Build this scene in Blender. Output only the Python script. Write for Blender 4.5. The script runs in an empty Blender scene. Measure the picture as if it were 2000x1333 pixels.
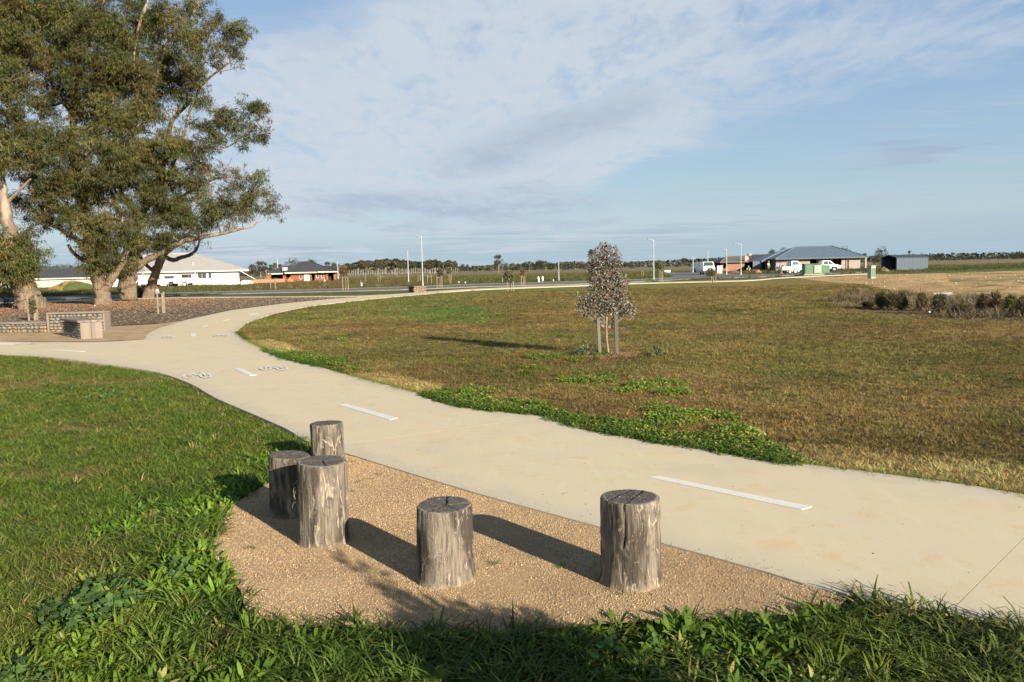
import bpy, bmesh, math, random
import numpy as np
from mathutils import Vector, Matrix

random.seed(7)
RNG = np.random.default_rng(11)
S = bpy.context.scene
COL = S.collection

# ------------------------------------------------------------------ camera
F = 1600.0; H = 1.62; PITCH = math.radians(5.09); ROLL = math.radians(1.3)
_fw = np.array([0, math.cos(PITCH), -math.sin(PITCH)])
_r0 = np.array([1., 0, 0]); _u0 = np.array([0, math.sin(PITCH), math.cos(PITCH)])
_rt = _r0 * math.cos(ROLL) - _u0 * math.sin(ROLL)
_up = _u0 * math.cos(ROLL) + _r0 * math.sin(ROLL)
cam_d = bpy.data.cameras.new('camera'); cam = bpy.data.objects.new('camera', cam_d); COL.objects.link(cam)
cam_d.sensor_width = 36; cam_d.lens = 28.8; cam_d.clip_start = 0.05; cam_d.clip_end = 9000
m = Matrix.Identity(4)
for i in range(3):
    m[i][0] = _rt[i]; m[i][1] = _up[i]; m[i][2] = -_fw[i]
m[2][3] = H
cam.matrix_world = m
S.camera = cam

# ------------------------------------------------------------------ light
SUN_EL = 18.0; SHADOW_AZ = -38.0          # shadows run away from the camera, to the left
sun_az = SHADOW_AZ + 180.0                # compass direction of the sun, clockwise from +Y
sd = Vector((math.sin(math.radians(sun_az)) * math.cos(math.radians(SUN_EL)),
             math.cos(math.radians(sun_az)) * math.cos(math.radians(SUN_EL)), math.sin(math.radians(SUN_EL))))
sl = bpy.data.lights.new('sun', 'SUN'); sl.energy = 5.0; sl.angle = math.radians(0.53); sl.color = (1.0, 0.885, 0.72)
so = bpy.data.objects.new('sun', sl); COL.objects.link(so)
so.rotation_euler = sd.to_track_quat('Z', 'Y').to_euler(); so.location = (20, -20, 30)

W = bpy.data.worlds.new('World'); S.world = W; W.use_nodes = True
nt = W.node_tree; nt.nodes.clear()
def N(t, typ, **kw):
    n = t.nodes.new(typ)
    for k, v in kw.items():
        if k == 'ins':
            for a, b in v.items(): n.inputs[a].default_value = b
        else: setattr(n, k, v)
    return n
def L(t, a, b): t.links.new(a, b)
def math_node(t, op, a, b=None, clamp=False):
    n = t.nodes.new('ShaderNodeMath'); n.operation = op; n.use_clamp = clamp
    for i, v in enumerate((a, b)):
        if v is None: continue
        if isinstance(v, (int, float)): n.inputs[i].default_value = v
        else: t.links.new(v, n.inputs[i])
    return n.outputs[0]
def maprange(t, v, a, b, c=0.0, d=1.0, smooth=True):
    n = t.nodes.new('ShaderNodeMapRange'); n.interpolation_type = 'SMOOTHSTEP' if smooth else 'LINEAR'
    t.links.new(v, n.inputs[0])
    for i, x in enumerate((a, b, c, d)): n.inputs[1 + i].default_value = x
    return n.outputs[0]
def mixc(t, fac, a, b, mode='MIX'):
    n = t.nodes.new('ShaderNodeMix'); n.data_type = 'RGBA'; n.blend_type = mode
    for sock, v in ((n.inputs[0], fac), (n.inputs[6], a), (n.inputs[7], b)):
        if isinstance(v, (int, float)): sock.default_value = v
        elif isinstance(v, (tuple, list)): sock.default_value = (*v[:3], 1)
        else: t.links.new(v, sock)
    return n.outputs[2]
def noise(t, vec, scale, detail=4, rough=0.55, dist=0.0):
    n = t.nodes.new('ShaderNodeTexNoise'); n.inputs['Scale'].default_value = scale
    n.inputs['Detail'].default_value = detail; n.inputs['Roughness'].default_value = rough
    n.inputs['Distortion'].default_value = dist
    if vec is not None: t.links.new(vec, n.inputs['Vector'])
    return n.outputs['Fac']
def mapping(t, vec, scale=(1, 1, 1), rot=(0, 0, 0), loc=(0, 0, 0)):
    n = t.nodes.new('ShaderNodeMapping'); t.links.new(vec, n.inputs['Vector'])
    n.inputs['Scale'].default_value = scale; n.inputs['Rotation'].default_value = rot; n.inputs['Location'].default_value = loc
    return n.outputs[0]
sky = N(nt, 'ShaderNodeTexSky', sky_type='NISHITA', sun_disc=False, sun_elevation=math.radians(SUN_EL),
        sun_rotation=math.radians(sun_az), altitude=150, air_density=1.0, dust_density=0.6, ozone_density=1.5)
tc = N(nt, 'ShaderNodeTexCoord')
sep = N(nt, 'ShaderNodeSeparateXYZ'); L(nt, tc.outputs['Generated'], sep.inputs[0])
X, Y_, Z = sep.outputs
zz = math_node(nt, 'ADD', math_node(nt, 'MAXIMUM', Z, 0.0), 0.07)
cx = math_node(nt, 'DIVIDE', X, zz); cy = math_node(nt, 'DIVIDE', Y_, zz)
cmb = N(nt, 'ShaderNodeCombineXYZ'); L(nt, cx, cmb.inputs[0]); L(nt, cy, cmb.inputs[1])
plane = cmb.outputs[0]
# thin altocumulus deck with ripples, a clear gap to the upper left and lower right, low grey bands
ripA = noise(nt, mapping(nt, plane, (5.5, 2.6, 1), (0, 0, -0.30)), 1.0, 6, 0.62, 0.9)
ripB = noise(nt, mapping(nt, plane, (13.0, 5.0, 1), (0, 0, 0.35), (4, 1, 0)), 1.0, 4, 0.6, 0.6)
soft = noise(nt, mapping(nt, plane, (0.9, 0.55, 1), (0, 0, -0.25), (2.3, 5.2, 0)), 1.0, 5, 0.55, 0.6)
strk = noise(nt, mapping(nt, plane, (0.75, 3.0, 1), (0, 0, -0.16), (1.0, 4.0, 0)), 1.0, 6, 0.62, 0.5)
lowb = noise(nt, mapping(nt, tc.outputs['Generated'], (2.6, 1.0, 34.0), (0, 0.03, 0), (0.4, 0, 3.1)), 1.0, 6, 0.58, 0.35)
wob = math_node(nt, 'MULTIPLY', math_node(nt, 'SUBTRACT', soft, 0.5), 0.26)
wob2 = math_node(nt, 'MULTIPLY', math_node(nt, 'SUBTRACT', strk, 0.5), 0.10)
lb = maprange(nt, X, 0.04, 0.26, 0.035, 0.175)
m_low = maprange(nt, math_node(nt, 'ADD', math_node(nt, 'SUBTRACT', Z, lb), math_node(nt, 'ADD', wob, wob2)), -0.030, 0.050)
tl = math_node(nt, 'ADD', math_node(nt, 'MULTIPLY', math_node(nt, 'MAXIMUM', math_node(nt, 'ADD', X, 0.31), 0.0), 0.38), 0.232)
m_tl = maprange(nt, math_node(nt, 'ADD', math_node(nt, 'SUBTRACT', Z, tl), wob), -0.03, 0.05, 1.0, 0.10)
m_den = maprange(nt, math_node(nt, 'ABSOLUTE', math_node(nt, 'ADD', X, 0.12)), 0.16, 0.62, 1.0, 0.50)
tex = math_node(nt, 'ADD', math_node(nt, 'MULTIPLY', ripA, 0.55), math_node(nt, 'ADD', math_node(nt, 'MULTIPLY', ripB, 0.30), math_node(nt, 'MULTIPLY', soft, 0.45)))
m_tex = maprange(nt, math_node(nt, 'ADD', tex, math_node(nt, 'MULTIPLY', m_den, 0.22)), 0.57, 0.92, 0.0, 1.0)
deck = math_node(nt, 'MULTIPLY', math_node(nt, 'MULTIPLY', m_low, m_tl), math_node(nt, 'MULTIPLY', m_tex, maprange(nt, m_den, 0.5, 1.0, 0.62, 0.95)))
# scattered streaks elsewhere
drk = math_node(nt, 'MULTIPLY', math_node(nt, 'MULTIPLY', maprange(nt, lowb, 0.52, 0.60), maprange(nt, X, 0.36, 0.44)), math_node(nt, 'MULTIPLY', maprange(nt, Z, 0.05, 0.07), maprange(nt, Z, 0.12, 0.15, 1.0, 0.0)))
st_m = math_node(nt, 'MULTIPLY', maprange(nt, strk, 0.50, 0.74), 0.42)
low = maprange(nt, Z, 0.02, 0.16, 1.0, 0.0)
low_m = math_node(nt, 'MULTIPLY', math_node(nt, 'MULTIPLY', maprange(nt, lowb, 0.46, 0.66), low), 0.70)
# sky colour: Nishita pulled towards the pale winter haze of the photograph
grad = mixc(nt, maprange(nt, Z, 0.03, 0.27, smooth=False), (3.75, 5.00, 5.85), (2.25, 3.60, 5.60))
base = mixc(nt, maprange(nt, Z, 0.25, 0.9, 0.75, 0.2), sky.outputs[0], grad)
hz_ = maprange(nt, math_node(nt, 'ADD', Z, math_node(nt, 'MULTIPLY', math_node(nt, 'SUBTRACT', lowb, 0.5), 0.06)), 0.018, 0.055, 1.0, 0.0)
base = mixc(nt, math_node(nt, 'MULTIPLY', hz_, 0.75), base, (3.15, 4.25, 5.15))
# cloud colour: white where thin and sunlit, blue grey where thick
gb = math_node(nt, 'MULTIPLY', maprange(nt, math_node(nt, 'ABSOLUTE', math_node(nt, 'SUBTRACT', Z, 0.070)), 0.012, 0.040, 1.0, 0.0), maprange(nt, math_node(nt, 'ABSOLUTE', X), 0.16, 0.30, 1.0, 0.0))
dg = math_node(nt, 'SUBTRACT', Z, math_node(nt, 'ADD', math_node(nt, 'MULTIPLY', X, 0.30), 0.145))
gb2 = math_node(nt, 'MULTIPLY', maprange(nt, math_node(nt, 'ABSOLUTE', dg), 0.005, 0.045, 1.0, 0.0), maprange(nt, math_node(nt, 'ABSOLUTE', math_node(nt, 'SUBTRACT', X, 0.04)), 0.08, 0.22, 1.0, 0.0))
gmix = math_node(nt, 'MAXIMUM', gb, math_node(nt, 'MULTIPLY', gb2, 0.8))
shade = maprange(nt, math_node(nt, 'ADD', math_node(nt, 'MULTIPLY', gmix, 0.26), math_node(nt, 'ADD', math_node(nt, 'MULTIPLY', soft, 0.6), math_node(nt, 'MULTIPLY', ripA, 0.35))), 0.50, 0.86)
ccol = mixc(nt, shade, (4.85, 5.40, 6.05), (3.35, 4.15, 5.25))
c1_ = mixc(nt, st_m, base, (4.20, 4.85, 5.65))
c1_ = mixc(nt, math_node(nt, 'MULTIPLY', drk, 0.7), c1_, (2.9, 3.65, 4.9))
c2_ = mixc(nt, low_m, c1_, mixc(nt, maprange(nt, strk, 0.42, 0.55), (2.95, 3.85, 4.95), (4.45, 5.15, 5.75)))
skyc = mixc(nt, deck, c2_, ccol)
bg = N(nt, 'ShaderNodeBackground'); bg.inputs[1].default_value = 0.052
L(nt, skyc, bg.inputs[0])
wo = N(nt, 'ShaderNodeOutputWorld'); L(nt, bg.outputs[0], wo.inputs[0])

vs = S.view_settings; S.display_settings.display_device = 'sRGB'
vs.view_transform = 'Standard'; vs.look = 'None'; vs.gamma = 1; vs.use_curve_mapping = False
vs.exposure = 1.28
S.cycles.max_bounces = 5; S.cycles.diffuse_bounces = 2; S.cycles.transparent_max_bounces = 4
S.cycles.use_denoising = True

# ------------------------------------------------------------------ pixel -> world helpers
C0 = np.array([0, 0, H])
def ray(x, y): return _fw + _rt * ((x - 1000) / F) + _up * ((666.5 - y) / F)
def G(x, y, z=0.0):
    d = ray(x, y); t = (z - H) / d[2]; return Vector(C0 + d * t)
def AT(x, y, Y):
    d = ray(x, y); return Vector(C0 + d * (Y / d[1]))
def proj(xs, ys, zs=0.0):
    v = np.stack([xs, ys, np.zeros_like(xs) + zs - H], -1)
    z = v @ _fw; z = np.where(z < 0.05, 0.05, z)
    return 1000 + F * (v @ _rt) / z, 666.5 - F * (v @ _up) / z
def inpoly(xs, ys, poly):
    r = np.zeros(xs.shape, bool); n = len(poly); j = n - 1
    for i in range(n):
        xi, yi = poly[i][0], poly[i][1]; xj, yj = poly[j][0], poly[j][1]
        if yi != yj:
            c = ((yi > ys) != (yj > ys)) & (xs < (xj - xi) * (ys - yi) / (yj - yi) + xi)
            r ^= c
        j = i
    return r
def seg_dist(xs, ys, pts, closed=False):
    d = np.full(xs.shape, 1e9); n = len(pts)
    for i in range(n if closed else n - 1):
        ax, ay = pts[i][0], pts[i][1]; bx, by = pts[(i + 1) % n][0], pts[(i + 1) % n][1]
        vx, vy = bx - ax, by - ay; l2 = vx * vx + vy * vy + 1e-12
        t = np.clip(((xs - ax) * vx + (ys - ay) * vy) / l2, 0, 1)
        d = np.minimum(d, np.hypot(xs - ax - t * vx, ys - ay - t * vy))
    return d
def _h(ix, iy, s):
    n = (ix.astype(np.int64) * 374761393 + iy.astype(np.int64) * 668265263 + s * 1274126177) & 0xffffffff
    n = ((n ^ (n >> 13)) * 1274126177) & 0xffffffff
    return ((n ^ (n >> 16)) & 0xffffff) / 0xffffff
def vn(x, y, s=0):
    ix = np.floor(x); iy = np.floor(y); fx = x - ix; fy = y - iy
    fx = fx * fx * (3 - 2 * fx); fy = fy * fy * (3 - 2 * fy)
    a = _h(ix, iy, s); b = _h(ix + 1, iy, s); c = _h(ix, iy + 1, s); d = _h(ix + 1, iy + 1, s)
    return (a * (1 - fx) + b * fx) * (1 - fy) + (c * (1 - fx) + d * fx) * fy
def fbm(x, y, s=0, o=4):
    r = 0; a = 0.5; t = 0
    for k in range(o):
        r = r + a * vn(x * 2 ** k, y * 2 ** k, s + k * 17); t += a; a *= 0.55
    return r / t
def sst(x, a, b):
    t = np.clip((x - a) / (b - a), 0, 1); return t * t * (3 - 2 * t)

# ------------------------------------------------------------------ object helpers
def tag(o, label=None, cat=None, group=None, kind=None):
    if label: o['label'] = label
    if cat: o['category'] = cat
    if group: o['group'] = group
    if kind: o['kind'] = kind
    return o
def empty(name, loc=(0, 0, 0), rz=0.0, parent=None):
    o = bpy.data.objects.new(name, None); COL.objects.link(o); o.location = loc; o.rotation_euler = (0, 0, rz)
    o.empty_display_size = 0.2
    if parent: o.parent = parent
    return o
def copy_tree(o, parent=None):
    c = o.copy(); COL.objects.link(c)
    if parent: c.parent = parent
    for ch in o.children: copy_tree(ch, c)
    return c
class MB:
    def __init__(s): s.v = []; s.f = []; s.m = []; s.sm = []
    def add(s, vs, fs, mi=0, smooth=False):
        b = len(s.v); s.v.extend(tuple(p) for p in vs)
        for f in fs: s.f.append(tuple(b + i for i in f)); s.m.append(mi); s.sm.append(smooth)
        return s
    def box(s, x0, x1, y0, y1, z0, z1, mi=0, M=None):
        vs = [(x, y, z) for z in (z0, z1) for y in (y0, y1) for x in (x0, x1)]
        if M is not None: vs = [M @ Vector(p) for p in vs]
        return s.add(vs, [(0, 2, 3, 1), (4, 5, 7, 6), (0, 1, 5, 4), (2, 6, 7, 3), (0, 4, 6, 2), (1, 3, 7, 5)], mi)
    def tube(s, pts, rad, seg=8, mi=0, cap=True, smooth=True):
        pts = [Vector(p) for p in pts]; n = len(pts)
        if not hasattr(rad, '__len__'): rad = [rad] * n
        b = []; fs = []
        ref = Vector((0, 0, 1))
        for i, p in enumerate(pts):
            d = (pts[min(i + 1, n - 1)] - pts[max(i - 1, 0)])
            if d.length < 1e-9: d = Vector((0, 0, 1))
            d.normalize()
            a = d.cross(Vector((0.31, 0.95, 0.05)));
            if a.length < 0.1: a = d.cross(Vector((1, 0, 0)))
            a.normalize(); c = d.cross(a)
            for k in range(seg):
                t = 2 * math.pi * k / seg
                b.append(p + (a * math.cos(t) + c * math.sin(t)) * rad[i])
        for i in range(n - 1):
            for k in range(seg):
                k2 = (k + 1) % seg
                fs.append((i * seg + k, i * seg + k2, (i + 1) * seg + k2, (i + 1) * seg + k))
        s.add(b, fs, mi, smooth)
        if cap:
            s.add(b[:seg], [tuple(range(seg))], mi); s.add(b[-seg:], [tuple(range(seg - 1, -1, -1))], mi)
        return s
    def prism(s, prof, x0, x1, mi=0, axis='x'):
        n = len(prof)
        if axis == 'x': vs = [(x, p[0], p[1]) for x in (x0, x1) for p in prof]
        elif axis == 'y': vs = [(p[0], x, p[1]) for x in (x0, x1) for p in prof]
        else: vs = [(p[0], p[1], x) for x in (x0, x1) for p in prof]
        fs = [(i, (i + 1) % n, n + (i + 1) % n, n + i) for i in range(n)]
        fs += [tuple(range(n - 1, -1, -1)), tuple(range(n, 2 * n))]
        return s.add(vs, fs, mi)
    def build(s, name, mats, parent=None, kind=None, bevel=0, recalc=True):
        me = bpy.data.meshes.new(name); me.from_pydata(s.v, [], s.f)
        if not isinstance(mats, (list, tuple)): mats = [mats]
        for mm in mats: me.materials.append(mm)
        me.polygons.foreach_set('material_index', s.m); me.polygons.foreach_set('use_smooth', s.sm)
        if recalc and len(s.f) < 60000:
            bm = bmesh.new(); bm.from_mesh(me); bmesh.ops.recalc_face_normals(bm, faces=bm.faces)
            if bevel:
                bmesh.ops.remove_doubles(bm, verts=bm.verts, dist=1e-5)
                bmesh.ops.bevel(bm, geom=[e for e in bm.edges if len(e.link_faces) == 2 and e.calc_face_angle() > 0.6], offset=bevel, segments=2, affect='EDGES', profile=0.5)
            bm.to_mesh(me); bm.free()
        me.update()
        o = bpy.data.objects.new(name, me); COL.objects.link(o)
        if parent: o.parent = parent
        if kind: o['kind'] = kind
        return o
def mesh_np(name, verts, faces, mat, attrs=None, smooth=False, link=True, parent=None):
    """fast mesh: verts (n,3), faces (m,k) all k-gons"""
    me = bpy.data.meshes.new(name); verts = np.asarray(verts, np.float32); faces = np.asarray(faces, np.int32)
    me.vertices.add(len(verts)); me.vertices.foreach_set('co', verts.ravel())
    if len(faces):
        k = faces.shape[1]
        me.loops.add(faces.size); me.loops.foreach_set('vertex_index', faces.ravel())
        me.polygons.add(len(faces)); me.polygons.foreach_set('loop_start', np.arange(0, faces.size, k, dtype=np.int32))
        me.update(calc_edges=True)
        if smooth: me.polygons.foreach_set('use_smooth', np.ones(len(faces), bool))
    if mat: me.materials.append(mat)
    for nm, (typ, arr) in (attrs or {}).items():
        at = me.attributes.new(nm, typ, 'POINT')
        key = {'FLOAT': 'value', 'INT': 'value', 'FLOAT_VECTOR': 'vector', 'FLOAT_COLOR': 'color'}[typ]
        at.data.foreach_set(key, np.ascontiguousarray(arr, dtype=np.int32 if typ == 'INT' else np.float32).ravel())
    me.update()
    o = bpy.data.objects.new(name, me)
    if link: COL.objects.link(o)
    if parent: o.parent = parent
    return o

# ------------------------------------------------------------------ materials
KA = 0.84      # the sunlit picture is exposed bright: keep all albedos a little lower
MATS = {}
def mat_nodes(name):
    mt = bpy.data.materials.new(name); mt.use_nodes = True; t = mt.node_tree
    b = t.nodes['Principled BSDF']; MATS[name] = mt
    return mt, t, b
def pm(name, c1, c2=None, scale=4.0, rough=0.7, bump=0.0, bscale=None, stretch=(1, 1, 1), spec=0.3, metal=0.0, c3=None, s3=0.6, lo=0.35, hi=0.65, detail=5, coord='Object', dist=0.0, bdist=0.01):
    c1 = tuple(v * KA for v in c1); c2 = tuple(v * KA for v in c2) if c2 else None; c3 = tuple(v * KA for v in c3) if c3 else None
    mt, t, b = mat_nodes(name); b.inputs['Roughness'].default_value = rough
    b.inputs['Specular IOR Level'].default_value = spec; b.inputs['Metallic'].default_value = metal
    if c2 is None: c2 = tuple(x * 0.8 for x in c1)
    tcn = N(t, 'ShaderNodeTexCoord'); v = mapping(t, tcn.outputs[coord], stretch)
    n1 = noise(t, v, scale, detail, 0.6, dist)
    c = mixc(t, maprange(t, n1, lo, hi), c1, c2)
    if c3: c = mixc(t, maprange(t, noise(t, v, scale * s3, 4, 0.6), 0.52, 0.68), c, c3)
    L(t, c, b.inputs['Base Color'])
    if bump:
        n2 = noise(t, v, bscale or scale * 3, 4, 0.65)
        bp = N(t, 'ShaderNodeBump'); bp.inputs['Strength'].default_value = bump; bp.inputs['Distance'].default_value = bdist
        L(t, n2, bp.inputs['Height']); L(t, bp.outputs[0], b.inputs['Normal'])
    return mt
def leafmat(name, c1, c2, attr=None, transl=0.25, rough=0.5, spec=0.35, inst=True, nscale=3.0, back=None):
    """foliage: per-instance tint times a small per-leaf noise, partly translucent"""
    mt, t, b = mat_nodes(name); b.inputs['Roughness'].default_value = rough; b.inputs['Specular IOR Level'].default_value = spec
    geo = N(t, 'ShaderNodeNewGeometry')
    if attr:
        a = N(t, 'ShaderNodeAttribute', attribute_name=attr, attribute_type='INSTANCER' if inst else 'GEOMETRY'); base = a.outputs['Color']
        base = mixc(t, 1.0, base, mixc(t, geo.outputs['Random Per Island'], c1, c2), 'MULTIPLY')
    else:
        base = mixc(t, geo.outputs['Random Per Island'], tuple(v * KA for v in c1), tuple(v * KA for v in c2))
    L(t, base, b.inputs['Base Color'])
    tr = N(t, 'ShaderNodeBsdfTranslucent'); L(t, base, tr.inputs[0])
    mx = N(t, 'ShaderNodeMixShader'); mx.inputs[0].default_value = transl
    out = t.nodes['Material Output']; L(t, b.outputs[0], mx.inputs[1]); L(t, tr.outputs[0], mx.inputs[2]); L(t, mx.outputs[0], out.inputs[0])
    return mt

# ------------------------------------------------------------------ layout outlines (traced on the ground plane)
NEAR_EDGE = [(2700, 1357), (2000, 1225), (1630, 1155), (1480, 1112), (1290, 1060), (1175, 1030), (920, 960), (700, 893), (600, 862), (560, 838), (480, 803), (420, 777), (368, 748), (300, 726), (200, 711), (100, 698), (0, 691), (-400, 672)]
LEFT_TOP = [(-400, 657), (0, 667), (100, 668.5), (200, 668), (283, 663)]
UP_LEFT = [(287, 653), (310, 641), (360, 626), (450, 606.5), (560, 592.5), (650, 584), (700, 581)]
THIN_LO = [(560, 581.3), (330, 583.6), (0, 593), (-400, 605)]
THIN_UP = [(-400, 602.3), (0, 590.6), (330, 581.3), (560, 579.2), (700, 578.0)]
FAR_UP = [(760, 575.4), (830, 570.2), (900, 565.6), (960, 562.8), (1030, 560.2), (1120, 557.2), (1240, 552.6), (1400, 548.7), (1470, 546.5), (1540, 541.2), (1700, 534)]
FAR_LO = [(1700, 535.2), (1540, 542.6), (1470, 548.2), (1400, 550.3), (1240, 554.3), (1120, 559.2), (1030, 562.4), (960, 565.3), (900, 568.6), (830, 574.6), (740, 582.6), (620, 596), (540, 611), (480, 631)]
LAWN_EDGE = [(460, 648), (472, 660), (510, 680), (560, 700), (620, 716), (700, 738), (820, 769), (920, 797), (1060, 812), (1150, 837), (1430, 886), (1580, 907), (1700, 922), (1880, 946), (2000, 966), (2700, 1082)]
def smooth_world(px, step=3, z=0.0):
    P = [G(a, b, z) for a, b in px]; out = []
    n = len(P)
    for i in range(n - 1):
        p0 = P[max(i - 1, 0)]; p1 = P[i]; p2 = P[i + 1]; p3 = P[min(i + 2, n - 1)]
        for k in range(step):
            t = k / step
            out.append(0.5 * ((2 * p1) + (p2 - p0) * t + (2 * p0 - 5 * p1 + 4 * p2 - p3) * t * t + (3 * p1 - p0 - 3 * p2 + p3) * t ** 3))
    out.append(P[-1]); return out
PATH_W = [p for seg in (NEAR_EDGE, LEFT_TOP, UP_LEFT, THIN_LO, THIN_UP, FAR_UP, FAR_LO, LAWN_EDGE) for p in smooth_world(seg)]
PATH_XY = [(p.x, p.y) for p in PATH_W]
GRAVEL_PX = [(1655, 1163), (1480, 1112), (1290, 1060), (1175, 1030), (920, 960), (700, 893), (668, 884), (612, 895), (560, 920), (500, 955), (450, 985), (425, 1035), (410, 1075), (440, 1110), (470, 1150), (480, 1195), (560, 1215), (700, 1220), (850, 1235), (1000, 1232), (1150, 1215), (1350, 1205), (1560, 1195), (1640, 1180)]
GRAVEL_XY = [(p.x, p.y) for p in (G(a, b) for a, b in GRAVEL_PX)]
BENCH_PX = [(-400, 640), (0, 648), (95, 645), (207, 639), (300, 634), (330, 631), (360, 626.5), (310, 641), (287, 653), (283, 663), (200, 668), (100, 668.5), (0, 667), (-400, 657)]
BENCH_XY = [(p.x, p.y) for p in (G(a, b) for a, b in BENCH_PX)]
MULCH_PX = [(-400, 638), (0, 647), (207, 638), (330, 631), (360, 626), (450, 606.5), (560, 592.5), (650, 584), (700, 581), (560, 581.3), (330, 583.6), (0, 593), (-400, 605)]
MULCH_XY = [(p.x, p.y) for p in (G(a, b) for a, b in MULCH_PX)]
ROAD_PX = [(-400, 600), (0, 589.5), (330, 577.5), (480, 573.5), (620, 570.5), (780, 566.8), (930, 560.6), (1120, 555.6), (1240, 551.0), (1300, 548), (1345, 545.6), (1400, 543.5), (1480, 541.5), (1560, 537.5), (1700, 532), (1700, 530.5), (1560, 533.5), (1470, 536.5), (1430, 535.3), (1400, 532.5), (1380, 527.5), (1360, 527.5), (1345, 531.3), (1300, 532.8), (1296, 534.5), (1306, 539), (1316, 541.8), (1300, 543.4), (1245, 546.2), (1120, 550.2), (930, 555.4), (780, 561.2), (620, 565.8), (480, 569), (330, 573), (0, 583), (-400, 594)]
ROAD_XY = [(p.x, p.y) for p in (G(a, b) for a, b in ROAD_PX)]
# clover and other green patches on the brown lawn, traced as outlines
CLOVER = [
    [(505, 680), (560, 685), (640, 698), (695, 706), (690, 714), (620, 717), (540, 700), (510, 688)],
    [(1000, 728), (1060, 718), (1180, 734), (1385, 750), (1340, 766), (1240, 764), (1120, 748), (1040, 738)],
    [(822, 762), (900, 757), (1000, 770), (1085, 792), (1110, 815), (1060, 815), (920, 800), (840, 780)],
    [(1092, 808), (1200, 795), (1320, 788), (1390, 792), (1450, 818), (1500, 862), (1570, 893), (1490, 896), (1420, 886), (1260, 858), (1130, 834)],
    [(640, 655), (695, 655), (695, 664), (645, 663)], [(1045, 656), (1140, 655), (1145, 663), (1060, 664)],
    [(1045, 695), (1130, 693), (1130, 705), (1060, 706)], [(1380, 708), (1465, 708), (1460, 717), (1390, 716)],
    [(1120, 686), (1170, 678), (1175, 690), (1130, 697)]]
THIN = [[(1900, 800), (2100, 792), (2100, 840), (1950, 834)], [(980, 640), (1050, 640), (1040, 646), (985, 646)], [(1500, 720), (1620, 716), (1680, 732), (1560, 738)], [(1230, 684), (1310, 682), (1310, 694), (1240, 694)], [(880, 705), (1000, 715), (1080, 742), (1000, 745), (900, 725)]]
VERGE = [[(455, 650), (480, 628), (560, 604), (660, 590), (760, 580), (860, 571), (980, 564), (1130, 558), (1240, 553), (1560, 541), (1560, 546), (1400, 553), (1130, 565), (1000, 575), (900, 590), (960, 604), (985, 622), (900, 630), (800, 628), (700, 625), (560, 632), (520, 645)],
         [(790, 618), (850, 600), (930, 596), (985, 618), (940, 630), (830, 630)]]
STRAW = [[(475, 664), (540, 662), (590, 680), (560, 692), (510, 680)], [(660, 724), (740, 722), (850, 745), (840, 768), (760, 757), (690, 738)],
         [(1470, 862), (1600, 862), (1800, 884), (2200, 940), (2200, 1000), (1880, 950), (1700, 926), (1560, 908)]]
DIRT = [(1545, 541), (1640, 540), (1700, 536), (1820, 534), (2000, 528), (2500, 515), (2500, 590), (2000, 602), (1900, 596), (1830, 582), (1760, 571), (1690, 556), (1600, 548)]
SCRUB = [(1620, 582), (1690, 572), (1760, 573), (1860, 582), (2000, 588), (2500, 590), (2500, 650), (2000, 628), (1850, 622), (1720, 612), (1640, 600)]

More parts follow.
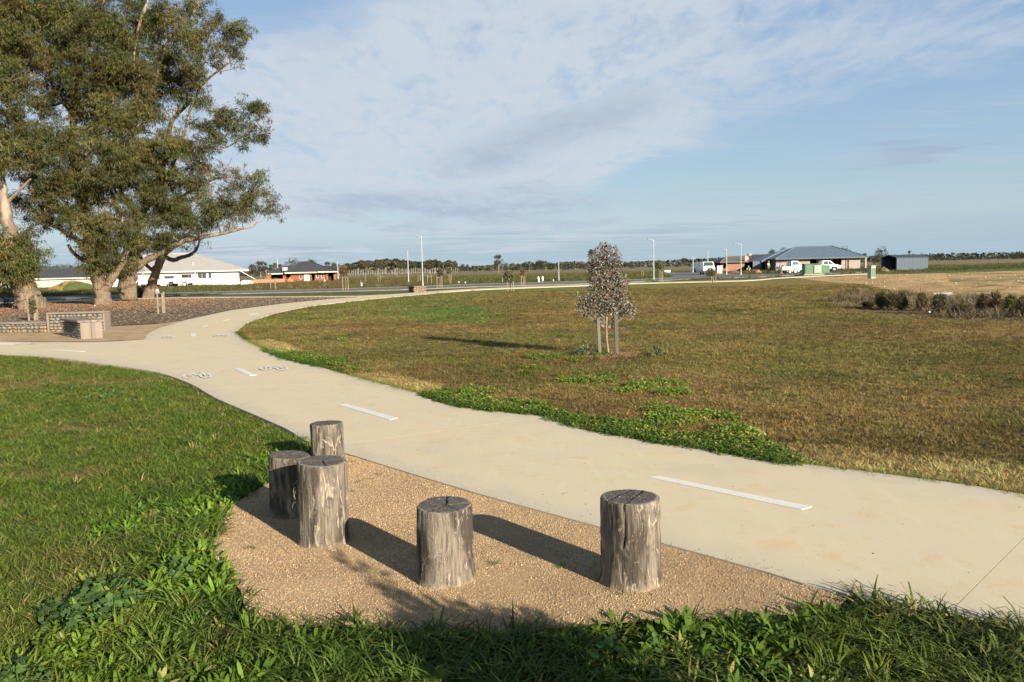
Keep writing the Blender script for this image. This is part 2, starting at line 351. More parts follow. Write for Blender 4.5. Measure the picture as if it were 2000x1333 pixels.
def cover(x, y):
    """natural ground colour at world x, y; also a green share (0..1) for the plants that grow there"""
    px, py = proj(x, y)
    behind = y < 2.0
    d = np.hypot(x, y)
    w = (fbm(x * 0.9, y * 0.9, 3) - 0.5); w2 = (fbm(x * 3.1, y * 3.1, 9) - 0.5); w3 = fbm(x * 0.22, y * 0.22, 21) - 0.5
    jx = px + w2 * 26 + w * 40; jy = py + w2 * np.clip(900 / d / 8, 1, 16) + w * np.clip(900 / d / 5, 2, 26)
    brown = np.stack([0.250 + w * 0.11 + w3 * 0.05, 0.178 + w * 0.07 + w3 * 0.05, 0.060 + w * 0.025], -1)
    olive = np.array([0.155, 0.155, 0.042]); green = np.array([0.070, 0.125, 0.024]); straw = np.array([0.52, 0.40, 0.17])
    soil = np.array([0.15, 0.10, 0.055])
    c = brown.copy(); g = np.zeros_like(x)
    def mixin(mask, col, k=1.0):
        nonlocal c
        mm = (mask * np.asarray(k))[..., None]; c = c * (1 - mm) + np.asarray(col) * mm
    # olive mottling over the brown lawn, stronger near the camera side
    mott = sst(w * 1.5 + w3 * 1.5 + w2 * 0.7, -0.14, 0.30)
    mixin(mott, olive, 0.75); g = g + mott * 0.35
    # left lawn
    leftlawn = np.zeros_like(x)
    ll = inpoly(px, py, [(p[0], p[1]) for p in NEAR_EDGE] + [(-900, 690), (-900, 3000), (3300, 3000), (3300, 1450)]) | (y < 2.6)
    leftlawn[ll] = 1
    lc = np.stack([0.105 + w * 0.08, 0.128 + w * 0.03, 0.032 + 0 * w], -1)
    mixin(leftlawn, lc); g = np.where(ll, 0.85, g)
    bare = sst(w * 1.3 + w2 * 0.9 + w3 * 0.5, 0.02, 0.26) * leftlawn * sst(seg_dist(px, py, [(1700, 1300), (1000, 1300), (480, 1250), (440, 1150), (400, 1060), (450, 950), (600, 870)]), 60, 330)
    mixin(bare, (0.19, 0.135, 0.07), 0.8); g = g - bare * 0.55
    for vi, P in enumerate(VERGE):
        mk = inpoly(jx, jy, P) & ~ll; mixin(mk * 1.0, np.array([0.120, 0.185, 0.034]), (0.32, 0.62)[vi] + 0.38 * sst(w + w2 * .4, -.12, .22)); g = np.where(mk, 0.9, g)
    for P in STRAW:
        mk = inpoly(jx, jy, P) & ~ll; mixin(mk * 1.0, straw, 0.75 + .5 * np.clip(w2, -.5, .5)); g = np.where(mk, 0.25, g)
    sc_ = np.clip(60.0 / np.maximum(py - 500, 20), 0.2, 2.0)
    for P in CLOVER:
        cy_ = np.mean([q[1] for q in P]); hh_ = (max(q[1] for q in P) - min(q[1] for q in P)) * 0.5
        ph = np.array(P, float)
        jj = inpoly(px + w2 * 60 + w * 90, py + w2 * hh_ * 0.9 + w * hh_ * 1.3, P) & ~ll
        edg_ = np.clip(1.25 - seg_dist(px, py, LAWN_EDGE) / 26.0, 0, 1)
        holes_ = fbm(x * 2.4, y * 2.4, 61) + fbm(x * 9, y * 9, 62) * 0.35
        dens_ = np.clip((0.62 - holes_) * 6 + 0.3 + edg_ * 1.9, 0, 1) * jj
        mixin(dens_, green * 0.85, 0.8); g = np.where(dens_ > 0.45, 1.0, np.where(jj, np.maximum(g, 0.62), g))
    for P in THIN:
        mk = inpoly(px + w2 * 60 + w * 90, py + w2 * 30 + w * 30, P) & ~ll; mixin(mk * 1.0, green, 0.45); g = np.where(mk, np.maximum(g, 0.7), g)
    # verge between path and road and the rough paddock beyond
    hz = 524 - (px - 1000) * 0.0227
    far = (~ll) & (y > 2)
    pathline = np.interp(px, [-400, 0, 330, 700, 830, 1030, 1240, 1470, 1700, 2600], [602, 591, 581, 578, 570, 560, 553, 547, 540, 515])
    bey = far & (py < pathline)
    gr = np.stack([0.105 + w * 0.05, 0.120 + w * 0.03, 0.036 + 0 * w], -1)
    mixin(bey * 1.0, gr)
    pad = far & (py < pathline - 12)
    ww = fbm(x * 0.05, y * 0.035, 33) - 0.5
    pcol = np.stack([0.140 + ww * 0.10 + w * 0.05, 0.128 + ww * 0.02 + w * 0.03, 0.048 + ww * 0.03], -1)
    mixin(pad * 1.0, pcol)
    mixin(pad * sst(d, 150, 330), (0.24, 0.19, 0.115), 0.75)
    mk = inpoly(jx, py + w * 3, DIRT) & far
    mixin(mk * 1.0, np.stack([0.46 + w * 0.20, 0.315 + w * 0.15, 0.150 + w * 0.08], -1)); g = np.where(mk, -1, g)
    mixin((mk & (px > 1850)) * sst(w + w3, 0.0, 0.3), (0.16, 0.15, 0.06), 0.8)
    mk = inpoly(jx, jy, SCRUB) & far
    mixin(mk * 1.0, np.stack([0.23 + w * 0.1, 0.17 + w * 0.07, 0.10 + w * 0.04], -1), 0.8)
    # under the trees
    c = np.clip(c, 0.012, 0.8)
    return c, g

# ------------------------------------------------------------------ ground sheet
def ground_z(x, y):
    d = np.hypot(x, y)
    z = -0.040 + (fbm(x * 0.8, y * 0.8, 5) - 0.5) * 0.018 * sst(d, 2, 8)
    px, py = proj(x, y)
    r = inpoly(px, py, DIRT) & (y > 2)
    z = z + np.where(r, (fbm(x * 0.30, y * 0.30, 8) - 0.30) * 0.50 * sst(seg_dist(px, py, DIRT, True), 0, 14), 0)
    m = inpoly(px, py, MULCH_PX) & (y > 2)
    return z
def build_ground():
    na, nr = 420, 430
    ang = np.concatenate([np.linspace(-math.pi, -0.85, 60, endpoint=False), np.linspace(-0.85, 0.85, na), np.linspace(0.85, math.pi, 60)[1:]])
    rad = np.concatenate([[0.0], np.geomspace(0.6, 2.4, 14, endpoint=False), np.geomspace(2.4, 320, nr), np.geomspace(340, 6000, 24)])
    A, R_ = np.meshgrid(ang, rad)
    x = R_ * np.sin(A); y = R_ * np.cos(A)
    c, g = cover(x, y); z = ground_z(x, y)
    z = np.where(R_ > 400, -0.04, z)
    v = np.stack([x, y, z], -1).reshape(-1, 3); n1 = len(ang)
    i = np.arange(len(rad) - 1)[:, None] * n1 + np.arange(n1 - 1)[None, :]
    f = np.stack([i, i + n1, i + n1 + 1, i + 1], -1).reshape(-1, 4)
    f = f[:, ::-1]
    mt, t, b = mat_nodes('ground_turf'); b.inputs['Roughness'].default_value = 0.95; b.inputs['Specular IOR Level'].default_value = 0.1
    a = N(t, 'ShaderNodeAttribute', attribute_name='cover'); tcn = N(t, 'ShaderNodeTexCoord'); v_ = tcn.outputs['Object']
    n1_ = noise(t, v_, 38, 5, 0.7); n2_ = noise(t, v_, 5, 5, 0.6); n3_ = noise(t, mapping(t, v_, (1, 0.45, 1)), 1.1, 4, 0.6)
    k = math_node(t, 'MULTIPLY', maprange(t, n1_, 0.3, 0.7, 0.62, 1.30), maprange(t, n2_, 0.3, 0.7, 0.80, 1.18))
    k = math_node(t, 'MULTIPLY', k, maprange(t, n3_, 0.3, 0.7, 0.86, 1.14))
    cc = mixc(t, 1.0, a.outputs['Color'], N(t, 'ShaderNodeCombineColor').outputs[0], 'MULTIPLY')
    comb = cc.node.inputs[7].links[0].from_node
    for q in range(3): L(t, k, comb.inputs[q])
    L(t, cc, b.inputs['Base Color'])
    bp = N(t, 'ShaderNodeBump'); bp.inputs['Strength'].default_value = 0.9; bp.inputs['Distance'].default_value = 0.03
    L(t, noise(t, v_, 16, 6, 0.75), bp.inputs['Height']); L(t, bp.outputs[0], b.inputs['Normal'])
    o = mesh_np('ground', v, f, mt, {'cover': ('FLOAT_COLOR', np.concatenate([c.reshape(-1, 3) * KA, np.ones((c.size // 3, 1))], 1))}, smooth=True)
    tag(o, kind='structure')
build_ground()

# ------------------------------------------------------------------ sheets: road, mulch, gravel, path
def sheet(name, pts, z, mat, step=None, thick=0.0):
    bm = bmesh.new(); vs = [bm.verts.new((p[0], p[1], z)) for p in pts]; f = bm.faces.new(vs)
    if f.normal.z < 0 or f.calc_area() < 0: f.normal_flip()
    bm.normal_update()
    if f.normal.z < 0: f.normal_flip()
    bmesh.ops.triangulate(bm, faces=bm.faces[:])
    if thick:
        r = bmesh.ops.extrude_face_region(bm, geom=bm.faces[:])
        bmesh.ops.translate(bm, vec=(0, 0, -thick), verts=[e for e in r['geom'] if isinstance(e, bmesh.types.BMVert)])
        bmesh.ops.recalc_face_normals(bm, faces=bm.faces)
    me = bpy.data.meshes.new(name); bm.to_mesh(me); bm.free(); me.materials.append(mat)
    o = bpy.data.objects.new(name, me); COL.objects.link(o); tag(o, kind='structure'); return o
m_asph = pm('asphalt', (0.155, 0.150, 0.142), (0.115, 0.112, 0.108), 1.2, 0.85, 0.3, 60, c3=(0.19, 0.18, 0.165))
sheet('road', ROAD_XY, 0.010, m_asph)
# pale concrete kerb along both sides of the road
m_kerb = pm('kerb_concrete', (0.26, 0.24, 0.20), (0.20, 0.185, 0.16), 2.0, 0.85)
def kerb(px, name='kerb', w=0.16, h=0.03):
    P = smooth_world(px, 2); mb = MB()
    for a, b in zip(P[:-1], P[1:]):
        d = (b - a).normalized(); s = Vector((-d.y, d.x, 0)) * w / 2
        vs = [a - s, a + s, b + s, b - s]
        mb.add([(p.x, p.y, -0.03) for p in vs] + [(p.x, p.y, h) for p in vs], [(4, 5, 6, 7), (0, 1, 5, 4), (2, 3, 7, 6), (1, 2, 6, 5), (3, 0, 4, 7)])
    return tag(mb.build(name, m_kerb), kind='structure')
kerb([(-400, 600), (0, 589.3), (330, 577.5), (480, 573.6), (620, 570.5), (780, 566.8), (930, 560.8), (1120, 555.6), (1240, 551.0), (1345, 545.6)])
kerb([(-400, 594), (0, 583), (330, 573), (480, 569), (620, 565.8), (780, 561.2), (930, 555.4), (1120, 550.2), (1245, 546.2), (1300, 543.4), (1316, 541.8), (1306, 539), (1296, 534.5)], w=0.14, h=0.03)
kerb([(1400, 543.5), (1480, 541.5), (1560, 537.5), (1700, 532)]); kerb([(1430, 535.3), (1470, 536.5), (1500, 535.6), (1560, 533.5)])

m_mulch = pm('mulch_soil', (0.130, 0.092, 0.055), (0.075, 0.054, 0.034), 3.0, 0.95, 1.0, 30, c3=(0.16, 0.10, 0.06), s3=0.25, bdist=0.03)
sheet('mulch_bed', MULCH_XY, 0.004, m_mulch)
m_gravel = pm('granitic_sand', (0.45, 0.325, 0.18), (0.34, 0.24, 0.13), 2.0, 0.95, 1.0, 140, c3=(0.52, 0.35, 0.19), bdist=0.006)
sheet('gravel_patch', GRAVEL_XY, -0.012, m_gravel)
sheet('gravel_apron', BENCH_XY, 0.008, m_gravel)

# concrete path: bedding + separate slabs with open joints
mt, t, b = mat_nodes('path_concrete'); b.inputs['Roughness'].default_value = 0.82; b.inputs['Specular IOR Level'].default_value = 0.25
tcn = N(t, 'ShaderNodeTexCoord'); v_ = tcn.outputs['Object']
n_big = noise(t, v_, 0.55, 5, 0.6, 0.3); n_mid = noise(t, v_, 3.2, 6, 0.65, 0.4); n_fine = noise(t, v_, 90, 3, 0.7)
c = mixc(t, maprange(t, n_big, 0.3, 0.72), (0.560, 0.470, 0.312), (0.530, 0.455, 0.322))
c = mixc(t, math_node(t, 'MULTIPLY', maprange(t, n_mid, 0.48, 0.74), 0.60), c, (0.52, 0.375, 0.20))
rust = math_node(t, 'MULTIPLY', maprange(t, noise(t, v_, 1.7, 3, 0.5, 1.0), 0.60, 0.72), maprange(t, noise(t, v_, 9, 4, 0.6), 0.42, 0.66))
c = mixc(t, math_node(t, 'MULTIPLY', rust, 0.62), c, (0.50, 0.29, 0.12))
grey = maprange(t, noise(t, mapping(t, v_, (1, 1, 1), loc=(9, 3, 0)), 1.1, 5, 0.6), 0.52, 0.70)
c = mixc(t, math_node(t, 'MULTIPLY', grey, 0.30), c, (0.40, 0.36, 0.29))
strk = noise(t, mapping(t, v_, (7.0, 0.9, 1), rot=(0, 0, 0.9)), 1.6, 5, 0.65)
c = mixc(t, math_node(t, 'MULTIPLY', maprange(t, strk, 0.50, 0.75), 0.35), c, (0.62, 0.54, 0.40))
spk = maprange(t, noise(t, v_, 26, 2, 0.5), 0.70, 0.76)
c = mixc(t, math_node(t, 'MULTIPLY', spk, 0.35), c, (0.16, 0.11, 0.07))
c = mixc(t, math_node(t, 'MULTIPLY', maprange(t, n_fine, 0.3, 0.7), 0.18), c, (0.33, 0.28, 0.20))
edge = N(t, 'ShaderNodeAttribute', attribute_name='edge')
c = mixc(t, math_node(t, 'MULTIPLY', maprange(t, math_node(t, 'ADD', edge.outputs['Fac'], math_node(t, 'MULTIPLY', math_node(t, 'SUBTRACT', n_mid, 0.5), 0.8)), 0.35, 1.0), 0.42), c, (0.38, 0.36, 0.30))
L(t, c, b.inputs['Base Color'])
bp = N(t, 'ShaderNodeBump'); bp.inputs['Strength'].default_value = 0.35; bp.inputs['Distance'].default_value = 0.004
hgt = math_node(t, 'ADD', noise(t, mapping(t, v_, (3.0, 24.0, 1), rot=(0, 0, 0.35)), 6, 4, 0.6), math_node(t, 'MULTIPLY', n_fine, 0.7))
L(t, hgt, bp.inputs['Height']); L(t, bp.outputs[0], b.inputs['Normal'])
m_path = mt
m_bed = pm('path_bedding', (0.10, 0.08, 0.06))
path = sheet('path', PATH_XY, -0.020, m_bed)
def build_slabs():
    bm = bmesh.new(); vs = [bm.verts.new((p[0], p[1], 0)) for p in PATH_XY]; f = bm.faces.new(vs); bm.normal_update()
    if f.normal.z < 0: f.normal_flip()
    bmesh.ops.triangulate(bm, faces=bm.faces[:])
    pieces = [bm]
    joints = [((1862, 1188), (2000, 1050), None), ((480, 756), (840, 739), None), ((640, 872), (1060, 815), 0.0010)]
    for a, b_, gap_ in joints:
        A, B = G(*a), G(*b_); d = (B - A).normalized(); n = Vector((-d.y, d.x, 0)); nxt = []
        for q in pieces:
            for sgn in (1, -1):
                r = q.copy()
                bmesh.ops.bisect_plane(r, geom=r.verts[:] + r.edges[:] + r.faces[:], plane_co=A + n * sgn * (gap_ or 0.0022), plane_no=n * sgn, clear_inner=True)
                if len(r.faces): nxt.append(r)
                else: r.free()
            q.free()
        pieces = nxt
    for q in pieces:
        bmesh.ops.triangulate(q, faces=q.faces[:])
        for e_ in range(2):
            bmesh.ops.subdivide_edges(q, edges=[e for e in q.edges if e.calc_length() > 0.8], cuts=1, use_grid_fill=False)
            bmesh.ops.triangulate(q, faces=q.faces[:])
        r = bmesh.ops.extrude_face_region(q, geom=q.faces[:])
        bmesh.ops.translate(q, vec=(0, 0, -0.09), verts=[e for e in r['geom'] if isinstance(e, bmesh.types.BMVert)])
        bmesh.ops.recalc_face_normals(q, faces=q.faces)
        me = bpy.data.meshes.new('slab'); q.to_mesh(me); q.free(); me.materials.append(m_path)
        co = np.zeros(len(me.vertices) * 3, np.float32); me.vertices.foreach_get('co', co); co = co.reshape(-1, 3)
        d = seg_dist(co[:, 0], co[:, 1], PATH_XY, True)
        at = me.attributes.new('edge', 'FLOAT', 'POINT'); at.data.foreach_set('value', (1 - sst(d, 0.0, 0.35)).astype(np.float32))
        o = bpy.data.objects.new('slab', me); COL.objects.link(o); o.parent = path
build_slabs()
# painted markings, slightly worn thermoplastic 3 mm proud of the concrete
mt, t, b = mat_nodes('path_paint'); b.inputs['Roughness'].default_value = 0.6
tcn = N(t, 'ShaderNodeTexCoord'); v_ = tcn.outputs['Object']
wear = maprange(t, noise(t, v_, 30, 5, 0.75), 0.54, 0.68)
L(t, mixc(t, math_node(t, 'MULTIPLY', wear, 0.85), mixc(t, noise(t, v_, 4), (0.66, 0.64, 0.58), (0.58, 0.55, 0.48)), (0.5, 0.42, 0.3)), b.inputs['Base Color'])
m_paint = mt
def quadpx(name, pts, z=0.004):
    me = bpy.data.meshes.new(name); P = [G(a, c_, z) for a, c_ in pts]
    n = len(P); vs = [p.to_tuple() for p in P] + [(p.x, p.y, 0.0005) for p in P]
    me.from_pydata(vs, [], [tuple(range(n))] + [(i, n + i, n + (i + 1) % n, (i + 1) % n) for i in range(n)])
    bm = bmesh.new(); bm.from_mesh(me); bmesh.ops.recalc_face_normals(bm, faces=bm.faces); bm.to_mesh(me); bm.free()
    me.materials.append(m_paint); o = bpy.data.objects.new(name, me); COL.objects.link(o); o.parent = path; return o
for q in ([(1266, 932), (1288, 929.5), (1586, 989.5), (1566, 995.5)], [(659, 790), (676, 788.5), (777, 816.5), (761, 820.5)],
          [(456, 719.5), (470, 719), (502, 732.5), (487, 734)], [(372, 651), (382, 651), (383, 656.5), (373, 656.5)],
          [(393, 639), (404, 635), (407, 635.6), (396, 639.8)], [(433, 627), (448, 622.8), (452, 623.4), (437, 627.8)], [(485, 614.5), (502, 611.4), (505, 611.9), (488, 615.2)],
          [(100, 683.6), (112, 683.2), (168, 686), (158, 687.3)], [(0, 670.6), (30, 670.2), (60, 671.3), (30, 672.3), (0, 672.3)]):
    quadpx('line_marking', q)
def bicycle(px, py, sx, sy, flip=1):
    """painted bicycle symbol lying on the path, drawn as ribbons around its centre"""
    c = G(px, py); ex = (G(px + sx, py) - c); ey = (G(px, py - sy) - c)
    mb = MB(); lift = [0.004]
    def P(u, v): p = c + ex * u * flip + ey * v; return p
    def rib(a, b_, w=0.026):
        d = (b_ - a); 
        if d.length < 1e-6: return
        s = Vector((-d.y, d.x, 0)).normalized() * w / 2 * 1.5
        lift[0] += 0.0004; mb.add([(p.x, p.y, lift[0]) for p in (a - s, b_ - s, b_ + s, a + s)], [(0, 1, 2, 3)])
    for wx in (-0.55, 0.55):
        pts = [P(wx + 0.34 * math.cos(k * math.pi / 6), -0.25 + 0.55 * math.sin(k * math.pi / 6)) for k in range(13)]
        for a, b_ in zip(pts[:-1], pts[1:]): rib(a, b_)
    fr = [(-0.55, -0.25), (-0.3, 0.45), (0.35, 0.45), (0.0, -0.2), (-0.3, 0.45)]
    for a, b_ in zip(fr[:-1], fr[1:]): rib(P(*a), P(*b_))
    rib(P(-0.55, -0.25), P(0.0, -0.2)); rib(P(0.55, -0.25), P(0.33, 0.8)); rib(P(0.33, 0.8), P(0.15, 0.85)); rib(P(-0.42, 0.6), P(-0.2, 0.6))
    mb.build('bicycle_symbol', m_paint, path, recalc=False)
bicycle(385, 734, 30, 6.5); bicycle(535, 719, 30, 6.0, -1); bicycle(325, 658.5, 15, 3); bicycle(432, 656, 16, 3, -1); bicycle(50, 671.5, 22, 2.4)

# ------------------------------------------------------------------ instanced plants and stones
def gn_group(coll):
    g = bpy.data.node_groups.new('scatter_' + coll.name, 'GeometryNodeTree')
    g.interface.new_socket('Geometry', in_out='INPUT', socket_type='NodeSocketGeometry')
    g.interface.new_socket('Geometry', in_out='OUTPUT', socket_type='NodeSocketGeometry')
    gi = g.nodes.new('NodeGroupInput'); go = g.nodes.new('NodeGroupOutput')
    ip = g.nodes.new('GeometryNodeInstanceOnPoints'); ci = g.nodes.new('GeometryNodeCollectionInfo')
    ci.inputs['Collection'].default_value = coll; ci.inputs['Separate Children'].default_value = True; ci.inputs['Reset Children'].default_value = True
    ip.inputs['Pick Instance'].default_value = True
    def attr(name, typ):
        n = g.nodes.new('GeometryNodeInputNamedAttribute'); n.data_type = typ; n.inputs[0].default_value = name; return n.outputs[0]
    L(g, gi.outputs[0], ip.inputs['Points']); L(g, ci.outputs[0], ip.inputs['Instance'])
    L(g, attr('idx', 'INT'), ip.inputs['Instance Index']); L(g, attr('rot', 'FLOAT_VECTOR'), ip.inputs['Rotation'])
    L(g, attr('scl', 'FLOAT_VECTOR'), ip.inputs['Scale']); L(g, ip.outputs[0], go.inputs[0])
    return g
def scatter(name, coll, pos, rot, scl, idx, tint, parent=None):
    n = len(pos)
    if np.ndim(scl) == 1: scl = np.stack([scl] * 3, -1)
    o = mesh_np(name, pos, np.zeros((0, 4)), None, {'rot': ('FLOAT_VECTOR', rot), 'scl': ('FLOAT_VECTOR', scl), 'idx': ('INT', idx),
                'tint': ('FLOAT_COLOR', np.concatenate([np.asarray(tint) * KA, np.ones((n, 1))], 1))}, parent=parent)
    md = o.modifiers.new('scatter', 'NODES'); md.node_group = gn_group(coll)
    return tag(o, kind='stuff')
def proto_coll(name, meshes):
    c = bpy.data.collections.new(name)
    for i, (v, f, mt) in enumerate(meshes):
        c.objects.link(mesh_np('%s_%02d' % (name, i), v, f, mt, link=False))
    return c
def blades(n, h, spread, w, droop, seed, up=0.4, segs=3):
    """tuft of curved, tapering blades -> quads"""
    r = np.random.default_rng(seed); V = []; Fc = []
    for i in range(n):
        a = r.uniform(0, 2 * math.pi); rr = spread * math.sqrt(r.uniform(0, 1)) * 0.5
        p = np.array([rr * math.cos(a + r.normal() * .5), rr * math.sin(a + r.normal() * .5), 0.0]); hh = h * r.uniform(0.55, 1.15)
        lean = r.uniform(0.1, 1.0) * up; dirn = np.array([math.cos(a), math.sin(a), 0])
        side = np.array([-math.sin(a + r.normal() * .7), math.cos(a + r.normal() * .7), 0]); ww = w * r.uniform(0.6, 1.3)
        b0 = len(V)
        for k in range(segs + 1):
            t_ = k / segs; th = lean + droop * t_ * r.uniform(0.7, 1.3)
            if k: p = p + (dirn * math.sin(th) + np.array([0, 0, 1]) * math.cos(th)) * hh / segs
            wk = ww * (1 - t_ ** 1.8) * 0.5 + 0.0004
            V.append(p - side * wk); V.append(p + side * wk)
        for k in range(segs): Fc.append((b0 + 2 * k, b0 + 2 * k + 1, b0 + 2 * k + 3, b0 + 2 * k + 2))
    return np.array(V), np.array(Fc)
def leaves(n, h, spread, ll, lw, seed, flat=0.3, lobes=0, segs=4):
    """broad leaves on short invisible-thin stems; lobes>0 makes round (clover, mallow) leaves as fans of quads"""
    r = np.random.default_rng(seed); V = []; Fc = []
    for i in range(n):
        a = r.uniform(0, 2 * math.pi); rr = spread * math.sqrt(r.uniform(0, 1)) * 0.5
        base = np.array([rr * math.cos(a), rr * math.sin(a), h * r.uniform(0.35, 1.05) * (1 - 0.35 * (rr / (spread * .5 + 1e-6)) ** 2)])
        # stem
        foot = np.array([base[0] * 0.5, base[1] * 0.5, 0]); sw = np.array([-math.sin(a), math.cos(a), 0]) * 0.0012
        b0 = len(V); V += [foot - sw, foot + sw, base + sw, base - sw]; Fc.append((b0, b0 + 1, b0 + 2, b0 + 3))
        tilt = r.normal() * flat; tilt2 = r.normal() * flat
        ex = np.array([math.cos(a), math.sin(a), tilt]); ey = np.array([-math.sin(a), math.cos(a), tilt2]); ex /= np.linalg.norm(ex); ey /= np.linalg.norm(ey)
        nn = np.cross(ex, ey); s = r.uniform(0.65, 1.25)
        if lobes:
            b0 = len(V); R0 = lw * 0.5 * s; V.append(base); K = lobes * 2
            for k in range(K + 1):
                t_ = 2 * math.pi * k / K + 0.4; rad = R0 * (1.0 if k % 2 == 0 else 0.78)
                V.append(base + (ex * math.cos(t_) + ey * math.sin(t_)) * rad + nn * R0 * (0.18 if k % 2 == 0 else 0.02))
            for k in range(0, K, 2): Fc.append((b0, b0 + 1 + k, b0 + 2 + k, b0 + 3 + k))
        else:
            b0 = len(V)
            for k in range(segs + 1):
                t_ = k / segs; wk = lw * s * 0.5 * math.sin(math.pi * min(1, 0.12 + 0.88 * t_)) ** 0.7 if k < segs else 0.0005
                p = base * np.array([1, 1, 0.3]) + ex * ll * s * t_ + np.array([0, 0, 1]) * (h * 0.7 * math.sin(t_ * 2.2))
                V.append(p - ey * wk); V.append(p + ey * wk)
            for k in range(segs): Fc.append((b0 + 2 * k, b0 + 2 * k + 1, b0 + 2 * k + 3, b0 + 2 * k + 2))
    return np.array(V), np.array(Fc)
m_gr = leafmat('grass_blade', (1.05, 0.98, 0.9), (0.48, 0.56, 0.50), 'tint', 0.20, 0.6, 0.2)
m_wl = leafmat('weed_leaf', (1.0, 1.0, 0.9), (0.62, 0.70, 0.62), 'tint', 0.16, 0.65, 0.15)
c_short = proto_coll('short_turf', [(*blades(16, 0.030, 0.085, 0.0045, 0.9, k, 1.0, 2), m_gr) for k in range(5)])
c_mid = proto_coll('meadow_tuft', [(*blades(18, 0.075, 0.10, 0.0050, 1.0, 20 + k, 0.8, 3), m_gr) for k in range(5)])
c_long = proto_coll('long_tuft', [(*blades(22, 0.15, 0.09, 0.0085, 1.5, 40 + k, 0.7, 4), m_gr) for k in range(5)] + [(*leaves(14, 0.034, 0.05, 0.072, 0.016, 60 + k, 0.35), m_wl) for k in range(4)])
c_clov = proto_coll('clover_tuft', [(*leaves(26, 0.060, 0.15, 0, 0.019, 70 + k, 0.45, lobes=4), m_wl) for k in range(4)])
c_mall = proto_coll('mallow_tuft', [(*leaves(9, 0.09, 0.20, 0, 0.062, 80 + k, 0.60, lobes=6), m_wl) for k in range(3)])

def rand_pts(n, x0, x1, y0, y1, rng):
    return rng.uniform(x0, x1, n), rng.uniform(y0, y1, n)
path_np = PATH_XY
def clear_of(x, y, grow=0.0, gravel=True):
    m_ = ~inpoly(x, y, PATH_XY)
    if gravel: m_ &= ~inpoly(x, y, GRAVEL_XY)
    m_ &= ~inpoly(x, y, BENCH_XY) & ~inpoly(x, y, MULCH_XY) & ~inpoly(x, y, ROAD_XY)
    return m_
def rots(n, rng, tilt=0.18): return np.stack([rng.normal(0, tilt, n), rng.normal(0, tilt, n), rng.uniform(0, 6.283, n)], -1)
BOLL = [(-1.60, 6.90), (-1.53, 5.46), (-1.17, 4.88), (-0.38, 4.21), (0.59, 4.12)]
def not_boll(x, y, r=0.16):
    m_ = np.ones(x.shape, bool)
    for a, b_ in BOLL: m_ &= np.hypot(x - a, y - b_) > r
    return m_
LN = [G(a, b_) for a, b_ in NEAR_EDGE]; near_xy = [(p.x, p.y) for p in LN]
def is_left(x, y):
    px, py = proj(x, y)
    return inpoly(px, py, [(p[0], p[1]) for p in NEAR_EDGE] + [(-900, 690), (-900, 3000), (3300, 3000), (3300, 1450)]) | (y < 2.6)

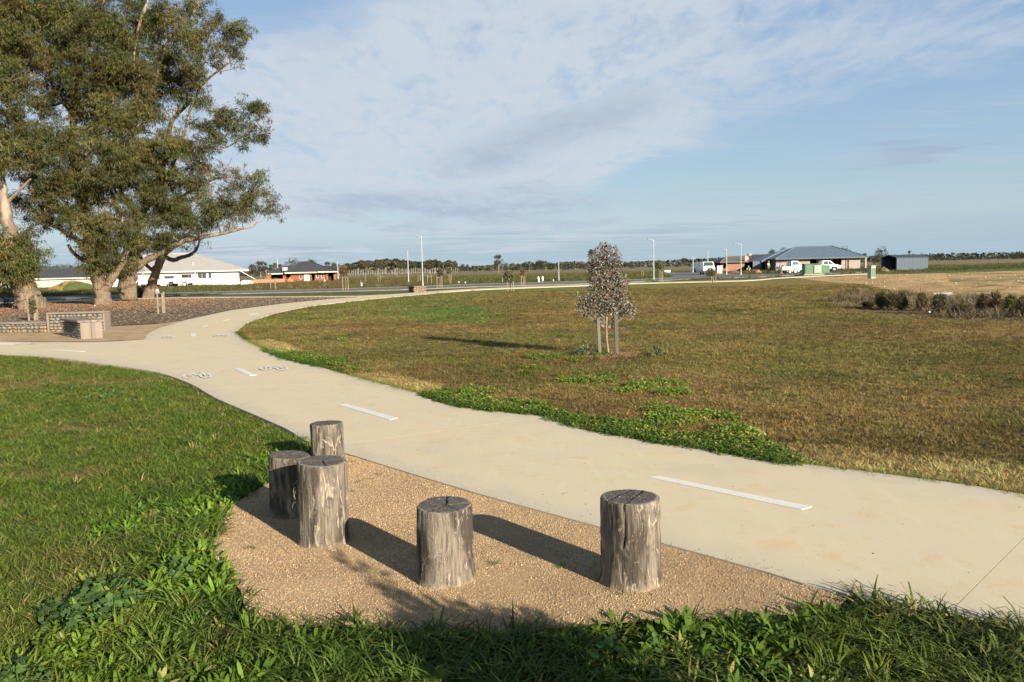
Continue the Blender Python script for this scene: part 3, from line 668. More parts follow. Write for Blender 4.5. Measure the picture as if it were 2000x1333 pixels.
def build_turf():
    rng = np.random.default_rng(5)
    P = {k: [] for k in ('short', 'mid', 'long', 'clover')}
    # ---- camera-side bank (left lawn and the lush strip round the gravel)
    n = 235000
    x, y = rand_pts(n, -15, 3.6, 2.4, 20, rng)
    keep = is_left(x, y) & clear_of(x, y) & not_boll(x, y)
    x, y = x[keep], y[keep]
    c, g = cover(x, y); d = np.hypot(x, y)
    dg = seg_dist(x, y, GRAVEL_XY, True)
    dp = seg_dist(x, y, PATH_XY, True)
    lush = np.clip(1.20 - dg / 1.05 + (fbm(x * 1.6, y * 1.6, 77) - 0.5) * 1.3, 0, 1)
    lush = np.where((y < 4.2) & (x > -2.2), np.maximum(lush, 0.85), lush)
    u = rng.uniform(0, 1, len(x))
    dens = np.where(lush > 0.5, 0.85, np.clip(11 / (d + 2), 0.25, 1.0)) * np.where(g < 0.45, 0.5, 1)
    k = u < dens; x, y, c, g, d, lush, dp, dg = (q[k] for q in (x, y, c, g, d, lush, dp, dg))
    v = rng.uniform(0, 1, len(x))
    L_ = (lush > 0.45) & (v < 0.62); M_ = ~L_ & ((v < 0.35 + lush * 0.5)); S_ = ~L_ & ~M_
    z = np.full(len(x), -0.04)
    hue = fbm(x * 2.1, y * 2.1, 15); hv_ = rng.uniform(0.75, 1.3, len(x))
    gcol = np.stack([0.090 + 0.070 * hue, 0.165 + 0.04 * hue, 0.026 + 0 * hue], -1) * hv_[:, None] * (0.92 + np.where(x < -1.5, 0.22, -0.10) * lush)[:, None]  # foreground strip tinted darker: self-shadow of tall grass put into the colour
    dry = (rng.uniform(0, 1, len(x)) < 0.07 * (1 - 0.6 * lush))[:, None]; gcol = np.where(dry, np.array([0.30, 0.25, 0.10]) * hv_[:, None], gcol)
    br = np.clip(0.85 - g + 0.9 * (fbm(x * 0.7 + 5, y * 0.7, 130) - 0.47) * (1 - lush), 0, 1)[:, None]; gcol = gcol * (1 - br) + np.array([0.25, 0.19, 0.075]) * hv_[:, None] * br
    pos = np.stack([x, y, z], -1)
    P['long'].append((pos[L_], gcol[L_], np.clip(0.50 + 0.62 * lush[L_] + 0.35 * sst(x[L_], 1.4, 2.4), 0, 1.35) * rng.uniform(0.6, 1.15, L_.sum())))
    P['mid'].append((pos[M_], gcol[M_], rng.uniform(0.6, 1.15, M_.sum())))
    P['short'].append((pos[S_], gcol[S_], rng.uniform(0.9, 1.6, S_.sum())))
    # ---- right lawn, thinning with distance
    for (n, y0, y1, xa, xb, s) in ((75000, 2.6, 9, -1, 10, 1.0), (90000, 7, 16, -6, 16, 1.15), (70000, 14, 30, -14, 26, 1.6), (45000, 28, 58, -16, 44, 2.6)):
        x, y = rand_pts(n, xa, xb, y0, y1, rng)
        k = ~is_left(x, y) & clear_of(x, y) & (x < y * 0.72 + 2.0) & (x > -y * 0.72 - 1)
        x, y = x[k], y[k]; c, g = cover(x, y); k = g > -0.5; x, y, c, g = x[k], y[k], c[k], g[k]
        dp = seg_dist(x, y, PATH_XY, True)
        hv_ = rng.uniform(0.7, 1.35, len(x))[:, None]
        col = c * hv_ * 1.12
        u = rng.uniform(0, 1, len(x))
        wh = (u < 0.13)[:, None]; col = np.where(wh, np.array([0.30, 0.215, 0.105]) * hv_, col)
        pos = np.stack([x, y, np.full(len(x), -0.042)], -1)
        cl = (g > 0.95) & (y < 24)
        pch = fbm(x * 1.3, y * 1.3, 120); col = col * (0.82 + 0.36 * sst(fbm(x * 0.55, y * 0.55, 121) + (pch - .5) * .5, .36, .64))[:, None]
        M_ = ~cl & (((g > 0.6) & (u < 0.5)) | ((dp < 0.16) & (u < 0.7)) | ((pch > 0.60) & (u < 0.22)) | (u < 0.02) | ((c[:, 0] > 0.36) & (u < 0.6))); S_ = ~cl & ~M_
        P['clover'].append((pos[cl], col[cl] * np.array([1.25, 1.55, 1.0]), rng.uniform(0.75, 1.3, cl.sum()) * (0.85 + 0.3 * s / 1.6)))
        P['mid'].append((pos[M_], col[M_], rng.uniform(0.5, 0.95, M_.sum()) * s ** 0.5))
        P['short'].append((pos[S_], col[S_], rng.uniform(0.8, 1.4, S_.sum()) * s))
    # fringe creeping over the concrete edge on the lawn side
    e = [G(a, b_) for a, b_ in LAWN_EDGE]; E2 = smooth_world(LAWN_EDGE, 6)
    ex, ey = [], []
    for a, b_ in zip(E2[:-1], E2[1:]):
        m_ = int((b_ - a).length * 150); 
        if m_ < 1: continue
        tt = rng.uniform(0, 1, m_); d_ = (b_ - a).normalized(); nx, ny = -d_.y, d_.x
        off = rng.normal(0.03, 0.05, m_) - 0.10 * (fbm((a.x + (b_.x - a.x) * tt) * 1.4, (a.y + (b_.y - a.y) * tt) * 1.4, 50) - 0.45)
        ex.append(a.x + (b_.x - a.x) * tt + nx * off); ey.append(a.y + (b_.y - a.y) * tt + ny * off)
    ex = np.concatenate(ex); ey = np.concatenate(ey); c, g = cover(ex + 0.12, ey + 0.22); n = len(ex)
    pos = np.stack([ex, ey, np.full(n, -0.02)], -1); cl = g > 0.95
    P['clover'].append((pos[cl], c[cl] * np.array([1.0, 1.3, 0.9]) * rng.uniform(0.7, 1.2, (cl.sum(), 1)), rng.uniform(0.6, 1.1, cl.sum())))
    q = ~cl; P['mid'].append((pos[q], c[q] * 0.60 * np.array([0.80, 1.10, 0.6]) * rng.uniform(0.7, 1.3, (q.sum(), 1)), rng.uniform(0.4, 0.85, q.sum())))
    spec = {'short': (c_short, 5, 'short_grass'), 'mid': (c_mid, 5, 'grass'), 'long': (c_long, 9, 'long_grass'), 'clover': (c_clov, 4, 'clover')}
    for k, (cc, ni, nm) in spec.items():
        pos = np.concatenate([q[0] for q in P[k]]); tint = np.concatenate([q[1] for q in P[k]]); s = np.concatenate([q[2] for q in P[k]]); n = len(pos)
        if k == 'long':
            # patches of one species rather than an even mix
            sp = fbm(pos[:, 0] * 2.3, pos[:, 1] * 2.3, 90) + rng.normal(0, 0.07, n)
            idx = np.where(sp < np.where(pos[:, 0] < -1.5, 0.50, 0.43), rng.integers(5, 9, n), rng.integers(0, 5, n))
            tint = np.where((idx >= 5)[:, None], tint * np.array([1.05, 1.12, 1.0]), tint)
        else: idx = rng.integers(0, ni, n)
        o = scatter(nm, cc, pos, rots(n, rng), s, idx, np.clip(tint, 0.01, 0.6))
        tag(o, {'short': 'short brown and olive turf of the mown lawn', 'mid': 'green grass tufts along the path edges', 'long': 'long lush green grass round the gravel patch',
                'clover': 'bright green clover patches in the brown lawn'}[k], 'grass' if k != 'clover' else 'clover')
build_turf()
def weeds():
    rng = np.random.default_rng(8)
    # mallow: dark round leaves in the left foreground
    pts = []
    for (px, py, rx, ry, n) in ((225, 1165, 75, 38, 26), (150, 1200, 60, 30, 14), (95, 760, 60, 14, 8), (205, 772, 40, 9, 6), (40, 1325, 70, 12, 10), (1230, 1270, 60, 30, 3), (330, 1130, 40, 30, 8)):
        for k in range(n):
            a = rng.uniform(0, 6.28); r = math.sqrt(rng.uniform(0, 1)); p = G(px + rx * r * math.cos(a), py + ry * r * math.sin(a)); pts.append((p.x, p.y, -0.03))
    pos = np.array(pts); n = len(pos)
    o = scatter('mallow', c_mall, pos, rots(n, rng, 0.1), rng.uniform(0.55, 1.0, n), rng.integers(0, 3, n), np.array([0.085, 0.150, 0.045]) * rng.uniform(0.8, 1.3, (n, 1)))
    tag(o, 'dark round mallow leaves among the grass left of the gravel', 'weeds')
    # stray seedlings on the gravel
    pts = [G(*q) for q in ((487, 1068), (497, 1070), (1092, 1105), (1098, 1104), (960, 1100), (972, 1097), (700, 940), (712, 948), (725, 934), (690, 958), (1190, 1150), (1215, 1156), (740, 925), (1205, 1140), (688, 900), (700, 903), (900, 1185), (920, 1190))]
    pos = np.array([(p.x, p.y, -0.01) for p in pts]); n = len(pos)
    o = scatter('seedlings', c_mid, pos, rots(n, rng), rng.uniform(0.3, 0.6, n), rng.integers(0, 5, n), np.array([0.06, 0.12, 0.03]) * rng.uniform(0.8, 1.3, (n, 1)))
    tag(o, 'tiny green seedlings sprouting from the tan gravel', 'weeds')
weeds()

# pebbles on the granitic sand
def ico(seed, squash=0.6):
    bm = bmesh.new(); bmesh.ops.create_icosphere(bm, subdivisions=1, radius=0.5); r = random.Random(seed)
    for v in bm.verts: v.co *= r.uniform(0.7, 1.2); v.co.z *= squash
    vs = np.array([v.co[:] for v in bm.verts]); fs = np.array([[v.index for v in f.verts] for f in bm.faces]); bm.free(); return vs, fs
m_peb = leafmat('pebble_stone', (1, 1, 1), (1, 1, 1), 'tint', 0.0, 0.8, 0.3)
c_peb = proto_coll('pebble', [(*ico(k), m_peb) for k in range(5)])
def pebbles():
    rng = np.random.default_rng(3)
    x, y = rand_pts(300000, -2.2, 2.2, 3.2, 7.3, rng)
    k = inpoly(x, y, GRAVEL_XY); x, y = x[k], y[k]
    n = len(x); big = rng.uniform(0, 1, n)
    s = 0.0034 + 0.0046 * rng.uniform(0, 1, n) ** 2.5 + np.where(big < 0.004, 0.007, 0)
    pal = np.array([(0.50, 0.36, 0.21), (0.40, 0.27, 0.145), (0.56, 0.43, 0.28), (0.26, 0.17, 0.10), (0.60, 0.50, 0.37), (0.42, 0.31, 0.20)])
    col = pal[rng.choice(6, n, p=(0.32, 0.24, 0.16, 0.12, 0.05, 0.11))] * rng.uniform(0.75, 1.2, (n, 1))
    col = col * np.array([1.03, 1.0, 0.94]) * (0.80 + 0.34 * fbm(x * 2.2, y * 2.2, 140))[:, None]; col[rng.uniform(0, 1, n) < .03] = (.13, .09, .06)
    o = scatter('gravel', c_peb, np.stack([x, y, np.full(n, -0.0115) + s * 0.15], -1), rng.uniform(0, 6.28, (n, 3)), s, rng.integers(0, 5, n), col)
    tag(o, 'tan granitic gravel grains round the log bollards', 'gravel')
    x, y = rand_pts(60000, -2.2, 2.6, 3.2, 7.3, rng); k = inpoly(x, y, PATH_XY) & (rng.uniform(0, 1, len(x)) < np.exp(-seg_dist(x, y, GRAVEL_XY, True) / .035) * .45); x, y = x[k], y[k]; n = len(x)
    s = rng.uniform(.003, .008, n); o = scatter('spilled_gravel', c_peb, np.stack([x, y, np.full(n, .001) + s * .2], -1), rng.uniform(0, 6.28, (n, 3)), s, rng.integers(0, 5, n), pal[rng.integers(0, 6, n)] * rng.uniform(.6, 1.1, (n, 1)))
    tag(o, 'loose gravel grains spilled along the concrete edge', 'gravel')
    rng2 = np.random.default_rng(9); x2, y2 = rand_pts(2600, -7, 5, 3.0, 16, rng2); pc = inpoly(x2, y2, PATH_XY); x2, y2 = x2[pc], y2[pc]; de = seg_dist(x2, y2, PATH_XY, True)
    kk = rng2.uniform(0, 1, len(x2)) < np.where(de < .25, .9, .22); x2, y2 = x2[kk], y2[kk]; n2 = len(x2); s2 = rng2.uniform(.004, .018, n2)
    o = scatter('leaf_litter', c_peb, np.stack([x2, y2, np.full(n2, .002)], -1), rots(n2, rng2, .2), np.stack([s2 * 1.4, s2 * .45, s2 * .25], -1), rng2.integers(0, 5, n2), np.array([.16, .11, .07]) * rng2.uniform(.4, 2.0, (n2, 1)))
    tag(o, 'scattered bits of dead leaf and bark on the concrete path', 'leaf litter')
    # bark chips on the mulch bed
    rng = np.random.default_rng(4)
    x, y = rand_pts(70000, -46, -6, 22, 62, rng); k = inpoly(x, y, MULCH_XY); x, y = x[k], y[k]; n = len(x)
    px, py = proj(x, y)
    w = fbm(x * 0.35, y * 0.35, 44)
    tree = np.exp(-((x + 24.5) / 6) ** 2 - ((y - 50) / 9) ** 2) + np.exp(-((x + 25.5) / 5) ** 2 - ((y - 44) / 6) ** 2)
    red = sst(tree + (w - 0.5), 0.25, 0.7)[:, None]
    col = (np.array([0.155, 0.112, 0.072]) * (1 - red) + np.array([0.25, 0.135, 0.070]) * red) * rng.uniform(0.55, 1.5, (n, 1))
    lt = (rng.uniform(0, 1, n) < 0.10)[:, None]; col = np.where(lt, np.array([0.34, 0.27, 0.19]) * rng.uniform(0.8, 1.2, (n, 1)), col)
    s = rng.uniform(0.04, 0.12, n) * (0.7 + (y - 22) / 40)
    o = scatter('mulch_chips', c_peb, np.stack([x, y, np.full(n, 0.008)], -1), rots(n, rng, 0.3), np.stack([s, s * 0.45, s * 0.28], -1), rng.integers(0, 5, n), col)
    tag(o, 'brown bark mulch chips under the gum trees', 'mulch')
    # clods on the sandy bank at the right
    x, y = rand_pts(9000, 18, 90, 34, 120, rng); px, py = proj(x, y); k = inpoly(px, py, DIRT); x, y = x[k], y[k]; n = len(x)
    z = ground_z(x, y); s = 0.04 + 0.16 * rng.uniform(0, 1, n) ** 4
    o = scatter('dirt_clods', c_peb, np.stack([x, y, z], -1), rots(n, rng, 0.3), s, rng.integers(0, 5, n), np.array([0.42, 0.29, 0.16]) * rng.uniform(0.7, 1.15, (n, 1)))
    tag(o, 'sandy clods on the bare earth bank', 'earth')
pebbles()

# ------------------------------------------------------------------ log bollards
mt, t, b = mat_nodes('weathered_log'); b.inputs['Roughness'].default_value = 0.9; b.inputs['Specular IOR Level'].default_value = 0.15
tcn = N(t, 'ShaderNodeTexCoord'); oi = N(t, 'ShaderNodeObjectInfo')
off = N(t, 'ShaderNodeVectorMath', operation='ADD'); L(t, tcn.outputs['Object'], off.inputs[0])
rv = N(t, 'ShaderNodeCombineXYZ'); L(t, math_node(t, 'MULTIPLY', oi.outputs['Random'], 31.0), rv.inputs[0]); L(t, math_node(t, 'MULTIPLY', oi.outputs['Random'], 17.0), rv.inputs[2]); L(t, rv.outputs[0], off.inputs[1])
v_ = off.outputs[0]
flake = noise(t, mapping(t, v_, (1, 1, 0.30)), 15, 7, 0.70, 1.3)
big = noise(t, mapping(t, v_, (1, 1, 0.16)), 9, 5, 0.6, 0.6)
fib = noise(t, mapping(t, v_, (1, 1, 0.06)), 120, 4, 0.6, 0.3)
c = mixc(t, maprange(t, big, 0.42, 0.57), (0.055, 0.046, 0.038), (0.205, 0.174, 0.136))
c = mixc(t, math_node(t, 'MULTIPLY', maprange(t, flake, 0.52, 0.60), maprange(t, fib, 0.3, 0.55)), c, (0.38, 0.325, 0.25))
c = mixc(t, math_node(t, 'MULTIPLY', maprange(t, fib, 0.42, 0.68), 0.7), c, (0.075, 0.060, 0.046))
c = mixc(t, math_node(t, 'MULTIPLY', maprange(t, noise(t, mapping(t, v_, (1, 1, 0.3)), 12, 3, 0.6), 0.60, 0.74), 0.35), c, (0.22, 0.13, 0.075))
sp_ = N(t, 'ShaderNodeSeparateXYZ'); L(t, tcn.outputs['Object'], sp_.inputs[0])
c = mixc(t, math_node(t, 'MULTIPLY', maprange(t, math_node(t, 'ADD', sp_.outputs[2], math_node(t, 'MULTIPLY', big, 0.06)), 0.015, 0.065, 1.0, 0.0), 0.40), c, (0.42, 0.30, 0.18))
L(t, c, b.inputs['Base Color'])
bp = N(t, 'ShaderNodeBump'); bp.inputs['Strength'].default_value = 0.9; bp.inputs['Distance'].default_value = 0.008
L(t, math_node(t, 'ADD', math_node(t, 'MULTIPLY', maprange(t, flake, 0.49, 0.60), 0.6), fib), bp.inputs['Height']); L(t, bp.outputs[0], b.inputs['Normal'])
m_log = mt
mt, t, b = mat_nodes('end_grain_wood'); b.inputs['Roughness'].default_value = 0.85; b.inputs['Specular IOR Level'].default_value = 0.2
tcn = N(t, 'ShaderNodeTexCoord'); sp_ = N(t, 'ShaderNodeSeparateXYZ'); L(t, tcn.outputs['Object'], sp_.inputs[0])
rr = math_node(t, 'SQRT', math_node(t, 'ADD', math_node(t, 'MULTIPLY', sp_.outputs[0], sp_.outputs[0]), math_node(t, 'MULTIPLY', sp_.outputs[1], sp_.outputs[1])))
rings = math_node(t, 'SINE', math_node(t, 'MULTIPLY', math_node(t, 'ADD', rr, math_node(t, 'MULTIPLY', noise(t, tcn.outputs['Object'], 9, 3), 0.03)), 620))
an = math_node(t, 'ARCTAN2', sp_.outputs[1], sp_.outputs[0]); cv = N(t, 'ShaderNodeCombineXYZ'); L(t, math_node(t, 'MULTIPLY', an, 3.0), cv.inputs[0]); L(t, math_node(t, 'MULTIPLY', rr, 3.0), cv.inputs[1])
rad_n = noise(t, cv.outputs[0], 2.4, 4, 0.7)
c = mixc(t, maprange(t, rad_n, 0.36, 0.62), (0.105, 0.096, 0.088), (0.060, 0.052, 0.046))
c = mixc(t, math_node(t, 'MULTIPLY', maprange(t, rings, 0.2, 1.0), 0.25), c, (0.17, 0.155, 0.14))
c = mixc(t, math_node(t, 'MULTIPLY', maprange(t, rr, 0.122, 0.140), 0.75), c, (0.22, 0.19, 0.155))
c = mixc(t, maprange(t, noise(t, tcn.outputs['Object'], 48, 2, 0.5), 0.715, 0.75), c, (0.50, 0.47, 0.43))
L(t, c, b.inputs['Base Color'])
bp = N(t, 'ShaderNodeBump'); bp.inputs['Strength'].default_value = 0.6; bp.inputs['Distance'].default_value = 0.004
L(t, math_node(t, 'ADD', rad_n, math_node(t, 'MULTIPLY', rings, 0.15)), bp.inputs['Height']); L(t, bp.outputs[0], b.inputs['Normal'])
m_end = mt
m_crack = pm('dark_crack', (0.012, 0.010, 0.008), rough=1.0)
m_fibre = pm('bark_fibre', (0.30, 0.25, 0.19), (0.16, 0.13, 0.10), 40, 0.9)
def log_bollard(x, y, r, h, seed, label, cracks=(), groove=None, taper=0.03, slope=(0, 0), knot=None):
    rg = np.random.default_rng(seed); e = empty('log_bollard', (x, y, -0.01)); tag(e, label, 'bollard', 'log bollards on the gravel'); e.rotation_euler = (math.radians(rg.uniform(-1.3, 1.3)), math.radians(rg.uniform(-1.6, 1.0)), 0)
    SEG, RN = 110, 46; V = []
    def rad(a, z):
        k = 1 + 0.035 * math.sin(2 * a + seed) + 0.020 * math.sin(3 * a + 2.1 * seed) + 0.010 * math.sin(7 * a + seed * 1.7) + 0.006 * math.sin(13 * a + seed * 0.7)
        n_ = float(fbm(np.array(a * 5.5 + 40), np.array(z * 5.0 + seed * 3.1), seed, 3)) - 0.5
        n2 = float(vn(np.array(a * 22.0 + 80), np.array(z * 9.0), seed + 5)) - 0.5
        q = r * (k - taper * z / h) + n_ * 0.011 + n2 * 0.0022
        if groove:
            for ga, gz0, gz1, gw in groove:
                da = abs((a - ga + 0.05 * math.sin(z * 14) + math.pi) % (2 * math.pi) - math.pi)
                if da < gw and gz0 < z < gz1: q -= 0.022 * (1 - da / gw)
        if knot:
            ka, kz = knot; da = (a - ka + math.pi) % (2 * math.pi) - math.pi; dd = math.hypot(da * r, z - kz)
            q += 0.012 * math.exp(-(dd / 0.03) ** 2) - 0.018 * math.exp(-(dd / 0.012) ** 2)
        return q
    for i in range(RN + 1):
        z = -0.06 + (h + 0.06) * i / RN
        for k in range(SEG):
            a = 2 * math.pi * k / SEG; q = rad(a, max(z, 0)); q += 0.010 * math.exp(-max(z, 0) / 0.03)
            if i == RN: q -= 0.004
            zz_ = z + (slope[0] * math.cos(a) + slope[1] * math.sin(a)) * r * max(0, (z / h)) ** 3 + (0.0 if i < RN else -0.001)
            V.append((q * math.cos(a), q * math.sin(a), zz_))
    mb = MB(); mb.add(V, [(i * SEG + k, i * SEG + (k + 1) % SEG, (i + 1) * SEG + (k + 1) % SEG, (i + 1) * SEG + k) for i in range(RN) for k in range(SEG)], 0, True)
    mb.build('log', m_log, e)
    # sawn top with real radial checks
    mt_ = MB(); V = []; KR = 16
    for j in range(KR + 1):
        for k in range(SEG):
            a = 2 * math.pi * k / SEG; f_ = j / KR; q = (rad(a, h) - 0.004) * f_
            z = h + 0.0015 + (slope[0] * math.cos(a) + slope[1] * math.sin(a)) * r * f_ + 0.0015 * rg.normal() - (0.004 if j == KR else 0)
            px_, py_ = q * math.cos(a), q * math.sin(a)
            for (ax, ay, bx, by, cw) in cracks:
                vx, vy = bx - ax, by - ay; l2 = vx * vx + vy * vy; tt = max(0, min(1, ((px_ / r - ax) * vx + (py_ / r - ay) * vy) / l2))
                dd = math.hypot(px_ / r - ax - tt * vx, py_ / r - ay - tt * vy)
                if dd < cw: z -= 0.010 * (1 - dd / cw)
            V.append((px_, py_, z))
    fs = [(j * SEG + k, j * SEG + (k + 1) % SEG, (j + 1) * SEG + (k + 1) % SEG, (j + 1) * SEG + k) for j in range(KR) for k in range(SEG)]
    mt_.add(V, fs, 0, True); mt_.build('end_grain', m_end, e, recalc=False)
    for (ax, ay, bx, by, cw) in cracks:
        cb = MB(); n = 7; d = Vector((bx - ax, by - ay, 0)).normalized(); s = Vector((-d.y, d.x, 0)); L1 = []; R1 = []
        for i in range(n + 1):
            f_ = i / n; w_ = r * cw * 0.10 * math.sin(math.pi * min(1, 0.1 + f_ * 0.95)) + 0.0006; c_ = Vector(((ax + (bx - ax) * f_) * r, (ay + (by - ay) * f_) * r, 0)) + s * rg.normal() * 0.0018
            zc = h + 0.0045 + slope[0] * c_.x + slope[1] * c_.y
            L1.append(c_ + s * w_ + Vector((0, 0, zc))); R1.append(c_ - s * w_ + Vector((0, 0, zc)))
        cb.add(L1 + R1, [(i, i + 1, n + 2 + i, n + 1 + i) for i in range(n)], 0); cb.build('crack', m_crack, e, recalc=False)
    return e
LG = 'log bollards on the gravel'
log_bollard(-1.60, 6.92, 0.141, 0.345, 3, 'narrow weathered log bollard farthest back, on the grass edge beside the path', cracks=[(-.6, .1, .5, -.1, .05)])
log_bollard(-1.53, 5.46, 0.135, 0.405, 8, 'short leaning log bollard half shaded behind the tallest one', cracks=[(-.1, -.2, .4, .75, .07), (-.1, -.2, .75, -.2, .05)], slope=(-0.06, 0.02))
bC = log_bollard(-1.17, 4.89, 0.155, 0.492, 5, 'tallest log bollard, with curled bark fibres on its left side', cracks=[(-.75, -.15, .85, .30, .08), (.05, .05, .75, .62, .05), (.0, 0, .3, -.8, .05)], slope=(-0.03, 0.0))
log_bollard(-0.38, 4.225, 0.146, 0.40, 13, 'log bollard with star shaped split in its dark top, in the middle of the gravel', cracks=[(.05, -.1, .0, .95, .09), (.05, -.1, .85, .1, .08), (.05, -.1, -.5, -.7, .06), (.05, -.1, -.9, .2, .05), (.05, -.1, .5, -.6, .04)], slope=(0.0, 0.03), groove=[(-1.15, 0.30, 0.41, 0.035)])
log_bollard(0.59, 4.13, 0.150, 0.445, 21, 'rightmost log bollard with a long vertical crack, nearest the concrete path', cracks=[(-.9, -.5, .2, .9, .035), (-.35, -.9, .55, .7, .035)], groove=[(-1.95, 0.22, 0.46, 0.045)], knot=(-1.82, 0.20))
fb = MB(); rg = random.Random(4)
for k in range(26):
    a = math.pi + rg.uniform(-0.45, 0.35); z = rg.uniform(0.22, 0.37); p = Vector((math.cos(a) * 0.158, math.sin(a) * 0.158, z)); pts = [p]; d = Vector((-1, rg.uniform(-.4, .4), rg.uniform(-.5, .9))).normalized()
    for j in range(6):
        d = (d + Vector((0.22, 0, -0.42)) + Vector((rg.uniform(-.25, .25), rg.uniform(-.25, .25), rg.uniform(-.2, .1)))).normalized(); p = p + d * rg.uniform(0.006, 0.013); pts.append(p)
    fb.tube(pts, [0.0016] * 5 + [0.0012, 0.0006], 4)
fb.build('bark_fibre', m_fibre, bC)

# ------------------------------------------------------------------ trees
mt, t, b = mat_nodes('gum_bark'); b.inputs['Roughness'].default_value = 0.9; b.inputs['Specular IOR Level'].default_value = 0.15
tcn = N(t, 'ShaderNodeTexCoord'); v_ = tcn.outputs['Object']
st = mapping(t, v_, (1, 1, 0.22))
n1 = noise(t, st, 1.6, 5, 0.6, 0.5); n2 = noise(t, st, 9, 5, 0.7, 0.5); sp_ = N(t, 'ShaderNodeSeparateXYZ'); L(t, v_, sp_.inputs[0])
rough_c = mixc(t, maprange(t, n2, 0.35, 0.65), (0.200, 0.148, 0.098), (0.095, 0.070, 0.048))
pale_c = mixc(t, maprange(t, n1, 0.42, 0.60), (0.27, 0.23, 0.18), (0.155, 0.112, 0.082))
hgt = math_node(t, 'ADD', sp_.outputs[2], math_node(t, 'MULTIPLY', math_node(t, 'SUBTRACT', n1, 0.5), 4.0))
L(t, mixc(t, maprange(t, hgt, 2.2, 4.6), rough_c, pale_c), b.inputs['Base Color'])
bp = N(t, 'ShaderNodeBump'); bp.inputs['Strength'].default_value = 0.9; bp.inputs['Distance'].default_value = 0.06
L(t, n2, bp.inputs['Height']); L(t, bp.outputs[0], b.inputs['Normal'])
m_bark = mt
m_dead_shaded = pm('dead_and_shaded_bark', (0.075, 0.055, 0.042), (0.13, 0.10, 0.075), 2.0, 0.9, 0.6, 8, stretch=(1, 1, 0.3))  # dead wood, and limbs whose shade is put into the bark colour
m_gleaf = leafmat('gum_leaf', (1.08, 1.04, 1.0), (0.42, 0.48, 0.46), 'tint', 0.10, 0.60, 0.18)
def sprig(seed, n=46, size=0.38, ll=0.21, lw=0.033):
    r = np.random.default_rng(seed); V = []; Fc = []
    tw = r.normal(0, 1, (6, 3)); tw /= np.linalg.norm(tw, axis=1)[:, None]; tw[:, 2] = tw[:, 2] * 0.6 + 0.1
    for i in range(n):
        t_ = tw[i % 6]; base = t_ * size * r.uniform(0.2, 1.05) + r.normal(0, 0.05, 3)
        d = np.array([r.normal() * 0.55, r.normal() * 0.55, -1.0 + r.normal() * 0.45]) + t_ * 0.5; d /= np.linalg.norm(d)
        s = np.cross(d, r.normal(0, 1, 3)); s /= np.linalg.norm(s) + 1e-9; l = ll * r.uniform(0.6, 1.3); w = lw * r.uniform(0.7, 1.3)
        bend = np.cross(d, s) * l * 0.12; b0 = len(V)
        V += [base, base + d * l * 0.45 + s * w / 2 + bend, base + d * l, base + d * l * 0.45 - s * w / 2 + bend]; Fc.append((b0, b0 + 1, b0 + 2, b0 + 3))
    return np.array(V), np.array(Fc)
c_sprig = proto_coll('gum_sprig', [(*sprig(k), m_gleaf) for k in range(7)])

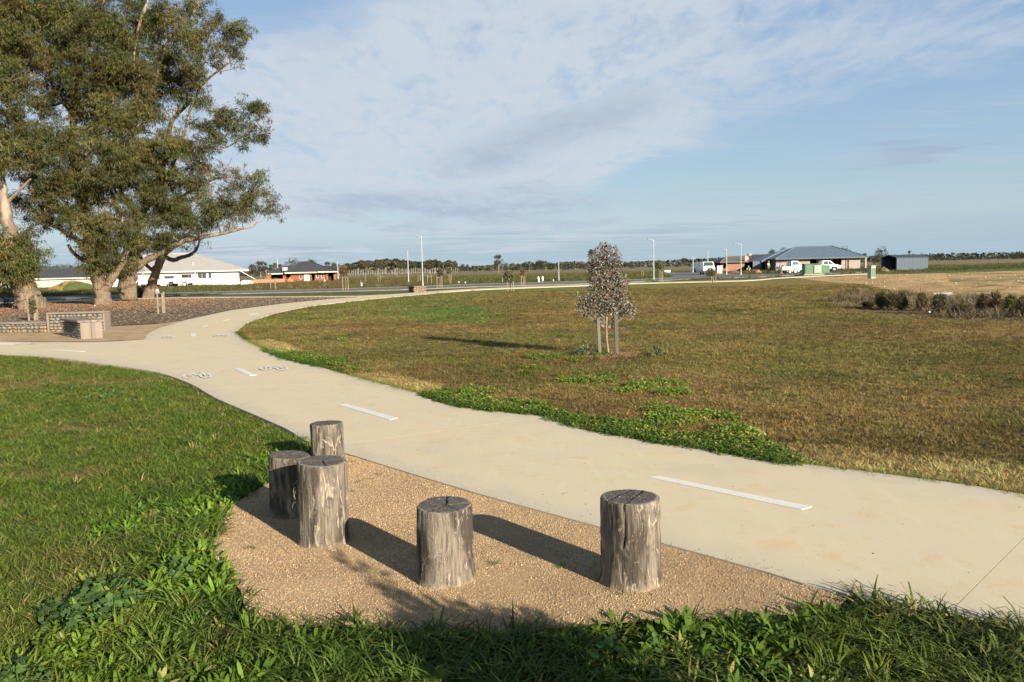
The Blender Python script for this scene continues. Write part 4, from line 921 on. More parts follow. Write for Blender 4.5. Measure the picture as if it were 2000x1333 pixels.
def big_tree(label, base_px, Y, trunk, limbs, lobes, seed, flare=1.9, shrubby=(), dens=1.0):
    rng = np.random.default_rng(seed); B = AT(base_px[0], base_px[1], Y); B.z = -0.04
    e = empty('gum_tree', B); tag(e, label, 'tree', 'big old gum trees in the mulch bed')
    mpp = Y / F
    def W_(p): q = AT(p[0], p[1], Y + (p[3] if len(p) > 3 else 0)); return q - B
    allp = []
    def limb(name, pts, mat_, seg=12, buttress=False):
        P = [W_(p) for p in pts]; R_ = [p[2] * mpp for p in pts]; PP = []; RR = []
        n = len(P)
        for i in range(n - 1):
            p0, p1, p2, p3 = P[max(i - 1, 0)], P[i], P[i + 1], P[min(i + 2, n - 1)]
            for k in range(5):
                q = k / 5; pt = 0.5 * ((2 * p1) + (p2 - p0) * q + (2 * p0 - 5 * p1 + 4 * p2 - p3) * q * q + (3 * p1 - p0 - 3 * p2 + p3) * q ** 3)
                rr_ = R_[i] * (1 - q) + R_[i + 1] * q
                PP.append(pt + Vector(rng.normal(0, 0.10 * rr_, 3))); RR.append(rr_ * rng.uniform(0.93, 1.08))
        PP.append(P[-1]); RR.append(R_[-1])
        if buttress: PP[0] = Vector((PP[0].x, PP[0].y, -0.25))
        mb = MB(); mb.tube(PP, RR, seg)
        if buttress:      # fluted, flared foot
            for i, v in enumerate(mb.v[:seg * len(PP)]):
                ri, k = divmod(i, seg); c_ = PP[ri]; a = 2 * math.pi * k / seg; f_ = max(0, 1 - (v[2] + 0.2) / 2.2) ** 1.7
                s_ = 1 + f_ * (0.10 + 0.16 * math.sin(a * 4 + seed)) + 0.05 * math.sin(a * 5 + v[2] * .9 + seed) + 0.035 * math.sin(a * 9 - v[2] * 1.3)
                mb.v[i] = (c_.x + (v[0] - c_.x) * s_, c_.y + (v[1] - c_.y) * s_, v[2])
        o = mb.build(name, mat_, e, recalc=False)
        allp.extend([(p, r_) for p, r_ in zip(PP, RR)])
        return o
    limb('trunk', trunk, m_bark, 26, True)
    for l in limbs:
        limb('limb', l[0], m_dead_shaded if l[1] == 'dark' else m_bark, 10)
    # foliage: lobes -> clumps -> sprigs, joined to the wood by thin boughs
    AP = np.array([p[:] for p, r_ in allp]); pos = []; tint = []; scl = []; tw = MB()
    cam_dir = np.array([0, 1.0, 0])
    for (cx_, cy_, rx, ry, dY, k) in lobes:
        rx *= .94; cx_ -= (8 if cx_ > 380 else 0)
        c_ = np.array((AT(cx_, cy_, Y + dY) - B)[:]); ax = rx * mpp; az_ = ry * mpp; ay_ = (ax + az_) * 0.5
        ncl = max(4, int(k * dens * (rx * ry) / 175))
        cl = []
        for i in range(ncl):
            d = rng.normal(0, 1, 3); d /= np.linalg.norm(d); q = rng.uniform(0.35, 1.0) ** 0.6
            cl.append(c_ + d * np.array([ax, ay_, az_]) * q)
        # bough from nearest wood to the lobe centre
        j = np.argmin(((AP - c_) ** 2).sum(1) + np.maximum(0, AP[:, 2] - c_[2]) ** 2); a = Vector(AP[j]); b_ = Vector(c_); r0 = min(allp[j][1] * 0.55, 0.11)
        mid = a.lerp(b_, 0.5) + Vector((0, 0, -0.10 * (b_ - a).length)) + Vector(rng.normal(0, 0.15, 3))
        if (b_ - a).length < 7.5: tw.tube([a, a.lerp(mid, .5) + Vector(rng.normal(0, .06, 3)), mid, mid.lerp(b_, .5) + Vector(rng.normal(0, .08, 3)), b_], [r0, r0 * .85, r0 * .65, r0 * .45, 0.02], 6, cap=False)
        lobe_t = rng.uniform(0.78, 1.22)
        for q in cl:
            if rng.uniform() < 0.55: 
                q_ = Vector(q); s_ = b_.lerp(q_, rng.uniform(0.0, 0.2)); tw.tube([s_, s_.lerp(q_, .55) + Vector(rng.normal(0, .12, 3)), q_ + Vector((0, 0, -.1))], [0.022, 0.015, 0.007], 4, cap=False)
            m_ = int(rng.integers(5, 11)); cr = rng.uniform(0.22, 0.46)
            ct = rng.uniform(0.55, 1.20) * lobe_t; warm_ = rng.uniform(0, 1) ** 2.0
            for j in range(m_):
                pos.append(q + rng.normal(0, 1, 3) * np.array([cr * .9, cr * .9, cr * 0.85])); scl.append(rng.uniform(0.75, 1.25))
                base_c = np.array([0.105, 0.122, 0.036]) * (1 - warm_) + np.array([0.160, 0.110, 0.038]) * warm_
                tint.append(base_c * ct * rng.uniform(0.85, 1.15))
    tw.build('twigs', m_bark, e, kind='stuff', recalc=False)
    pos = np.array(pos); n = len(pos)
    print(label, 'sprigs', n)
    scatter('crown', c_sprig, pos, np.stack([rng.normal(0, .25, n), rng.normal(0, .25, n), rng.uniform(0, 6.28, n)], -1), np.array(scl), rng.integers(0, 7, n), np.array(tint), parent=e)
    return e
# leftmost tree, partly out of the frame
big_tree('leftmost gum tree with broad flared trunk and leafy skirt, at the photo edge', (60, 603), 45.0,
    [(57, 604, 28), (55, 585, 22), (46, 560, 18.5), (39, 535, 17.5), (30, 490, 15.5), (16, 440, 12), (6, 390, 10), (-2, 340, 9), (-18, 270, 8), (-50, 190, 6), (-80, 110, 4)],
    [([(38, 575, 10), (25, 545, 12), (5, 515, 10), (-30, 480, 7)], 'rough'),
     ([(-2, 330, 7), (25, 285, 6), (45, 262, 5, .5), (30, 235, 4.5, .5), (15, 208, 4), (-10, 150, 3)], 'pale'), ([(10, 400, 5), (30, 380, 3), (60, 350, 2)], 'pale')],
    [(28, 505, 40, 38, -.6, 5.0), (55, 480, 18, 18, 0, 2.4), (5, 470, 22, 14, 0, 2.2), (-20, 500, 50, 60, 1, 1.6), (22, 538, 27, 14, -.6, 3.2),
     (5, 60, 60, 60, 0, 2.4), (-40, 140, 80, 80, 2, 2), (20, 160, 34, 40, -1, 2.2), (30, 250, 42, 34, 0, 2.2), (8, 310, 34, 28, -1, 2.4), (-60, 260, 80, 90, 1, 1.8), (55, 290, 28, 22, 0, 2), (-50, 0, 100, 80, 0, 1.4), (20, -20, 60, 50, 0, 2), (-90, 400, 70, 60, 2, 1)], 31)
big_tree('tall many limbed gum tree in the middle of the mulch bed', (200, 596), 49.0,
    [(201, 598, 16.5), (199, 575, 14), (196, 558, 13), (190, 535, 12.5), (186, 515, 12), (178, 480, 10), (166, 430, 10), (156, 370, 9), (148, 320, 8), (143, 270, 7), (144, 220, 6), (148, 170, 5), (150, 120, 4), (155, 60, 3)],
    [([(206, 572, 6), (211, 556, 8), (219, 543, 8.5), (233, 522, 7), (246, 490, 6), (240, 450, 4.5), (225, 400, 4), (215, 350, 3)], 'pale'),
     ([(141, 222, 5), (125, 200, 4.5), (108, 175, 4), (97, 145, 3.6), (90, 110, 3.2), (70, 50, 2.5)], 'pale'), ([(143, 240, 4), (156, 222, 3.4), (167, 205, 2.6)], 'pale'), ([(112, 180, 3), (118, 140, 2.6), (120, 90, 2)], 'pale'),
     ([(176, 512, 5.5), (162, 508, 4.5), (150, 500, 3.6), (140, 490, 3.2), (133, 478, 3)], 'dark'), ([(180, 500, 6), (150, 470, 4), (120, 450, 3), (80, 430, 2)], 'pale'),
     ([(160, 400, 6), (200, 340, 4.5, 2), (250, 290, 4, 3), (266, 200, 3.6, 3), (268, 110, 3.4, 1.5), (268, 75, 3.2, -.5), (276, 35, 2.8, -.5), (290, 0, 2.4, -.5), (292, -30, 2)], 'pale'), ([(190, 350, 4, 2.5), (240, 300, 4, 3), (290, 195, 3.6, 2.5), (322, 96, 2.8, .5), (340, 65, 2.6), (366, 38, 2.2), (385, 15, 1.8), (405, -15, 2)], 'pale'),
     ([(148, 60, 3), (150, 20, 2.6), (148, -20, 2)], 'pale'), ([(170, 60, 3), (195, 20, 2.4), (205, -10, 2)], 'pale'), ([(362, 42, 1.6), (350, 20, 1.2), (345, -5, .9)], 'pale'), ([(378, 22, 1.6), (392, -4, 1.2)], 'pale')],
    [(80, 60, 70, 60, 1, 2.4), (150, 40, 70, 60, 0, 2.6), (200, 90, 70, 60, -1, 2.4), (110, 130, 62, 45, -1, 1.9), (60, 120, 36, 24, 1, 1.3), (250, 40, 60, 45, 0, 2), (245, 120, 50, 45, -1, 2.4), (190, 160, 60, 50, -1.5, 2.2),
     (300, 20, 40, 30, 0, 1.5), (345, 15, 36, 22, 0, .8), (385, 20, 22, 22, 0, .9), (345, 60, 26, 30, -1, 1.6), (372, 95, 22, 22, -1, 1.5), (395, 60, 16, 16, 0, 1), (310, 60, 26, 30, 0, 1.2), (100, 210, 50, 32, 0, 1.5), (185, 230, 48, 46, 0, 2), (220, 200, 42, 44, -1, 2.2), (90, 270, 46, 34, -1, 2.0), (170, 290, 46, 40, -1.5, 2.6), (110, 330, 62, 40, -1.5, 2.4), (60, 350, 36, 30, 0, 1.6),
     (150, 370, 60, 40, -1.5, 2.6), (90, 400, 46, 30, -1, 2.2), (70, 440, 34, 16, 0, 1.2), (120, 430, 40, 26, 0, 1.5), (180, 430, 46, 36, -1.5, 2.6), (190, 480, 26, 36, -1.2, 3.0), (210, 500, 20, 22, -1, 2.2), (235, 440, 40, 40, -1, 2.2), (45, 400, 26, 34, 1, 1.2), (130, -40, 130, 40, 0, 1.2), (180, 520, 14, 12, -1.2, 1.8), (60, 20, 60, 40, 2, 2), (215, 330, 34, 34, -3, 2.4), (245, 275, 30, 34, -3, 2.4), (262, 215, 24, 34, -3, 2.2), (272, 150, 22, 34, -3, 2.0), (300, 215, 22, 20, -2.5, 1.5)], 32)
big_tree('stout gum tree with a pale forked limb, right of the tallest one', (250, 590), 55.0,
    [(252, 590, 15), (250, 574, 14.5), (248, 560, 15.5), (249, 545, 13.5), (252, 528, 11.5), (262, 505, 9), (266, 485, 7), (270, 460, 6), (266, 435, 5), (256, 405, 4.4), (240, 383, 4), (225, 350, 3.4)],
    [([(256, 505, 9), (270, 488, 8), (288, 480, 7), (308, 477, 6.5)], 'pale'), ([(268, 455, 5), (276, 425, 4.2), (286, 395, 3.6), (290, 370, 3)], 'pale'), ([(262, 415, 3), (235, 385, 2.6), (215, 360, 2)], 'pale'),
     ([(256, 536, 9), (270, 520, 7.5), (290, 507, 6.5), (315, 495, 6), (340, 480, 5.4), (365, 470, 4.6), (400, 463, 4), (440, 455, 3.2), (470, 448, 2.2), (495, 443, 1.4)], 'pale'),
     ([(244, 540, 6), (228, 500, 5), (225, 470, 4)], 'rough'),
     ([(270, 440, 4), (300, 380, 4), (330, 340, 3.8), (345, 300, 3.5), (362, 255, 2.6), (375, 205, 2.4), (400, 162, 2.2), (425, 140, 1.9), (450, 120, 1.8)], 'pale'),
     ([(315, 360, 4), (325, 290, 4), (335, 240, 4), (355, 215, 3.4), (375, 195, 3)], 'dark'), ([(345, 300, 2.4), (400, 290, 2), (435, 290, 1.8), (465, 275, 1.4), (490, 250, 1)], 'pale'),
     ([(330, 400, 3), (380, 370, 2.6), (420, 350, 2), (460, 345, 1.4)], 'pale'), ([(372, 215, 1.6), (385, 195, 1.3), (398, 190, .9)], 'dark'), ([(430, 140, 1), (455, 135, .7), (470, 128, .5)], 'pale'), ([(430, 345, .8), (448, 320, .6), (452, 308, .4)], 'pale'), ([(330, 236, 2), (345, 225, 1.6), (348, 205, 1.2)], 'dark')],
    [(345, 140, 46, 40, -1, 2.1), (300, 130, 44, 46, 0, 2.2), (375, 125, 24, 22, 0, 1.2), (400, 92, 25, 26, 0, 1.5), (385, 75, 14, 12, 0, 1), (445, 60, 26, 20, 0, 2.1), (478, 70, 24, 24, 0, 2.1), (450, 90, 26, 14, 0, 1.7), (430, 42, 12, 9, 0, 1.4), (470, 100, 12, 8, 0, 1.2), (375, 165, 22, 18, 0, 1.5),
     (270, 190, 42, 40, -1, 2.0), (310, 180, 30, 26, 0, 1.4), (330, 70, 26, 36, 1, .9), (375, 150, 24, 20, -2, 2), (350, 190, 20, 20, -1, 1.3), (400, 195, 16, 12, 0, 1.2), (425, 110, 16, 12, -1, 1.6), (390, 235, 24, 18, 0, 1.5), (430, 240, 32, 24, 0, 2.0), (465, 235, 28, 24, 0, 1.9), (492, 225, 20, 26, 0, 1.6), (515, 215, 10, 13, 0, 1.4), (520, 262, 9, 10, 0, 1.1), (485, 265, 20, 20, 0, 1.3), (425, 275, 24, 12, 0, 1),
     (330, 290, 60, 34, -2, 2.8), (385, 290, 36, 20, -1.5, 2.2), (280, 260, 40, 30, 0, 1.8), (245, 300, 44, 40, 0, 2.2), (300, 330, 56, 36, -1.5, 2.4), (355, 340, 46, 30, -1, 2.0), (250, 360, 50, 36, 0, 2.2), (400, 340, 36, 24, 0, 1.4), (320, 390, 60, 34, -1, 2.4), (390, 385, 40, 26, 0, 1.6), (435, 350, 30, 22, 0, 1.2), (480, 345, 32, 18, 0, 1.6), (505, 350, 18, 22, 0, 1.5), (510, 385, 30, 16, 0, 1.6),
     (540, 402, 16, 12, 0, 1.9), (470, 395, 40, 22, 0, 1.7), (430, 410, 44, 22, 0, 1.9), (380, 425, 46, 26, 0, 2.0), (330, 440, 40, 24, -1, 2.0), (290, 420, 38, 30, 0, 1.8), (450, 432, 36, 12, 0, 1.5), (300, 462, 34, 16, 0, 1.6), (345, 463, 34, 12, 0, 1.3), (240, 500, 30, 34, -1, 2.4), (260, 470, 36, 24, -1, 1.8), (395, 445, 30, 12, 0, 1.4), (490, 415, 22, 10, 0, 1.1), (223, 528, 14, 18, -1, 2)], 33)
big_tree('dark leaning gum tree behind, with crooked bare limbs', (290, 580), 62.0,
    [(290, 583, 11), (294, 566, 9), (300, 545, 8.5), (307, 525, 8), (315, 508, 7), (322, 495, 6), (338, 483, 4.5), (355, 470, 3.4), (372, 455, 2.6)],
    [([(310, 515, 4), (300, 528, 3.6), (285, 517, 3.2), (272, 500, 3)], 'dark'), ([(322, 502, 4.6), (338, 508, 4.2), (355, 503, 3.8), (372, 498, 3.4), (382, 490, 2.8), (388, 478, 2.2), (392, 465, 1.5), (405, 462, 1)], 'dark'), ([(312, 512, 3), (308, 490, 2.4), (295, 470, 2)], 'dark'), ([(382, 486, 1.4), (378, 472, 1), (370, 462, .7)], 'dark')],  # tree stands in shadow; that shade is painted as dark limb colour
    [(300, 485, 22, 10, 0, .9), (330, 470, 26, 10, 0, .9), (345, 455, 40, 16, 0, 1.1), (280, 480, 22, 16, 0, 1.0)], 34, flare=1.2)
# low shrub at the foot of the stout tree
def leafy(name, label, cat, base, boxes, n, mat_, seed, lsize=(0.10, 0.03), group=None, stems=6, stem_mat=None, tintc=None, droop=0.0):
    """plant thing: stems + one foliage mesh of individual leaves inside ellipsoids (local metres)"""
    rng = np.random.default_rng(seed); e = empty(name, base); tag(e, label, cat, group)
    V = []; Fc = []; w = np.array([b_[3] * b_[4] * b_[5] for b_ in boxes]) ** 0.67; w /= w.sum()
    for i in range(n):
        b_ = boxes[rng.choice(len(boxes), p=w)]; d = rng.normal(0, 1, 3); d /= np.linalg.norm(d); q = rng.uniform(0.25, 1) ** 0.5
        p = np.array(b_[:3]) + d * np.array(b_[3:6]) * q
        if p[2] < 0.02: continue
        dr = d * 0.8 + rng.normal(0, 0.6, 3) - np.array([0, 0, droop]); dr /= np.linalg.norm(dr); s = np.cross(dr, rng.normal(0, 1, 3)); s /= np.linalg.norm(s)
        l = lsize[0] * rng.uniform(.6, 1.3); wd = lsize[1] * rng.uniform(.7, 1.3); b0 = len(V)
        V += [p, p + dr * l * .5 + s * wd / 2, p + dr * l, p + dr * l * .5 - s * wd / 2]; Fc.append((b0, b0 + 1, b0 + 2, b0 + 3))
    o = mesh_np('foliage', V, Fc, mat_, parent=e); o['kind'] = 'stuff'
    mb = MB()
    for k in range(stems):
        b_ = boxes[k % len(boxes)]; p = Vector((rng.normal(0, .05) * b_[3], rng.normal(0, .05), 0)); q = Vector(b_[:3]) + Vector(rng.normal(0, .45, 3)) * min(b_[3:6])
        mb.tube([p, p.lerp(q, .5) + Vector(rng.normal(0, .05, 3)) * q.length, q], [0.012 + q.length * .006, 0.01, 0.004], 5, cap=False)
    mb.build('stem', stem_mat or m_dead_shaded, e, recalc=False)
    return e
m_shrub = leafmat('shrub_leaf', (0.115, 0.115, 0.050), (0.070, 0.080, 0.032), None, 0.18, 0.5, 0.3)
p = G(283, 580); leafy('shrub', 'low bushy olive shrub at the foot of the dark leaning tree', 'shrub', (p.x, p.y, 0), [(0, 0, 0.45, 0.75, 0.5, 0.5), (-0.4, 0, 0.3, 0.5, 0.4, 0.35), (0.5, 0, .3, .35, .3, .3)], 1500, m_shrub, 41, (0.16, 0.06))
p = G(38, 598); leafy('shrub', 'fresh green suckers growing against the leftmost flared trunk', 'shrub', (p.x, p.y - 1.3, 0), [(0.2, 0, 0.6, 0.5, 0.3, 0.55), (0.1, 0, 1.1, .35, .3, .4)], 700, leafmat('sucker_leaf', (0.10, 0.12, 0.035), (0.13, 0.10, 0.04), None, .2), 42, (0.16, 0.04))

# ------------------------------------------------------------------ staked saplings
m_stake = pm('grey_stake', (0.17, 0.158, 0.138), (0.10, 0.094, 0.082), 6, 0.9, 0.3, 40, stretch=(1, 1, .15))
m_stake2 = pm('pale_stake', (0.30, 0.25, 0.185), (0.24, 0.19, 0.14), 6, 0.9)
m_tie = pm('tie_webbing', (0.10, 0.08, 0.06))
m_stem = pm('sapling_bark', (0.20, 0.15, 0.11), (0.32, 0.25, 0.19), 9, .9, .5, 40, stretch=(1, 1, .3))
def sapling_main():
    B = G(1187, 690); e = empty('sapling', (B.x, B.y, -0.03)); tag(e, 'young gum sapling with grey and reddish round leaves tied between two stakes', 'sapling')
    mpp = B.y / F * 1.0
    def Wp(px, py, dy=0): q = AT(px, py, B.y + dy); return q - Vector((B.x, B.y, -0.03))
    tr = MB(); tr.tube([Vector((0.03, 0, -.03)), Wp(1188, 690), Wp(1185, 665), Wp(1184, 640), Wp(1186, 600), Wp(1184, 560), Wp(1180, 520), Wp(1176, 490)], [.03, .025, .021, .019, .017, .013, .009, .004], 9)
    tr.build('trunk', m_stem, e)
    for (a, b_, c_, d_, w_) in ((1172, 690, 1168, 622, 2.9), (1205, 692, 1202, 600, 3.4)):
        mb = MB(); A = Wp(a, b_, -0.05); Bq = Wp(c_, d_, -0.05); A.z = -0.05; w = w_ * mpp
        mb.add([A + Vector((sx * w, sy * w, 0)) for sx in (-1, 1) for sy in (-1, 1)] + [Bq + Vector((sx * w, sy * w, 0)) for sx in (-1, 1) for sy in (-1, 1)], [(0, 1, 3, 2), (4, 6, 7, 5), (0, 4, 5, 1), (2, 3, 7, 6), (0, 2, 6, 4), (1, 5, 7, 3)])
        mb.build('stake', m_stake, e, bevel=0.004)
    tb = MB(); P1 = Wp(1171, 628, -.05); P2 = Wp(1186, 634, .02)
    tb.box(-.002, .002, -.02, .02, -.02, .02, M=Matrix.Translation(P1)); 
    tb.add([P1 + Vector((0, 0, .03)), P2 + Vector((0, 0, .012)), P2 - Vector((0, 0, .028)), P1 - Vector((0, 0, .03))], [(0, 1, 2, 3)]); P3 = Wp(1202, 618, -.05)
    tb.add([P2 + Vector((0, 0, .015)), P3 + Vector((0, 0, .03)), P3 + Vector((0, 0, .0)), P2 - Vector((0, 0, .012))], [(0, 1, 2, 3)])
    tb.build('tie', m_tie, e)
    # crown: dense leaves along hand-placed boughs
    rng = np.random.default_rng(61); V = []; Fc = []; tw = MB(); mi = []
    lob = [(1178, 505, 30, 26), (1160, 520, 18, 26), (1198, 515, 20, 28), (1185, 545, 34, 26), (1205, 555, 26, 24), (1165, 555, 18, 24), (1178, 580, 34, 20), (1212, 580, 20, 18), (1155, 585, 22, 14), (1142, 592, 16, 12), (1135, 605, 12, 12), (1220, 600, 22, 14), (1235, 607, 10, 8), (1190, 600, 30, 16), (1168, 605, 22, 14), (1222, 615, 16, 10), (1146, 612, 10, 10), (1180, 485, 14, 12), (1203, 488, 5, 10), (1155, 493, 8, 8), (1172, 625, 8, 12), (1212, 612, 12, 10), (1128, 575, 3, 3), (1218, 640, 3, 3)]
    for (lx, ly, rx, ry) in lob:
        c_ = Wp(lx, ly, 0)
        t0 = Wp(1184 + (lx - 1184) * 0.1, min(ly + abs(lx - 1184) * 0.8 + 14, 640), 0)
        tw.tube([t0, t0.lerp(c_, .5) + Vector((0, 0, -.02)), c_], [.008, .006, .003], 5, cap=False)
        nL = int(7 + rx * ry * 0.80); dy_ = min(rx, ry) * mpp * 1.1
        for i in range(nL):
            d = rng.normal(0, 1, 3); d /= np.linalg.norm(d); q = rng.uniform(0.05, 1) ** 0.5
            p = np.array(c_[:]) + d * np.array([rx * mpp, dy_, ry * mpp]) * q * (1.08 if rng.uniform() < .1 else 1)
            dr = rng.normal(0, .8, 3) + d * .6 + np.array([0, 0, -.15]); dr /= np.linalg.norm(dr); s = np.cross(dr, rng.normal(0, 1, 3)); s /= np.linalg.norm(s); nn = np.cross(dr, s)
            l = .041 * rng.uniform(.6, 1.25); w = l * rng.uniform(.48, .72) / 2; b0 = len(V)
            V += [p, p + dr * l * .3 + s * w + nn * .004, p + dr * l * .75 + s * w * .8 + nn * .003, p + dr * l, p + dr * l * .75 - s * w * .8 + nn * .003, p + dr * l * .3 - s * w + nn * .004]
            Fc += [(b0, b0 + 1, b0 + 2, b0 + 3), (b0, b0 + 3, b0 + 4, b0 + 5)]
            if i % 7 == 0: tw.tube([c_, Vector(p)], [.004, .0015], 4, cap=False)
    mt, t, b = mat_nodes('silver_gum_leaf'); b.inputs['Roughness'].default_value = .5
    gg = N(t, 'ShaderNodeNewGeometry'); r_ = N(t, 'ShaderNodeValToRGB'); L(t, gg.outputs['Random Per Island'], r_.inputs[0])
    el = r_.color_ramp.elements; el[0].position = 0; el[0].color = (.10, .11, .088, 1); el[1].position = 1; el[1].color = (.165, .125, .11, 1)
    for ps, cc_ in ((.3, (.085, .10, .065, 1)), (.5, (.185, .12, .095, 1)), (.7, (.15, .085, .065, 1)), (.85, (.13, .135, .115, 1))): q = el.new(ps); q.color = cc_
    r_.color_ramp.interpolation = 'CONSTANT'
    L(t, r_.outputs[0], b.inputs['Base Color']); o = mesh_np('crown', V, Fc, mt, parent=e); o['kind'] = 'stuff'
    tw.build('twigs', m_stem, e, kind='stuff', recalc=False)
    # ring of wood chips and a grey leafy weed at its foot
    rng = np.random.default_rng(62); n = 2600; a = rng.uniform(0, 6.28, n); r = np.sqrt(rng.uniform(0, 1, n)); x = B.x + .05 + r * np.cos(a) * .66; y = B.y - .05 + r * np.sin(a) * .5
    s = rng.uniform(.015, .05, n); col = np.array([.20, .115, .065]) * rng.uniform(.5, 1.6, (n, 1)); col[::9] = (.36, .27, .18)
    o = scatter('mulch_ring', c_peb, np.stack([x, y, -.03 + .04 * (1 - r)], -1), rots(n, rng, .4), np.stack([s, s * .4, s * .3], -1), rng.integers(0, 5, n), col); tag(o, 'ring of reddish bark chips at the foot of the nearest sapling', 'mulch')
sapling_main()
q = G(1150, 690); leafy('weed_clump', 'grey green thistle clump at the left of the nearest sapling', 'weed', (q.x, q.y, -.03), [(0, 0, .06, .20, .12, .08), (-.12, 0, .05, .12, .1, .06)], 260, leafmat('thistle_leaf', (.13, .17, .10), (.09, .13, .06), None, .15), 63, (.10, .022))
q = G(1283, 692); leafy('weed_clump', 'small pale green weed clump to the right of the nearest sapling', 'weed', (q.x, q.y, -.03), [(0, 0, .05, .12, .1, .07)], 120, leafmat('thistle_leaf_b', (.12, .18, .06), (.08, .13, .05), None, .15), 64, (.09, .024))

m_yleaf = {k: leafmat('young_leaf_' + k, a, b_, None, .2) for k, a, b_ in (('olive', (.13, .12, .055), (.08, .09, .04)), ('red', (.20, .10, .05), (.12, .09, .045)), ('green', (.08, .13, .035), (.11, .12, .04)))}
def staked(px, py, top, stakes, label, crown=None, leaf='olive', trunk=True, rail=None, seed=0, group='staked young trees beyond the path'):
    """py: ground line; top: stake-top row; stakes: list of px; crown: (cx, cy, rx, ry)"""
    B = G(px, py); Y = B.y; mpp = Y / F; e = empty('staked_sapling', (B.x, Y, 0)); tag(e, label, 'sapling', group)
    hs = (py - top) * mpp
    for s_, dx in enumerate(stakes):
        x = (dx - px) * mpp; mb = MB(); w = .026; mb.box(x - w, x + w, (s_ % 2) * .3 - w, (s_ % 2) * .3 + w, -.05, hs * (1 - .06 * (s_ % 3))); mb.build('stake', m_stake2, e)
    if rail: mb = MB(); a, b_ = (stakes[0] - px) * mpp, (stakes[-1] - px) * mpp; mb.box(a, b_, .0, .02, hs * rail - .05, hs * rail + .05); mb.build('tie', m_stake, e)
    if crown:
        cx_, cy_, rx, ry = crown; c_ = Vector(((cx_ - px) * mpp, 0.1, (py - cy_) * mpp)); rng = np.random.default_rng(seed)
        if trunk: mb = MB(); mb.tube([(0, .1, 0), (0.03, .1, c_.z * .5), c_], [.035, .03, .015], 7); mb.build('trunk', m_stem, e)
        V = []; Fc = []
        for i in range(int(300 + rx * ry * 3)):
            d = rng.normal(0, 1, 3); d /= np.linalg.norm(d); q = rng.uniform(.1, 1) ** .55; p = np.array(c_[:]) + d * np.array([rx * mpp, rx * mpp, ry * mpp]) * q
            dr = rng.normal(0, 1, 3); dr /= np.linalg.norm(dr); s = np.cross(dr, rng.normal(0, 1, 3)); s /= np.linalg.norm(s); l = rng.uniform(.7, 1.3) * (.10 + .9 * mpp); b0 = len(V)
            V += [p, p + dr * l * .5 + s * l * .22, p + dr * l, p + dr * l * .5 - s * l * .22]; Fc.append((b0, b0 + 1, b0 + 2, b0 + 3))
        o = mesh_np('crown', V, Fc, m_yleaf[leaf], parent=e); o['kind'] = 'stuff'
    return e
staked(314, 613, 568, [309.5, 316, 319], 'bare stakes with a cross tie standing in the mulch right of the dark leaning tree', rail=.38)
staked(65, 627, 575, [57, 64.5], 'two stakes in front of the leftmost flared trunk', crown=(61, 600, 6, 16), leaf='olive', seed=1)
staked(536, 567, 544, [529, 535, 538.5], 'three thin stakes left of the red brick house')
staked(675, 568, 538, [670, 675.5, 680.5], 'reddish staked young tree in front of the right end of the brick house', crown=(672, 530, 9, 12), leaf='red', seed=2)
staked(859, 563, 536, [854, 859, 863.5], 'staked young tree just right of the stone lamp planter', crown=(860, 533, 7, 9), rail=.75, seed=3)
staked(879, 554, 535, [877.5, 881.5], 'thin staked young tree behind the stone planter to its right', crown=(878, 530, 5, 7), seed=4)
staked(840, 556, 536, [835.5, 842.5], 'two stakes directly behind the tall lamp post', rail=.8)
staked(998, 568, 547, [992, 997.5, 1003], 'bushy dark staked young tree before the lone tall gum', crown=(994, 541, 12, 12), leaf='olive', seed=5)
staked(1022, 557, 538, [1018.5, 1025.5], 'small reddish staked tree right of the bushy dark one', crown=(1021, 533, 5, 6), leaf='red', rail=.8, seed=6)
staked(981.5, 553, 536, [981.5], 'single short stake left of the bushy dark staked tree')
staked(1292, 550, 528, [1289, 1295.5], 'staked young tree with a round olive crown beside the corner lamp post', crown=(1288, 520, 9, 10), leaf='olive', seed=7)
staked(1393, 553, 540, [1390, 1393.5, 1398], 'grey leaved staked tree in front of the parked van', crown=(1389, 533, 10, 9), leaf='olive', seed=8)
staked(1256, 541, 528, [1253.5, 1257.5], 'pair of stakes left of the road corner')
for k, (px, py, tp) in enumerate(((714.5, 553, 536), (739, 551, 537), (776, 545, 535), (817, 551, 537), (705, 556, 547), (652, 548, 535), (609, 551, 546), (743, 545, 536))):
    staked(px, py, tp, [px, px + 4] if k % 2 else [px], ['thin single stake in the paddock beside the plantation', 'pair of thin stakes left of the short lamp post', 'lone stake beneath the gum plantation', 'pair of stakes between the two lamp posts', 'short white peg in the green verge', 'pair of stakes by the right corner of the brick house', 'short stake before the white door of the brick house', 'far pair of stakes at the plantation edge'][k])

# shrub just outside the frame, whose thin shadow crosses the gravel
leafy('weed_clump', 'tall thin wattle seedling behind the camera side of the gravel', 'shrub', (1.45, 1.40, -.04), [(0, 0, .30, .26, .22, .26), (.05, 0, .62, .13, .12, .22), (-.05, .03, .95, .05, .05, .2), (0.02, 0, 1.22, .03, .03, .14), (.3, -.1, .45, .30, .25, .34), (-.35, .1, .42, .28, .22, .30), (0, 0, .86, .22, .2, .2), (.28, 0, .80, .2, .2, .2), (-.25, .05, .78, .18, .18, .18)], 7500, m_shrub, 77, (.08, .018), stems=6)
